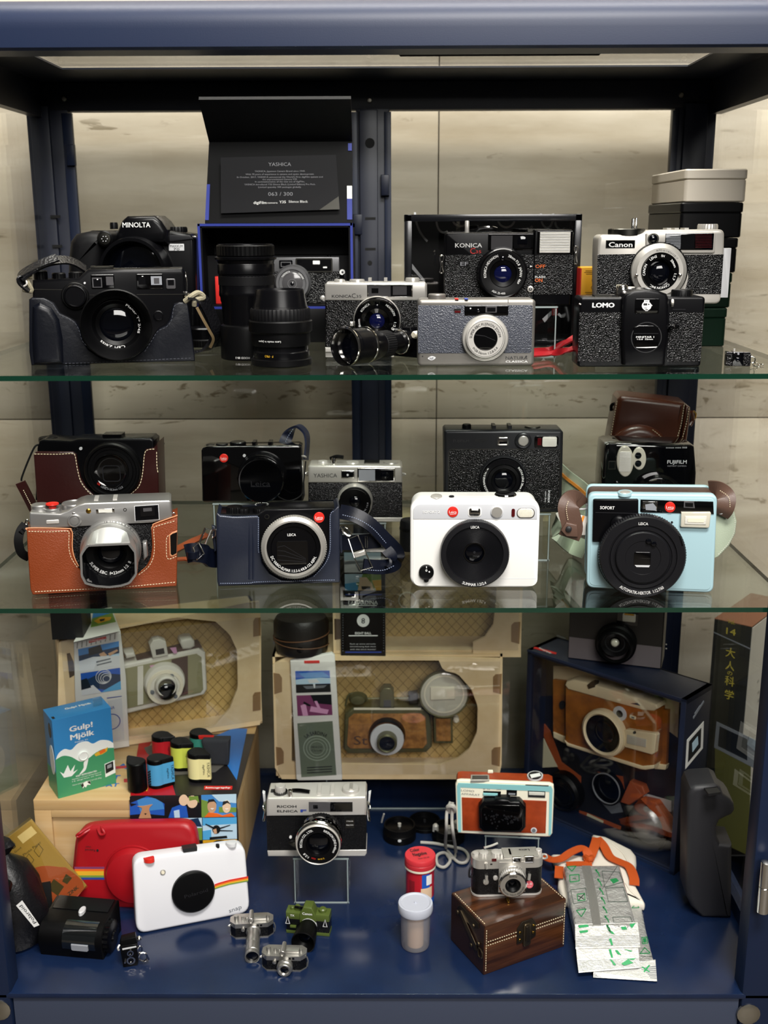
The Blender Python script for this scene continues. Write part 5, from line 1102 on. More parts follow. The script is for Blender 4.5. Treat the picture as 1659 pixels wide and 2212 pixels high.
# ---- mint instant camera
yw = yaw_of('D4', 300, 1560, 1232, 1597, S2)
t = Th('instant_camera', 'mint blue instant camera with brown middle, big black lens and sage strap', 'camera', 'D4',765,1582, z=S2, yaw=yw*.9, roll=-.0)
mat('mint', '#a3c3cb',.38); mat('brown_mid', '#4a352d',.5, bump=('leather',900,.4,.0004)); mat('sage', '#a9b59f',.8, bump=('noise',900,.5,.0005)); mat('taupe_leather', '#5a4338',.42, bump=('noise',500,.3,.0004)); mat('stripe_orange', '#dd8a2a',.7); mat('stripe_white', '#e6e2da',.7)
out = round_px([(300, 1558), (314, 852), (1282, 862), (1250, 1598)], 55)
t('front_shell').poly('mint', out, -.010, 0, .002, .001)
def sc_(pts, d): return [t.pt(x, y, 0) for x, y in pts]
P0 = [t.pt(x, y, 0) for x, y in out]; ci = (sum(p_[0] for p_ in P0)/len(P0), sum(p_[1] for p_ in P0)/len(P0))
mid = inset(P0 if sarea(P0) > 0 else P0[::-1], .0012)
t('middle_band').praw('brown_mid', mid,-.036,-.0095); t('back_shell').praw('mint', P0,-.044,-.0355,.001,.003)
t('face_plate').poly('mint', round_px([(322,1538),(336,880),(1258,888),(1228,1576)],40),-.001,.0005,.0003)
bp = t('logo_panel'); bp.poly('black_satin',[(352,902),(362,896),(684,896),(690,904),(690,1060),(560,1218),(352,1214),(346,1204)],0,.0035,.001); bp.rect('charcoal',368,996,686,1000,.003,.0038); bp.rect('steel_dark',372,908,680,916,.003,.0038); bp('lettering').text('white_ink', 'SOFORT',457,958,24,.0039, w=105, bold=.02); bp('finger_bump').lathe('black_satin',540,1080,[(58,.003),(54,.006),(40,.007)], n=36)
wb = t('window_bar'); wb.poly('black_gloss',[(706,898),(1250,914),(1254,1008),(1190,1004),(1030,1000),(715,994),(703,985)],0,.0014,.0004); wb('viewfinder').poly('bright_chrome',[(722,911),(832,914),(828,986),(720,983)],.0012,.0020,.0003).poly('window_pale',[(740,935),(800,925),(825,955),(820,980),(745,975)],.0018,.0022)
wb('meter_window').poly('window_grey',[(1030,912),(1105,914),(1112,962),(1028,958)],.0012,.0017).poly('window_dark',[(1040,922),(1098,924),(1098,952),(1040,950)],.0016,.002)
badge(t, 926, 955, 40, .0014)
p = t('flash'); p.poly('flash_clear',[(1010,993),(1228,992),(1234,1000),(1222,1104),(1212,1112),(1010,1106),(1004,1098)],0,.0042,.001); p.poly('flash_lens',[(1040,1022),(1200,1022),(1194,1086),(1036,1082)],.004,.0048,.0003); p.rect('cream',1060,1036,1180,1070,.0046,.0052,6)
t('sensor_hole').disc('dark_ink', 940, 1068, 9, 0, .0007, n=16)
lb = t('lens_ring'); lb.lathe('lens_black',700,1305,[(312,0),(312,.008)],.0,96, cap1=False); lb.lathe('lens_black',716,1316,[(300,.008),(316,.009),(316,.015),(308,.0165)],.012,200,.016, cap1=False)
lb.lathe('lens_black',722,1332,[(310,.0162),(302,.0178),(246,.0180),(242,.0165),(236,.0165),(232,.0182),(210,.0183),(206,.0172),(200,.0172),(196,.0190),(192,.0195)],.018,96)
lb('name_lettering').text('white_ink', 'LEICA',727,1078,21,.0183, w=68, bold=.008); lb('ring_lettering').arc('white_ink', 'AUTOMATIK-HEKTOR  1:12.7/60',722,1332,270,-89,25,.0184, flip=True, span=70, bold=.008, dref=.018)
fp = t('lens_plate'); fp.lathe('lens_black',722,1330,[(192,.0194),(188,.0200),(128,.0200),(122,.0190),(90,.0183)],.018,72)
fp('shutter').rect('black_gloss',656,1288,780,1398,.0184,.0196,16,.0004); fp('shutter_line').rect('steel_dark',664,1336,778,1340,.0194,.0199); fp('shutter_edge').poly('pale_grey',[(662,1388),(776,1390),(768,1404),(675,1402)],.0192,.0199)
sw = fp('sensor_eyes'); sw.poly('black',[(745,1200),(765,1190),(815,1215),(828,1235),(808,1250),(760,1225)],.020,.0212,.0004)
for cx, cy in ((766,1210),(803,1228)): fp('sensor_eye').lathe('lens_glass', cx, cy,[(20,.021),(16,.0218),(6,.022)],.021,20)
t('focus_tab').poly('black', [(985, 1165), (1005, 1160), (1030, 1245), (1010, 1252)], .010, .018, .001)
t.top(t.pt(700,858)[1]+.0002); t('shutter_button').poly('mint', circ(590,838,56,17,32),-.002,.001,.0004).poly('chrome', circ(590,838,40,11,28),.0008,.0016,.0004); t.front()
for nm, P_, w_ in (('strap_tab',[(255,950,-.016),(200,900,-.012),(165,960,-.008),(195,1100,-.008),(170,1180,-.010)],.020),('strap_tab',[(1225,820,-.03),(1290,830,-.022),(1345,880,-.014),(1335,960,-.012),(1300,1005,-.016)],.017)):
    t(nm).strap('taupe_leather', P_, w_, .003)
t('tab_flap').poly('taupe_leather',[(110,1130),(150,1070),(230,1090),(240,1180),(150,1175)],-.006,-.003,.001)
t('snap_button').lathe('dark_ink', 168, 1122, [(24, -.004), (22, -.0015), (12, -.0008)], n=24)
t('stitching').dash('thread_cream',[(165,910),(150,970),(165,1060)],-.004,8,7,4); t('stitching').dash('thread_cream',[(1300,830),(1365,880),(1375,960)],-.010,8,7,4)
t('strap_ring').tube('pale_grey',[(245,925,-.016),(300,930,-.016),(300,965,-.016),(245,965,-.016)],8, closed=True); t('strap_ring').tube('pale_grey',[(1285,962,-.016),(1310,950,-.014),(1315,1000,-.014),(1280,990,-.016)],8, closed=True)
s_ = t('fabric_strap'); s_.strap3('sage',[t.Mi @ aty('D4', x, y, d) for x, y, d in ((60,690,.30),(140,770,.25),(240,850,.2),(320,930,.16))],.028,.002,(.35,.2,1))
for off, m in ((-.006, 'stripe_orange'),(.0, 'stripe_white'),(.006, 'stripe_orange')): s_('stripe').strap3(m,[t.Mi @ (aty('D4', x, y, d)+Vector((0,-.0016, off))) for x, y, d in ((60,690,.30),(140,770,.25),(240,850,.2),(320,930,.16))],.006 if m == 'stripe_white' else .003,.0012,(.35,.2,1))
s2 = t('fabric_strap'); P_ = [(1262,940,-.02),(1350,935,-.016),(1410,990,-.014),(1420,1100,-.014),(1370,1240,-.018),(1262,1335,-.024)]
pp = [t.pt(x, y,-.02) for x, y in ((1270,965),(1380,955),(1405,985),(1425,1060),(1415,1150),(1370,1240),(1290,1325),(1255,1340))]; s2.praw('sage', pp,-.024,-.020,.001)
s2('stitching').dash('thread_white',[(1385,975),(1412,1060),(1402,1150),(1360,1230),(1285,1312)],-.0196,9,7,3)
s3 = t('fabric_strap'); s3.strap3('sage',[t.Mi @ v for v in (atz('D4',290,1270, S2+.012), atz('D4',190,1230, S2+.012), aty('D4',110,1160,.16), aty('D4',75,1070,.18), aty('D4',95,1000,.19))],.020,.002,(.3,.5,1))
s3('lining').strap3('stripe_white',[t.Mi @ aty('D4', x, y,.155) for x, y in ((85,995),(110,1045),(150,1085))],.004,.0015)
t('striped_end').strap('stripe_white',[(285,1020,-.010),(265,1090,-.010),(262,1160,-.012)],.008,.0015); t('striped_end').strap('stripe_orange',[(280,1020,-.0085),(258,1085,-.0085),(250,1140,-.0105)],.002,.0015)
# ---- CABINET FLOOR
def setM(t, M): t.M = M; t.Mi = M.inverted(); t.R = M.to_3x3(); t.Ri = t.R.inverted(); return t
def print_art(t, name, quad, layers, d=.0004, border=None):
    """a printed picture: quad = px corners tl,tr,br,bl; layers = (material, [(u,v) in 0..1, v down])"""
    tl, tr, br, bl = [Vector(q) for q in quad]
    def uv(u, v): return tuple((tl*(1-u)+tr*u)*(1-v)+(bl*(1-u)+br*u)*v)
    p = t(name) if isinstance(name, str) else name
    if border: p.poly(border, [uv(0, 0), uv(1, 0), uv(1, 1), uv(0, 1)], 0, d)
    for i, (m, P_) in enumerate(layers): p.poly(m, [uv(*q) for q in P_], 0, d+.00012*(i+1))
    return p
FULL = [(0, 0), (1, 0), (1, 1), (0, 1)]
mat('sky_blue', '#3f86c8',.45); mat('sky_pale', '#b8d4e6',.45); mat('sea_dark', '#16304f',.45); mat('boat_white', '#d8dadc',.45); mat('skin', '#c49a78',.5); mat('skin_light', '#e2c4a4',.5); mat('photo_dark', '#101418',.4); mat('photo_grey', '#6b7076',.45); mat('photo_purple', '#7a3a62',.45); mat('photo_pink', '#d59ac0',.45); mat('photo_yellow', '#d8a423',.45); mat('deer_tan', '#b98a64',.5); mat('leaf_green', '#6f8f3a',.5); mat('photo_blue', '#1f57b5',.45); mat('photo_cyan', '#4fa3d6',.45)
# ---- wooden crate
mat('pine', '#c8ab80',.5, bump=('grainx',160,.25,.0004), var=('#bb9560', 'grainx',55,.35,.7)); mat('pine_side', '#bf9f74',.5, bump=('grainx',160,.25,.0004), var=('#b38d5a', 'grainz',55,.35,.7))
t = Th('wooden_crate', 'pale pine wooden crate with framed front and blue stencilled lid, carrying the milk carton', 'crate', 'E1',870,600, z=FL, y=.185)
a, b = t.pt(214, 110), t.pt(1515, 60); X0, X1, ZC = a[0], b[0], (a[1]+b[1])/2; D = .205
t('lid').box('pine', X0, X1, 0, D, ZC-.0125, ZC, .0008)
t('side_board').box('pine_side', X0, X0+.012,.001, D,0, ZC-.0128,.0005); t('side_board').box('pine_side', X1-.012, X1,.001, D,0, ZC-.0128,.0005)
t('back_board').box('pine', X0+.012, X1-.012, D-.01, D, 0, ZC-.0128)
t('front_panel').box('pine', X0+.012, X1-.012, .0045, .010, 0, ZC-.0128)
fr = t('front_frame'); fr.box('pine', X0, X0+.019,0,.0044,0, ZC-.0128,.0005).box('pine', X1-.019, X1,0,.0044,0, ZC-.0128,.0005).box('pine', X0+.019, X1-.019,0,.0044, ZC-.0215, ZC-.0128,.0005).box('pine', X0+.019, X1-.019,0,.0044,0,.012,.0005)
t.top(ZC); t.q = 'D5'; p = t('stencil_lettering')
mat('stencil_blue', '#2b6aa8', .6); mat('stencil_red', '#b8393a', .6)
for s_, x, y, h, w, m in (('NAA',690,1045,42,220, 'stencil_blue'),('EAST',660,1115,40,170, 'stencil_blue'),('BOAT',655,1160,26,165, 'stencil_blue')): p.text(m, s_, x, y, h*1.7,.0003, w=w, bold=.03, rot=2)
p.poly('stencil_red',[(715,1045),(800,1038),(800,1052),(715,1060)],0,.0004).poly('stencil_red',[(765,1122),(805,1120),(805,1142),(765,1142)],0,.0004); t.front()
# ---- large cardboard window box on the crate (left)
clear('box_window', '#fbfaf6', .05)
def kraft_frame(t, out, hole, d=.004, n=72):
    """front board with a rounded window: out/hole px outlines"""
    R0, c0 = polyring(t, out, 0, n); R1, c1 = polyring(t, hole, 0, n)
    R0, _ = polyring_c(t, out, c1, n); R1, _ = polyring_c(t, hole, c1, n); R0 = [(a, max(b,0)) for a, b in R0]; R1 = [(a, max(b,.004)) for a, b in R1]
    V = lambda R, d_: [t.V(a, b, d_) for a, b in R]
    t('front_board').skin('kraft', [V(R1, -d), V(R0, -d), V(R0, 0), V(R1, 0), V(R1, -d)], False, False)
def polyring_c(th, pts, c, n):
    Q_ = [th.pt(x, y, 0) for x, y in pts]; cx, cy = c
    ang = [math.atan2(q[1]-cy, q[0]-cx) for q in Q_]
    A = sorted([2*math.pi*i/n-math.pi for i in range(n)]); R = []
    for a in A:
        dx, dy = cos(a), sin(a); best = None
        for j in range(len(Q_)):
            (x1, y1), (x2, y2) = Q_[j], Q_[(j+1) % len(Q_)]; ex, ey = x2-x1, y2-y1; den = dx*ey-dy*ex
            if abs(den) < 1e-12: continue
            s_ = ((x1-cx)*ey-(y1-cy)*ex)/den; u = ((x1-cx)*dy-(y1-cy)*dx)/den
            if s_ > 0 and -1e-6 <= u <= 1+1e-6: best = s_ if best is None else max(best, s_)
        R.append((cx+dx*best, cy+dy*best))
    return R, c
def lattice(p, m, x0, y0, x1, y1, step, d, slope=1.15, w=2.2):
    """crossed diagonal lines clipped to a px rectangle"""
    def clip(ax, ay, bx, by):
        t0, t1 = 0, 1
        for (pq, qq) in ((-(bx-ax), ax-x0), (bx-ax, x1-ax), (-(by-ay), ay-y0), (by-ay, y1-ay)):
            if abs(pq) < 1e-9:
                if qq < 0: return None
            else:
                r = qq/pq
                if pq < 0: t0 = max(t0, r)
                else: t1 = min(t1, r)
        return (ax+(bx-ax)*t0, ay+(by-ay)*t0, ax+(bx-ax)*t1, ay+(by-ay)*t1) if t0 < t1 else None
    H = y1-y0; k = x0-H*slope-step
    while k < x1+H*slope+step:
        for sg in (1, -1):
            c = clip(k, y0-20, k+sg*(H+40)*slope, y1+20)
            if c:
                ax, ay, bx, by = c; L_ = math.hypot(bx-ax, by-ay)
                if L_ > 6:
                    nx, ny = -(by-ay)/L_*w/2, (bx-ax)/L_*w/2
                    p.poly(m, [(ax+nx, ay+ny), (bx+nx, by+ny), (bx-nx, by-ny), (ax-nx, ay-ny)], d-.0002, d)
        k += step
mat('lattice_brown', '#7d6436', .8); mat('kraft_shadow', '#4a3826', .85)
t = Th('cardboard_box', 'kraft cardboard window box with a white camera inside, standing tilted on the wooden crate', 'box', 'D5',1000,880, z=FL+ZC+.0023, y=.33, yaw=20)
LB = t
out = [(355,1040),(362,268),(900,165),(1602,18),(1614,200),(1612,800),(1345,860),(1180,895),(800,985)]
hole = [(470,900),(470,290),(760,185),(1080,125),(1330,150),(1420,230),(1465,330),(1470,560),(1420,690),(1320,800),(1150,820),(900,850)]
kraft_frame(t, out, hole)
Zt = min(t.pt(1000, 145)[1], S2-.03-FL-ZC); XL, XR = t.pt(362, 400)[0], t.pt(1612, 400)[0]; D = .055
def shellbox(t, XL, XR, Zt, D, lm='kraft', Zb=.0):
    s_ = t('box_shell'); s_.box(lm, XL, XL+.003,.004, D, Zb, Zt).box(lm, XR-.003, XR,.004, D, Zb, Zt).box(lm, XL, XR,.004, D, Zt-.003, Zt).box(lm, XL, XR,.004, D, Zb, Zb+.003)
    t('inner_card').box('kraft_inner', XL+.003, XR-.003, D*.72, D, Zb+.003, Zt-.003)
shellbox(t, XL, XR, Zt, D)
t.front(-D*.72); lattice(t('lattice_print'), 'lattice_brown', 720, 120, 1560, 800, 62, .0006, .95); t.front()
t('window_film').box('blister', XL+.004, XR-.004, -.012, -.0114, .012, Zt-.006)
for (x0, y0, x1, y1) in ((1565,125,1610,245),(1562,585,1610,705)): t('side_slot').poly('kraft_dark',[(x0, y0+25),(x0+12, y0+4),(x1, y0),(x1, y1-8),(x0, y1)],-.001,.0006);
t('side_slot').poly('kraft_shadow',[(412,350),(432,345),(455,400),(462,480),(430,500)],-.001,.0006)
sl = t('printed_sleeve'); mat('sleeve_white', '#dcdad4', .5); mat('stripe_grey', '#8f8d88', .5)
sl.praw('sleeve_white', grounded(t,[(455,274),(742,205),(775,480),(797, None),(490, None),(462,600)]),0,.004,.0006)
for i in range(9): sl('sleeve_stripe').poly('stripe_grey',[(475+i*29,282-i*7),(482+i*29,281-i*7),(480+i*29,316-i*7),(473+i*29,317-i*7)],.004,.0043)
t.top(Zt); sl('folded_top').poly('sleeve_white',[(455,274),(742,205),(690,60),(570,85)],0,.0008); print_art(t, sl('photo_print'),[(575,95),(685,72),(715,150),(560,185)],[('leaf_green', FULL),('sky_blue',[(0,0),(1,0),(1,.3),(0,.4)]),('photo_yellow',[(.1,.6),(.4,.45),(.9,.6),(.8,.8),(.3,.85)]),('photo_dark',[(.35,.6),(.6,.6),(.55,.75),(.4,.75)])],.0012); t.front()
q = sl('brand_label'); q.poly('red_ink',[(547,268),(655,242),(658,258),(549,284)],.004,.0044); q.text('white_ink', 'lomography',602,263,11,.0047, w=96)
ART1 = [('sky_pale', FULL),('sky_blue',[(0,0),(1,0),(1,.25),(0,.3)]),('sea_dark',[(.0,.28),(.3,.25),(1,.2),(1,.45),(0,.5)]),('boat_white',[(0,.5),(.35,.42),(1,.55),(1,1),(0,1)]),('photo_dark',[(.25,.05),(.55,.0),(.6,.3),(.25,.35)]),('skin',[(.5,.35),(.62,.3),(.7,.45),(.55,.5)]),('boat_white',[(.4,.55),(.55,.45),(.75,.5),(.85,.9),(.45,.95)]),('photo_grey',[(.42,.62),(.78,.58),(.78,.63),(.42,.68)]),('photo_grey',[(.43,.75),(.8,.7),(.8,.75),(.43,.8)]),('skin',[(.72,.4),(.95,.3),(.97,.36),(.76,.5)])]
ART2 = [('photo_blue', FULL),('sea_dark',[(0,.4),(.5,.1),(1,.3),(1,.6),(.6,.9),(.2,.7)]),('photo_cyan',[(.6,.9),(1,.6),(1,1),(.5,1)]),('boat_white',[(0,.75),(.3,.6),(.5,1),(0,1)]),('photo_dark',[(.0,.3),(.15,.25),(.25,.7),(0,.75)])]
print_art(t, sl('photo_print'), [(482, 322), (735, 272), (740, 435), (495, 470)], ART1, .0043)
ph = print_art(t, sl('photo_print'), [(498, 472), (742, 437), (748, 570), (505, 608)], ART2, .0043)
for i in range(4): ring(ph, 'boat_white', 640+i*6, 492+i*4, 46-i*8, 43-i*8, .0044, .0051, 24)
sl('sleeve_rule').poly('blue_ink',[(660,622),(752,610),(752,614),(660,627)],.004,.0044); sl('sleeve_lettering').text('blue_ink', 'LA SARDINA',640,690,22,.0045, w=130)
sl('sleeve_panel').poly('pale_grey',[(665,640),(752,622),(770,880),(700,890)],.004,.0042); ring(sl('sleeve_mark'), 'blue_ink',690,770,52,47,.0041,.0045,32)
t = Th('display_camera', 'white and olive camera with white lens, packed in the tilted left cardboard box', 'camera', 'D5',1040,700, y=.345)
Mw = LB.M.copy(); setM(t, Mw); t.front(-.018)
ol = mat('olive_panel', '#8e8a68', .5); wp = mat('off_white', '#dcd8cc', .4)
t('body').poly('off_white',[(700,450),(760,415),(1230,318),(1270,345),(1282,570),(1262,605),(800,720),(700,735)],-.03,0,.003,.002)
p = t('front_panel'); p.poly('olive_panel',[(760,445),(1215,350),(1245,372),(1256,570),(1240,590),(780,690),(745,690)],0,.0012,.0004); p.poly('brown_mid',[(1060,385),(1160,362),(1162,600),(1060,625)],.001,.0016); p.poly('off_white',[(850,430),(885,422),(885,660),(850,668)],.001,.0018)
for P_ in ([(925,425),(1010,408),(1025,425),(940,445)],[(1050,315),(1088,310),(1095,345),(1075,350)]): t('pink_trim').poly('photo_pink', P_,.001,.002)
p = t('viewfinder_hood'); p.poly('off_white',[(925,300),(945,268),(985,258),(1025,275),(1040,360),(945,378)],-.01,.004,.001); p.poly('window_dark',[(960,325),(1012,315),(1018,348),(965,358)],.003,.0046)
t('wind_knob').poly('off_white',[(1112,285),(1118,268),(1150,258),(1185,255),(1203,275),(1205,305),(1180,322),(1130,325)],-.02,.0,.003); t('wind_knob').poly('off_white',[(770,350),(830,340),(840,370),(780,385)],-.02,.0,.003)
t('top_plate').poly('brown_mid', [(845, 385), (1235, 288), (1250, 310), (850, 405)], -.02, -.003)
p = t('lens_barrel'); p.lathe('off_white',1030,556,[(126,0),(126,.006),(118,.010),(112,.0105),(66,.0105),(66,.020),(58,.022),(52,.0215)], n=56, cap1=False); p.lathe('lens_glass',1035,588,[(54,.019),(40,.0215),(14,.0228)],.021,36)
p('lens_ring').lathe('cream',1020,556,[(112,.0105),(110,.0118),(92,.0118),(90,.0105)],.0105,48, cap1=False)
for a in (200,320,60): p('aperture_hole').disc('photo_grey',1020+84*cos(radians(a)),560-84*sin(radians(a)),13,.0105,.0122, n=14)
# ---- small black box on top of the sleeve
t = Th('small_box', 'small matte black box lying on top of the left cardboard box, under the glass shelf', 'box', 'D5',415,262, z=FL+ZC+Zt+.0012, yaw=4)
mat('dark_card', '#0b0a0b', .5)
X0, X1 = t.pt(322, 262)[0], t.pt(515, 262)[0]; zt = S2-.009-t.M.translation.z
t('carton').box('dark_card', X0, X1, 0, .05, 0, zt, .0006)
# ---- milk carton camera
yw = yaw_of('D5', 365, 1243, 708, 1150, FL+ZC)
t = Th('toy_camera', 'blue and green milk carton shaped toy camera with white lettering, on the crate lid', 'camera', 'D5',540,1196, z=FL+ZC, yaw=yw, tilt=0)
a, b = t.pt(365,1243), t.pt(708,1140); H = t.pt(510,720)[1]; X0, X1 = t.pt(330,760)[0]+.0, t.pt(690,650)[0]
X0, X1 = (t.pt(340, 1000)[0], t.pt(700, 900)[0]); D = .036
mat('milk_blue', '#2f7fbb', .4); mat('milk_green', '#3d8f63', .4); mat('milk_white', '#e9ebe8', .45)
t('carton').box('milk_blue', X0, X1, 0, D, 0, H, .0006)
k = t.k
def f(u, v): return (X0+(X1-X0)*u, H*(1-v))
def fp(p, m, P_, d0, d1): return p.praw(m, [f(*q) for q in P_], d0, d1)
p = t('printed_front')
fp(p, 'milk_white', sm([(0,.52),(.06,.43),(.17,.39),(.28,.42),(.4,.36),(.55,.36),(.65,.41),(.78,.39),(.92,.42),(1,.47)],4)+[(1,.7),(0,.7)],0,.0002)
fp(p, 'milk_green',[(0,.50)]+sm([(.03,.49),(.14,.47),(.27,.51),(.42,.60),(.55,.585),(.7,.53),(.85,.51),(1,.53)],4)+[(1,1),(0,1)],0,.0003)
fp(p, 'milk_white',[(.06,.66),(.12,.70),(.2,.60),(.235,.69),(.32,.62),(.28,.71),(.36,.69),(.25,.755),(.12,.75)],0,.0004)
fp(p, 'milk_white', sm([(.38,.76),(.46,.69),(.47,.62),(.55,.58),(.52,.67),(.48,.73)],3, True),0,.0004)
fp(p, 'yellow_ink',[(.66,.55),(.72,.53),(.80,.53),(.90,.50),(.88,.55),(.8,.575),(.68,.58)],0,.0004); fp(p, 'orange_ink',[(.74,.53),(.84,.51),(.86,.55),(.76,.57)],0,.0005)
L2 = lambda p, m, s_, u, v, h, w, b=0: (lambda c: p.add(m,[t.V(c[0]+(x-(min(q[0] for q in glyphs(s_, b)[0])+max(q[0] for q in glyphs(s_, b)[0]))/2)*(w*(X1-X0)/(max(q[0] for q in glyphs(s_, b)[0])-min(q[0] for q in glyphs(s_, b)[0]))), c[1]+(y-CAP/2)*h*H/CAP,.0006+layer_lift(i, glyphs(s_, b)[0], b)) for i,(x, y) in enumerate(glyphs(s_, b)[0])], glyphs(s_, b)[1]))(f(u, v))
p = t('title_lettering'); L2(p, 'white_ink', 'Gulp!',.47,.155,.068,.40,.03); p = t('title_lettering'); L2(p, 'white_ink', 'Mj\u00f6lk',.48,.26,.068,.41,.03); p = t('lettering'); L2(p, 'white_ink', 'Fetthalt 3%',.46,.335,.018,.22); L2(p, 'white_ink', 'KEEP REFRIGERATED',.5,.77,.02,.36,.02)
for i, s_ in enumerate(('Maintain a constant temperature of', '14 degrees or less', 'Store camera NET WT 2.7 OZ (77g)')): L2(p, 'white_ink', s_,.5,.80+.027*i+(.02 if i == 2 else 0),.015,.5)
p = t('cow_print')
for P_ in ([(.40,.89),(.5,.87),(.56,.89),(.55,.93),(.5,.92),(.47,.95),(.45,.93),(.42,.95)],): fp(p, 'milk_white', P_,0,.0005)
for P_ in ([(.39,.90),(.43,.88),(.44,.92),(.41,.94)],[(.5,.88),(.55,.88),(.56,.92),(.53,.91)]): fp(p, 'dark_ink', P_,0,.0006)
c = f(.47,.53); p = t('lens'); R_ = [(.0055,.0),(.0055,.002),(.0048,.0023),(.0044,.0014),(.001,.0014)]
p.skin('milk_white',[[t.V(c[0]+r*cos(a*math.pi/18), c[1]+r*sin(a*math.pi/18), d) for a in range(36)] for r, d in R_], False, True)
p = t('viewfinder'); fp(p, 'milk_white',[(.82,.71),(1,.69),(1,.86),(.82,.885)],0,.0005); fp(p, 'photo_dark',[(.83,.72),(.97,.70),(.97,.81),(.83,.84)],0,.0007); fp(p, 'window_pale',[(.86,.735),(.94,.725),(.94,.77),(.86,.78)],0,.0009)
t('clear_tab').box('acrylic', X1-.016, X1-.006, D*.3, D*.3+.003, H, H+.009)
t.left(X0); p = t('side_print'); p.praw('photo_dark', circ(-.012, H*.83,.0055,.009,20),0,.0003); p.praw('milk_white', circ(-.012, H*.45,.009,.018,24),0,.0003); p.praw('milk_green',[(-D,0),(0,0),(0, H*.33),(-D, H*.30)],0,.0002); t.front()
t('slot').box('dark_ink', X0+.002, X0+.005, .004, .010, H-.002, H+.0003)
t.top(H); t('lettering').text('white_ink', 'Gulp! Mj\u00f6lk',482,672,24,.0003, w=165, bold=.03, rot=0); t.front()
# ---- photo leaflet folded over the front edge of the crate
t = Th('photo_leaflet', 'dark photo booklet cover draped over the crate edge with a grid of snapshots below', 'leaflet', 'D5',1130,1210, z=FL+ZC, y=.183)
zc = .0007; t.front(.0)
X0, X1 = t.pt(800, 1240)[0], t.pt(1462, 1215)[0]
lf = t('printed_sheet'); zlow = -.062
mat('leaflet_black', '#1a171a',.38); mat('leaflet_red', '#a8141c',.4); mat('leaflet_blue', '#2368b4',.4); mat('leaflet_grey', '#57524f',.4)
lf.box('leaflet_black', X0, X1,0,.165, zc, zc+.0012); lf.box('leaflet_black', X0, X1,-.0012,0, zlow, zc+.0012)
t.top(zc+.0012); A = t('cover_art')
A.poly('leaflet_red',[(805,1225),(860,890),(940,880),(905,960),(1040,1075),(1085,1222)],0,.0002); A.poly('leaflet_grey',[(890,930),(1130,850),(1430,850),(1445,990),(1330,1080),(1050,1100),(905,960)],0,.0003); A.poly('leaflet_blue',[(1300,870),(1440,810),(1528,812),(1462,1130)],0,.0004)
A.poly('yellow_ink',[(862+20*(1 if i % 2 else .45)*cos(radians(90+36*i)),1183-17*(1 if i % 2 else .45)*sin(radians(90+36*i))) for i in range(10)],0,.0004)
for x, y in ((898,1166),(910,1180),(905,1192),(890,1196)): t('star').poly('yellow_ink', circ(x, y,6,5,8),0,.0004)
p = t('brand_label'); p.poly('red_ink',[(1263,1166),(1436,1166),(1434,1186),(1260,1187)],0,.0005); p.text('white_ink', 'lomography',1348,1176,22,.0008, w=155, bold=.02); t.front()
t.q = 'E1'; t.front(.0012)
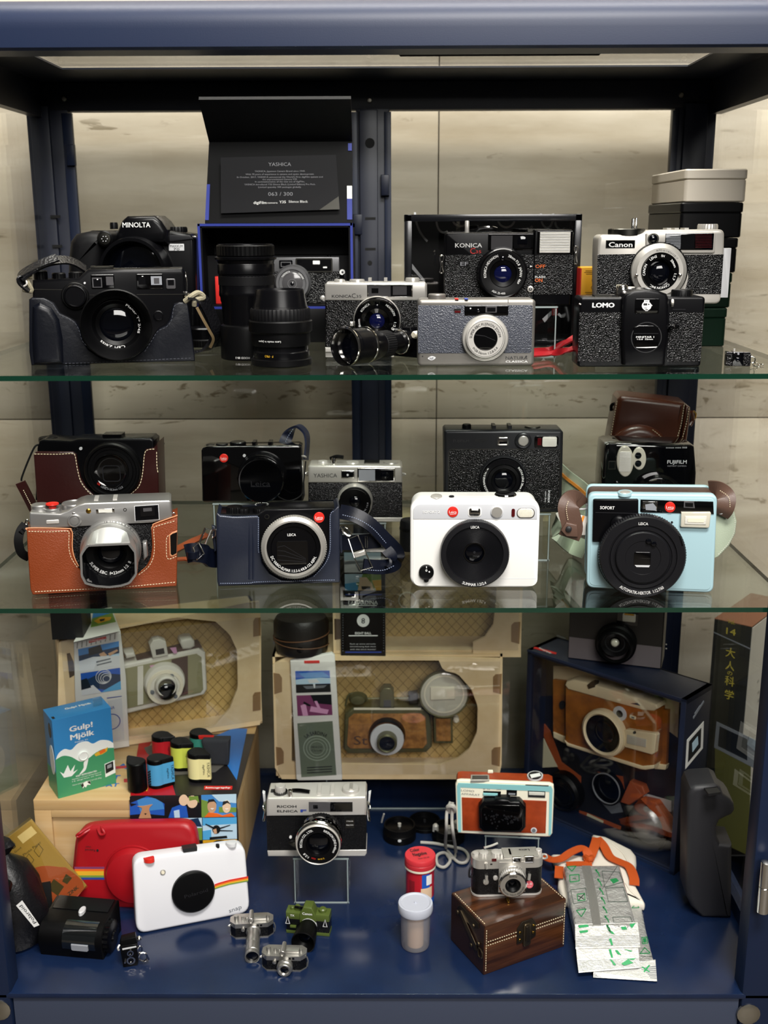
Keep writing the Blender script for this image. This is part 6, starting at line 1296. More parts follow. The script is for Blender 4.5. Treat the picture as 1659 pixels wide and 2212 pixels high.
ph = [((830,62),(1052,56),(1052,198),(832,202),[('photo_blue', FULL),('sky_blue',[(.2,.1),(.9,.05),(1,.6),(.3,.7)]),('photo_dark',[(0,0),(.5,.0),(.3,.12),(0,.3)]),('photo_dark',[(.5,0),(1,0),(1,.35),(.75,.12)]),('photo_dark',[(0,.3),(.2,.35),(.03,.45)]),('photo_dark',[(0,.85),(.4,.8),(1,.9),(1,1),(0,1)]),('deer_tan',[(.25,1),(.35,.6),(.55,.6),(.62,1)]),('deer_tan',[(.22,.45),(.36,.45),(.5,.42),(.66,.38),(.58,.5),(.5,.82),(.4,.82),(.34,.52)]),('photo_dark',[(.41,.78),(.49,.78),(.45,.85)])]),
      ((1054,56),(1286,52),(1286,194),(1054,198),[('photo_dark', FULL),('photo_blue',[(.1,1),(.2,.55),(.45,.4),(.6,.5),(.65,1)]),('skin_light', circ(.52,.22,.13,.25,14)),('skin_light', circ(.76,.3,.15,.28,14)),('leaf_green',[(.66,.05),(.92,.05),(.95,.35),(.85,.2),(.68,.25)]),('photo_dark',[(.66,1),(.7,.6),(.9,.62),(1,1)]),('sky_pale',[(.25,.7),(.4,.65),(.42,1),(.27,1)])]),
      ((1288,52),(1512,46),(1512,190),(1290,194),[('sky_blue', FULL),('sky_pale',[(.3,0),(1,0),(1,.4),(.5,.3)]),('leaf_green',[(0,.2),(.2,.3),(.2,1),(0,1)]),('leaf_green',[(.5,.55),(1,.6),(1,.8),(.5,.8)]),('skin', circ(.3,.52,.13,.3,16)),('photo_dark',[(.17,.4),(.2,.22),(.35,.2),(.44,.4),(.36,.3),(.24,.32)]),('skin_light', circ(.72,.55,.12,.28,16)),('photo_dark',[(.6,.5),(.62,.32),(.75,.28),(.84,.45),(.74,.38)]),('orange_ink',[(.08,1),(.2,.8),(.45,.85),(.6,.95),(.85,.85),(.95,1)]),('boat_white',[(.26,.62),(.36,.62),(.31,.68)]),('boat_white',[(.68,.65),(.77,.65),(.72,.7)])]),
      ((834,206),(1052,202),(1054,345),(838,348),[('photo_dark', FULL),('photo_grey',[(.1,.2),(.9,.1),(.9,.3),(.1,.4)])]),
      ((1056,202),(1292,198),(1294,340),(1058,345),[('sky_pale', FULL),('sea_dark',[(.5,.1),(.9,0),(1,.4),(.6,.35)]),('leaf_green',[(.3,.5),(1,.45),(1,1),(.4,1)])]),
      ((1296,198),(1514,194),(1516,332),(1298,338),[('sky_pale', FULL),('photo_cyan',[(0,0),(1,0),(1,.3),(0,.35)]),('photo_cyan',[(0,.6),(.25,.55),(.25,1),(0,1)]),('photo_dark', circ(.4,.55,.12,.2,12)),('skin',[(.3,.55),(.4,.5),(.42,.72),(.34,.75)]),('photo_dark',[(.2,.9),(.7,.85),(.72,.95),(.2,1)]),('photo_dark',[(.45,.5),(.8,.35),(.81,.37),(.48,.55)]),('photo_dark',[(.45,.58),(.88,.62),(.88,.64),(.45,.62)]),('photo_dark',[(.3,.5),(.08,.3),(.09,.28),(.34,.46)])]),
      ((1298,342),(1516,336),(1516,420),(1300,420),[('photo_yellow', FULL),('photo_dark', circ(.5,.2,.2,.18,12))])]
for a_, b_, c_, d_, lay in ph: print_art(t, 'snapshot', [a_, b_, c_, d_], lay, .0002)
# ---- dark pouch and film cartridges on the leaflet
zl = FL+ZC+.0021
t = Th('felt_pouch', 'small dark grey felt pouch lying behind the film cartridges on the leaflet', 'pouch', 'D5',1330,1040, z=zl)
mat('felt', '#2b2c32',.95, bump=('noise',900,.6,.0006)); t('pouch').poly('felt',[(1240,900),(1252,884),(1418,884),(1408,1045),(1280,1040)],-.010,.002,.004); t('red_tag').poly('red_ink',[(1225,860),(1320,862),(1320,880),(1230,876)],-.01,-.006)
def cartridge(q, x, y, yaw, m, lab, txt, h=.0355):
    t = Th('film_cartridge', lab, 'film cartridge', q, x, y, z=zl, yaw=yaw, group='plastic film cartridges on the leaflet')
    P_ = [(.0105*cos(radians(a))-.002,.0105*sin(radians(a))+.0105) for a in range(60,301,12)]+[(.003,.0014),(.0165,.0035),(.0165,.0065),(.006,.0186)]
    t('shell').skin('black',[[Vector((x_, y_, z_)) for x_, y_ in inset(P_, e)] for z_, e in ((0,.001),(.001,0),(h-.001,0),(h,.001))])
    if m:
        P2 = [q_ for q_ in P_]; t('paper_label').skin(m,[[Vector((x_, y_, z_)) for x_, y_ in inset(P2,-.00025)] for z_ in (.0045, h-.0055)], False, False)
        p = t('lettering'); V, Fs = glyphs('YASHICA'); w0 = max(v[0] for v in V); n = Vector((.0135,.0021)); L_ = n.length; u = n/L_
        for s_, off, hh, ww in (('YASHICA', .012, .0036, .019), ('digiFilm', .0072, .0022, .013)):
            V, Fs = glyphs(s_); w0 = max(v[0] for v in V); pts = []
            for vx, vy in V:
                b = h*.5-.0005+ww/2-vx/w0*ww; a = off-.0018+vy/CAP*hh
                pts.append(Vector((.003+u.x*a+.0, .0014+u.y*a-.0005, b)))
            p.add('dark_ink', pts, Fs)
    return t
mat('lab_blue', '#4f9fd0',.4); mat('lab_red', '#c0202a',.4); mat('lab_lime', '#d8e05a',.4); mat('lab_cream', '#efe3a4',.4); mat('lab_teal', '#3d8f80',.4)
cartridge('D5', 1000, 1040, 0, 'lab_red', 'red label film cartridge behind the blue one on the leaflet', 1)
cartridge('D5', 1230, 1020, -4, 'lab_teal', 'teal label film cartridge hidden behind the cream one', 1)
cartridge('D5',1110,1080,-6, 'lab_lime', 'lime yellow label film cartridge in the middle of the cluster',1)
cartridge('D5',1212,1150,-10, 'lab_cream', 'cream label film cartridge at the right front of the cluster',1)
t = cartridge('D5',885,1160,150, None, 'bare black film cartridge with ribbed edge, leftmost of the cluster',0)
for i in range(6): t('ridge').box('charcoal', -.0155, -.0145, .003+.0, .007, .006+i*.0032, .0076+i*.0032)
cartridge('D5', 995, 1185, 22, 'lab_blue', 'sky blue label film cartridge at the front of the cluster', 1)
# ---- red case
yw = yaw_of('E1', 470, 722, 850, 788, FL)
t = Th('camera_case', 'red zippered hard case with rainbow stripe and round bulge, leaning on the crate', 'camera case', 'E1',850,786, z=FL, yaw=-4, tilt=-6, dy=.004)
mat('red_case', '#9c0f19',.42, bump=('noise',700,.15,.0003)); mat('zip_red', '#840d14',.6, bump=('grainz',900,.6,.0006))
out = round_px([(478, 785), (462, 560), (492, 262), (700, 240), (1236, 232), (1264, 420), (1264, 800)], 90)
t('back_shell').poly('red_case', out,-.027,-.017,.002,.006); t('zipper_band').poly('zip_red', out,-.019,-.0125); t('front_shell').poly('red_case', out,-.0145,0,.006,.001)
p = t('lens_bulge'); p.lathe('red_case',860,560,[(190,-.001),(180,.004),(165,.010),(120,.0125),(40,.0135)],.0,56); t('bulge_rim').lathe('red_case',860,560,[(200,-.001),(196,.0015),(188,.0015),(182,.0005)],.0,56, cap1=False)
for i, c_ in enumerate(('photo_purple', 'orange_ink', 'yellow_ink', 'yellow_ink', 'leaf_green', 'blue_ink')):
    y0 = 512+i*13.5; t('rainbow_stripe').poly(c_,[(476, y0),(678, y0),(678, y0+13.5),(478, y0+13.5)],0,.0004)
t('lettering').text('dark_ink', '\u25cf Polaroid',588,405,17,.0005, w=88, rot=180).text('dark_ink', 'SNAP',565,383,10,.0005, w=36, rot=180)
t('carry_strap').poly('red_case',[(660,258),(680,244),(1050,244),(1062,262),(1050,285),(690,280),(665,292)],-.014,-.004,.004)
for P_ in ([(595,245,-.006),(560,262,-.002),(510,295,.004),(492,310,.004),(505,318,.004),(545,292,.002),(590,262,-.004)],[(615,248,-.006),(630,280,.001),(645,305,.003),(668,298,.003),(655,270,.001),(640,245,-.006)]): t('zip_pull').tube('red_case', P_,9, closed=True)
# ---- white printer camera
yw = yaw_of('E1', 925, 940, 1565, 812, FL)
t = Th('instant_camera', 'white instant camera with black round lens cover and thin rainbow stripe, on the cabinet floor', 'camera', 'E1',1240,880, z=FL, yaw=yw, tilt=-8)
mat('snap_white', '#dfdfe3', .36)
a0 = t.pt(1240, 880)
out = round_px([(874, 946), (850, 462), (1568, 366), (1602, 806)], 70)
t('body').poly('snap_white', out, -.019, 0, .003, .003)
p = t('lens_cover'); p.lathe('black',1238,672,[(132,0),(136,.001),(136,.0045),(128,.006),(110,.0064)],.004,72); p('cover_lettering').text('charcoal', 'Polaroid',1255,680,24,.0066, w=150, rot=7)
p = t('flash'); p.lathe('satin_chrome',1043,548,[(18,0),(17,.001),(12,.0012)], n=28); p.disc('cream',1043,548,11,.0008,.0016, n=20)
for i, c_ in enumerate(('red_ink', 'orange_ink', 'yellow_ink', 'leaf_green')):
    o_ = i*8-16; t('rainbow_stripe').poly(c_,[(1373,640+o_),(1400,630+o_),(1470,610+o_),(1588,588+o_),(1588,596+o_),(1470,618+o_),(1400,638+o_),(1374,648+o_)],0,.0005)
t('lettering').text('photo_grey', 'snap', 1505, 778, 30, .0005, w=84, rot=9)
zt = t.pt(1250, 420)[1]
def topd(name, m, x, y, r, h, sq=.4):
    t.top(t.pt(x, y+12)[1]); pp = t(name); pp.poly(m, circ(x, y, r, r*sq,28),-.003, h,.0003); t.front(); return pp
topd('shutter_button', 'red_enamel', 950, 448, 38, .0016);
p = t('viewfinder'); p.poly('dark_ink', [(1168, 398), (1262, 384), (1262, 408), (1175, 420)], -.010, .0006)
topd('color_button', 'pale_grey', 1478, 352, 34, .0012); topd('timer_button', 'charcoal', 1392, 366, 12, .001)
# ---- photo paper packs
t = Th('photo_paper_pack', 'yellow and red photo paper packs in clear wrap, fanned against the crate at far left', 'paper pack', 'E1',250,830, z=FL, yaw=30)
clear('wrap', '#fbf6e4', .06, body=.05, bodycol='#e0c87a')
setM(t, Matrix.Translation(atz('E1',300,845, FL)+Vector((0,0,.002))) @ Matrix.Rotation(radians(24),4, 'Z') @ Matrix.Rotation(radians(-31),4, 'Y') @ Matrix.Rotation(radians(-12),4, 'X'))
mat('pack_yellow', '#a58e56',.3, coat=.3); mat('pack_red', '#a84838',.25, coat=.4); mat('paper_edge', '#c8b98c',.6)
WP, HP = .052, .098
for i in range(3):
    o_ = .006*i; b = t('pack', None); b.box('paper_edge' if i else 'pack_yellow',-.002-.004*i, WP-.004*i,.001+o_,.005+o_,0, HP-.002*i,.0004)
p = t('front_label'); p.praw('pack_yellow',[(0,.0),(WP-.002,0),(WP-.002, HP),(0, HP)],0,.0003); p.praw('pack_red', sm([(.006,.0),(WP-.003,0),(WP-.003,.028),(.044,.036),(.030,.050),(.016,.054),(.006,.045)],3, True),.0,.0005)
p.praw('cream',[(.03,.083),(.048,.083),(.048,.093),(.03,.093)],0,.0005); p.praw('dark_ink',[(.020,.026),(.031,.030),(.034,.016),(.023,.012)],0,.0007); p.praw('dark_ink',[(.036,.022),(.044,.026),(.046,.018),(.038,.016)],0,.0007)
q = t('lettering')
def rawtext(q, m, s_, x, z, h, d, w=None, b=0):
    V, Fs = glyphs(s_, b); sc = h/CAP; x0 = min(v[0] for v in V); x1 = max(v[0] for v in V); fx = w/((x1-x0)*sc) if w else 1
    q.add(m, [t.V(x+(vx-x0)*sc*fx, z+vy*sc, d+layer_lift(i, V, b)) for i, (vx, vy) in enumerate(V)], Fs)
rawtext(q, 'dark_ink', 'LG',.012,.085,.006,.0006,.011,.02); rawtext(q, 'dark_ink', 'Life\'s Good',.010,.080,.0022,.0006,.016); rawtext(q, 'dark_ink', 'Pocket Photo Paper',.009,.071,.003,.0006,.036); rawtext(q, 'dark_ink', 'ZINK',.032,.004,.004,.0008,.013,.02)
ring_ = [(.0055+.0035*cos(a*.5236),.088+.0035*sin(a*.5236)) for a in range(12)]; t('logo').praw('dark_ink', ring_,0,.0006)
for P_ in ([(.02,.058),(.028,.061),(.028,.07),(.02,.067)],[(.034,.06),(.042,.064),(.042,.072),(.034,.069)]):
    for a_, b_ in zip(P_, P_[1:]+P_[:1]): t('diagram').tube3('dark_ink',[Vector((a_[0],-.0006, a_[1])), Vector((b_[0],-.0006, b_[1]))],.00025,4, sub=1)
t('clear_wrap').box('wrap',-.004, WP+.001,-.0012,-.0008,-.001, HP+.004); t('sealed_edge').skin('wrap',[[Vector((-.004,-.001,-.001)), Vector((-.011,.018,0)), Vector((-.0112,.018,0)), Vector((-.0045,-.001,-.001))],[Vector((-.004,-.001, HP)), Vector((-.011,.018, HP*.97)), Vector((-.0112,.018, HP*.97)), Vector((-.0045,-.001, HP))]])
# ---- drawstring pouch
t = Th('drawstring_pouch', 'black satin drawstring pouch with white upside-down label at the far left corner', 'pouch', 'E1',60,1180, z=FL, y=.05)
mat('satin_black', '#0a0a0e', .4, bump=('noise', 60, .5, .003))
def blob(p, m, prof, n=28, wob=.08, cx=0, cy=0, seed=1, sq=.75):
    rnd = random.Random(seed); ph_ = [rnd.uniform(0, 6.28) for _ in range(5)]; R = []
    for r, z in prof:
        R.append([Vector((cx+r*(1+wob*sin(3*a+ph_[0]+z*60)+wob*.6*sin(5*a+ph_[1]-z*90))*cos(a), cy+sq*r*(1+wob*sin(4*a+ph_[2]+z*70))*sin(a), z)) for a in [2*math.pi*j/n for j in range(n)]])
    p.skin(m, R)
x0 = t.base(60)
blob(t('bag'), 'satin_black',[(.020,0),(.040,.004),(.047,.02),(.045,.045),(.038,.07),(.028,.088),(.014,.098),(.010,.102),(.016,.112),(.012,.118)], cx=-.014, cy=.036)
t('cord_stop').lathe('black', 28, 650, [(8, -.002), (34, .002), (42, .010), (34, .018), (8, .022)], .010, 28)
t('cord').tube('black_matte', [(28, 640, .010), (5, 590, .012), (-10, 540, .008), (10, 520, .006)], 7)
p = t('sewn_label'); setq = [(103,760),(140,728),(250,885),(218,898)]; p.poly('white_ink', setq,.006,.0068); p('label_lettering').text('dark_ink', 'Polaroid',178,815,26,.0071, w=150, rot=124)
t = Th('flat_box', 'flat black box leaning behind the pouch and the paper packs', 'box', 'E1',210,860, z=FL, y=.108, yaw=18, tilt=-14)
t('carton').box('black_matte', -.05, .022, 0, .012, 0, .044, .001)
# ---- black slide viewer device
yw = yaw_of('E1', 250, 1090, 690, 1108, FL)
t = Th('film_device', 'black film printer with clear ribbed front window, before the red case', 'device', 'E1',465,1105, z=FL, yaw=yw-4)
a, b = t.pt(248, 1085), t.pt(655, 1105); X0, X1 = a[0], b[0]; w_ = X1-X0
prof = [(.004,.0)]+[(.017-.017*cos(radians(a_)),.018+.017*sin(radians(a_))) for a_ in range(-20,91,10)]+[(.030,.0366),(.050,.0385),(.0535,.037),(.054,.0)]
def swx(p, m, prof, x0, x1, e=.001): p.skin(m,[[Vector((x, y, z)) for y, z in (inset(prof, ee) if ee else prof)] for x, ee in ((x0, e),(x0+e,0),(x1-e,0),(x1, e))])
swx(t('body'), 'black', prof[::-1], X0, X1)
t('lid_panel').skin('black_satin',[[Vector((x,.031,.0374)), Vector((x,.051,.0392)), Vector((x,.051,.0384)), Vector((x,.031,.0366))] for x in (X0+.004, X1-.004)])
clear('smoke_clear', '#9aa3a8', .12, body=.1, bodycol='#5d6468'); cw = [(y-.0012, z) for y, z in prof[1:13]]
P_ = cw+[(y+.0008, z) for y, z in cw[::-1]]
t('clear_window').skin('smoke_clear',[[Vector((x, y, z+.0004)) for y, z in P_] for x in (X0+w_*.39, X0+w_*.9)], True, True)
t('inner_roller').skin('steel_dark',[[Vector((x,.017+.0166*cos(a_*.349),.018+.0166*sin(a_*.349))) for a_ in range(18)] for x in (X0+w_*.40, X0+w_*.88)])
t('film_slot').skin('window_pale',[[Vector((x,-.0006,.012+o_)), Vector((x,-.002,.0125+o_)), Vector((x,-.0022,.019)), Vector((x,-.0006,.020))] for x, o_ in ((X0+w_*.54,.001),(X0+w_*.56,0),(X0+w_*.78,0),(X0+w_*.80,.001))])
t('side_gear').skin('black_satin',[[Vector((x,.019+r*(1 if j % 2 else .92)*cos(2*math.pi*j/40),.018+r*(1 if j % 2 else .92)*sin(2*math.pi*j/40))) for j in range(40)] for x, r in ((X1-.001,.017),(X1+.005,.017),(X1+.006,.014),(X1+.006,.006),(X1+.0075,.005))])
t('slide_button').skin('pale_grey',[[Vector((X0+w_*.55+r*.5*cos(a_*.524),.029+r*sin(a_*.524),.0372+h+.0)) for a_ in range(12)] for r, h in ((.0065,-.002),(.0065,.002),(.005,.003))])
# ---- tiny twin lens keychain
t = Th('miniature_camera', 'tiny black twin lens keychain camera with steel ring, front left of the floor', 'miniature', 'E1',825,1150, z=FL, yaw=12)
t('body').poly('black_satin',[(790,1160),(770,1050),(768,1020),(880,1005),(885,1120),(880,1142)],-.012,0,.0006,.0006)
t('hood').poly('black', [(765, 1020), (775, 985), (865, 962), (880, 1006)], -.011, -.001, .0005, .0005)
t('name_bar').poly('pale_grey', [(782, 1035), (872, 1018), (873, 1026), (784, 1044)], 0, .0004)
for cy, r in ((1066, 21), (1112, 28)):
    p = t('lens'); ring(p, 'bright_chrome',834 if cy < 1100 else 838, cy, r, r*.62,0,.002,28); p.lathe('lens_glass',834 if cy < 1100 else 838, cy,[(r*.64,.0004),(r*.3,.001)], n=20)
t('focus_knob').lathe('bright_chrome',800,1125,[(7,.0),(6,.0025)], n=12); t('crank').tube('chrome',[(765,1010,.001),(755,1030,.003),(760,1045,.003)],7)
t('key_ring').tube('bright_chrome',[(895+14*cos(a*.7854),1040+22*sin(a*.7854),0) for a in range(8)],5, closed=True); t('swivel').lathe('bright_chrome',890,980,[(14,-.004),(14,-.001),(6,0)], n=16)
t('key_ring').tube('bright_chrome',[(915+27*cos(a*.7854),1088+28*sin(a*.7854),.0005*(a % 2)) for a in range(8)],6, closed=True); t('clasp').tube('bright_chrome',[(940,1080,0),(952,1105,0),(930,1115,0)],5)
# ---- silver rangefinder on acrylic riser
t = Th('rangefinder_camera', 'silver and black rangefinder lettered RICOH, on a clear riser at floor centre', 'camera', 'E2',930,872, y=.152)
zb = t.M.translation.z
t('body').poly('black_leather_fine', [(488, 862), (478, 515), (1374, 508), (1372, 850)], -.034, 0)
tc_ = t('top_cover'); tc_.poly('chrome',[(478,516),(480,375),(490,352),(1365,338),(1376,360),(1374,508)],-.036,.0006,.0025,.003)
t('base_cover').poly('chrome',[(492,872),(486,820),(1376,812),(1378,846),(1362,870)],-.035,.0006,.001,.001)
t('lettering').text('dark_ink', 'RICOH',661,423,24,.0009, w=172, bold=.02).text('dark_ink', 'ELNICA',668,465,22,.0009, w=184, bold=.02).text('blue_ink', 'F',812,462,27,.0009, w=56, bold=.03)
p = t('viewfinder_window'); p.rect('window_grey',858,384,1252,470,0,.0011,2); p.rect('window_dark',898,412,940,442,.001,.0014); p.rect('window_dark',1050,386,1250,468,.001,.0013); p.poly('steel_dark',[(1080,400),(1230,396),(1235,450),(1100,458)],.0012,.0016)
lb = t('lens_barrel'); lb.lathe('black_gloss',975,650,[(182,0),(182,.010)],.0,80, cap1=False); lb.lathe('rubber',970,665,[(186,.008),(190,.009),(190,.0155),(186,.016)],.012,96,.03, cap1=False); lb.lathe('black_gloss',955,690,[(186,.0155),(188,.018),(190,.022)],.020,80, cap1=False); lb.lathe('bright_chrome',945,745,[(188,.0215),(199,.023),(202,.0265),(196,.028),(190,.0285)],.0275,84, cap1=False); lb.lathe('silver_paint',942,772,[(192,.028),(194,.031),(186,.032),(180,.0315)],.0315,84, cap1=False)
for i, c_ in enumerate(('red_ink', 'white_ink', 'white_ink', 'red_ink', 'white_ink', 'white_ink', 'white_ink')): lb('scale_mark').arc(c_, '1.4 3 5 8 16'.split()[i % 5],955,700,180,140-i*14,14,.0225, dref=.0205)
lb('ring_lettering').arc('white_ink', '1000 500 250 125 60', 970, 665, 176, 62, 14, .0163, span=52, dref=.012)
fl_ = t('front_lens'); fl_.lathe('black_satin',942,772,[(182,.0312),(178,.0306),(112,.0300),(104,.0285),(96,.024)],.0315,72, cap1=False); fl_.lathe('lens_glass',942,765,[(98,.0232),(70,.0245),(30,.0252),(8,.0254)],.025,44)
fl_('ring_lettering').arc('white_ink', 'RICOH CO., LTD.',942,772,150,148,22,.0312, span=82, bold=.012, dref=.0315).arc('white_ink', 'RIKENON LENS f=40mm',942,772,150,20,22,.0312, span=100, bold=.012, dref=.0315).arc('white_ink', '1:2.8',942,772,150,224,22,.0312, span=22, bold=.012, dref=.0315).arc('red_ink', 'ASA',942,772,138,252,16,.0312, dref=.0315).arc('yellow_ink', '25 100 400',942,772,138,280,16,.0312, span=24, dref=.0315)
t('self_timer').poly('steel_dark',[(678,762),(735,748),(745,805)],.006,.012,.001); t('flash_contact').disc('white_ink',695,700,12,0,.0012)
t('small_badge').rect('steel_dark',1186,540,1266,618,0,.0007,4); t('badge_lettering').text('white_ink', 'COLOR',1226,555,10,.0010, w=60).text('white_ink', 'RICOH',1226,590,12,.0010, w=60)
zt = t.pt(930, 345)[1]
p = t('shutter_dial'); p.vl('black_gloss',605,312,[(64,-.002),(64,.004)],.012,40); p.vl('chrome',605,312,[(48,.004),(48,.0095),(42,.011)],.012,48,.04)
t('shutter_button').vl('bright_chrome',692,352,[(34,-.003),(34,.001),(26,.002),(22,.010),(16,.0105)],.005,32)
p = t('rewind_knob'); p.vl('black_gloss',1235,322,[(92,-.002),(92,.0035)],.014,48); p.vl('chrome',1235,322,[(78,.0035),(76,.009),(70,.010)],.014,56,.02); cz = t.ptf(1235,322,.014)[1]; p('rewind_crank').box('satin_chrome', t.pt(1222,322)[0], t.pt(1250,322)[0],.0075,.0205, cz+.0098, cz+.0115)
t('wind_lever').tube('black_gloss', [(712, 282, -.014), (780, 282, -.012), (868, 295, -.010)], 22)
hs_ = t('hot_shoe'); a, b = t.pt(930,340)[0], t.pt(1082,340)[0]; hs_.box('chrome', a, a+.004,.006,.026, zt-.001, zt+.003); hs_.box('chrome', b-.004, b,.006,.026, zt-.001, zt+.003); hs_.box('chrome', a, b,.006,.026, zt-.001, zt+.0006)
t('frame_counter').box('dark_ink', t.pt(505, 320)[0], t.pt(540, 320)[0], .012, .018, zt-.001, zt+.0006)
for cx, s_ in ((458,1),(1400,-1)): t('strap_lug').tube('bright_chrome',[(cx+14*s_,380,-.014),(cx-10*s_,430,-.006),(cx+4*s_,470,-.004),(cx-6*s_,545,-.004),(cx+8*s_,545,-.006),(cx+16*s_,440,-.012)],7, closed=True); t('lug_cover').poly('pale_grey',[(cx-16*s_,300),(cx+6*s_,310),(cx+14*s_,400),(cx-2*s_,420)],-.022,-.016,.001)
W_ = t.pt(1225, 1280)[0]-t.pt(725, 1280)[0]
stand_on('clear acrylic riser under the silver RICOH camera on the floor', 'E2',975,.150, FL, zb,.0615,.038)
# ---- three miniature cameras
def mini(lab, q, xl, yl, xr, yr, tele, yaw):
    cx, cy = (xl+xr)/2, (yl+yr)/2
    t = Th('miniature_camera', lab, 'miniature', q, cx, cy, z=FL, yaw=yaw); k = t.k; W = (xr-xl)*k
    hw = W/2; H = W*.42
    hexa = lambda g, c=.12: [(-hw-g, c*W),(-hw+c*W-g*.4,-g),(hw-c*W+g*.4,-g),(hw+g, c*W),(hw+g,.30*W),(hw-c*W,.40*W+g),(-hw+c*W,.40*W+g),(-hw-g,.30*W)]
    st = lambda nm, m, z0, z1, g: t(nm).skin(m, [[Vector((x, y, z)) for x, y in hexa(g)] for z in (z0, z1)])
    st('base_plate', 'silver_mini',0, H*.07,.0004); st('body', 'black_leather_fine', H*.07, H*.66,0); st('top_cover', 'silver_mini', H*.66, H*.92,.0003)
    t('raised_top').box('silver_mini', -.04*W, hw-.16*W, .10*W, .30*W, H*.92, H*1.12, .0006)
    for x, r, h in ((-.36,.055,.22),(-.21,.035,.16),(-.11,.05,.12),(.38,.04,.14)): t('dial').vl('silver_mini',0,0,[(r*W/k,0),(r*W/k, h*H*.7),(r*.8*W/k, h*H)],.2*W,20,.0, raw=(x*W, H*.92))
    vf = t('accessory_finder'); vf.skin('silver_mini',[[Vector((r*cos(a*.5236), y, H*1.28+r*sin(a*.5236))) for a in range(12)] for r, y in ((.05*W,.26*W),(.055*W,.1*W),(.065*W,-.02*W),(.07*W,-.12*W),(.06*W,-.13*W),(.055*W,-.10*W))]); vf('finder_foot').box('silver_mini',-.02*W,.02*W,.1*W,.2*W, H*.9, H*1.2)
    for x in (.2, .12): t('window').box('window_dark', x*W, x*W+.05*W, -.0007, .002, H*.74, H*.86)
    t('front_knob').skin('silver_mini',[[Vector((-.2*W+r*cos(a*.5236),-d, H*.60+r*sin(a*.5236))) for a in range(12)] for r, d in ((.045*W,0),(.045*W,.05*W),(.02*W,.06*W))])
    LZ_ = H*.40
    pf = tele; p = t('lens'); p.skin('silver_mini',[[Vector((.04*W+r*W*cos(a*.209),-d*W, LZ_+dz*W+r*W*sin(a*.209))) for a in range(30)] for r, d, dz in pf], False, False)
    r, d, dz = pf[-1]; p('lens_glass').skin('lens_glass',[[Vector((.04*W+rr_*W*cos(a*.209),-dd*W, LZ_+dz*W+rr_*W*sin(a*.209))) for a in range(30)] for rr_, dd in ((r, d),(r*.5, d+.015))], False, True)
    t('strap_lug').tube3('silver_mini',[Vector((hw+.02*W,.1*W, H*.75)), Vector((hw+.05*W,.08*W, H*.5)), Vector((hw+.03*W,.08*W, H*.2))],.008*W+.0003,6); t('strap_lug').tube3('silver_mini',[Vector((-hw-.005*W,.1*W, H*.75)), Vector((-hw-.05*W,.08*W, H*.7)), Vector((-hw-.01*W,.1*W, H*.66))],.008*W+.0003,6)
    return t
mini('tiny silver keychain camera with long silver lens, leftmost of the trio', 'E2',160,1612,540,1588,[(.17,0,.02),(.17,.06,.02),(.15,.08,.02),(.15,.22,.0),(.16,.25,0),(.16,.5,-.01),(.155,.52,-.01),(.165,.56,-.01),(.165,.78,-.02),(.155,.79,-.02),(.17,.84,-.02),(.17,.92,-.02),(.15,.925,-.02),(.14,.86,-.02)],5)
mini('tiny silver keychain camera with short lens, front one of the trio', 'E2',436,1890,832,1905,[(.17,0,0),(.17,.05,0),(.18,.06,0),(.18,.12,0),(.155,.14,0),(.155,.2,-.01),(.145,.21,-.01),(.11,.205,-.01),(.085,.17,-.01)],-2)
t = Th('miniature_camera', 'tiny olive green keychain camera with fat black lens, behind the silver pair', 'miniature', 'E2',850,1572, z=FL, yaw=-8)
mat('olive', '#4c5a26', .4); k = t.k; W = 390*k; H = W*.62
t('body').box('black_leather_fine',-W/2, W/2,0, W*.3, H*.12, H*.62,.0008); t('base_plate').box('olive',-W/2-.0003, W/2+.0003,-.0003, W*.3,0, H*.13,.0006); t('top_cover').box('olive',-W/2-.0003, W/2+.0003,-.0003, W*.3, H*.60, H*.88,.0012)
t('prism').praw('olive',[(-W*.18, H*.45),(W*.2, H*.45),(W*.2, H*.86),(W*.11, H*1.18),(-W*.08, H*1.18),(-W*.18, H*.86)],-W*.26,.0016,.0012,.0012)
q = t('lettering'); rawtext(q, 'white_ink', 'Canon',-W*.11, H*.88, H*.10,.0019, W*.23,.02); rawtext(q, 'white_ink', 'TX',-W*.40, H*.74, H*.08,.0007, W*.1,.02)
for x, r, h in ((-.38,.05,.08),(-.26,.07,.12),(.33,.09,.10)): t('dial').vl('olive',0,0,[(r*W/k,0),(r*W/k, h*H),(r*.7*W/k, h*H*1.4)], W*.15,24,.0, raw=(x*W, H*.88))
t('wind_lever').tube3('black',[Vector((-.30*W,.1*W, H*1.02)), Vector((-.2*W,.06*W, H*1.05)), Vector((-.14*W,.1*W, H*1.0))],.03*W,8)
p = t('lens'); cl = lambda prof, m, pp, cap: pp.skin(m,[[Vector((.03*W+r*W*cos(a*.1745),-d*W, H*.42+dz*W+r*W*sin(a*.1745))) for a in range(36)] for r, d, dz in prof], False, cap)
cl([(.19,0,0),(.19,.05,0)], 'pale_grey', t('mount_ring'), True); cl([(.185,.05,0),(.21,.10,0),(.23,.2,-.02),(.25,.38,-.03),(.27,.55,-.03),(.27,.62,-.03),(.25,.63,-.03),(.2,.5,-.03),(.14,.42,-.03)], 'black', p, False); cl([(.15,.41,-.03),(.08,.44,-.03)], 'lens_glass', p('front_element'), True)
for x in (-.45,.42): t('strap_lug').tube3('pale_grey',[Vector((x*W,-.002, H*.75)), Vector((x*W-.04*W,-.004, H*.5)), Vector((x*W+.05*W,-.004, H*.5))],.012*W,6, True,1)
t('self_timer').box('olive', -.40*W, -.26*W, -.003, 0, H*.30, H*.38, .0006)
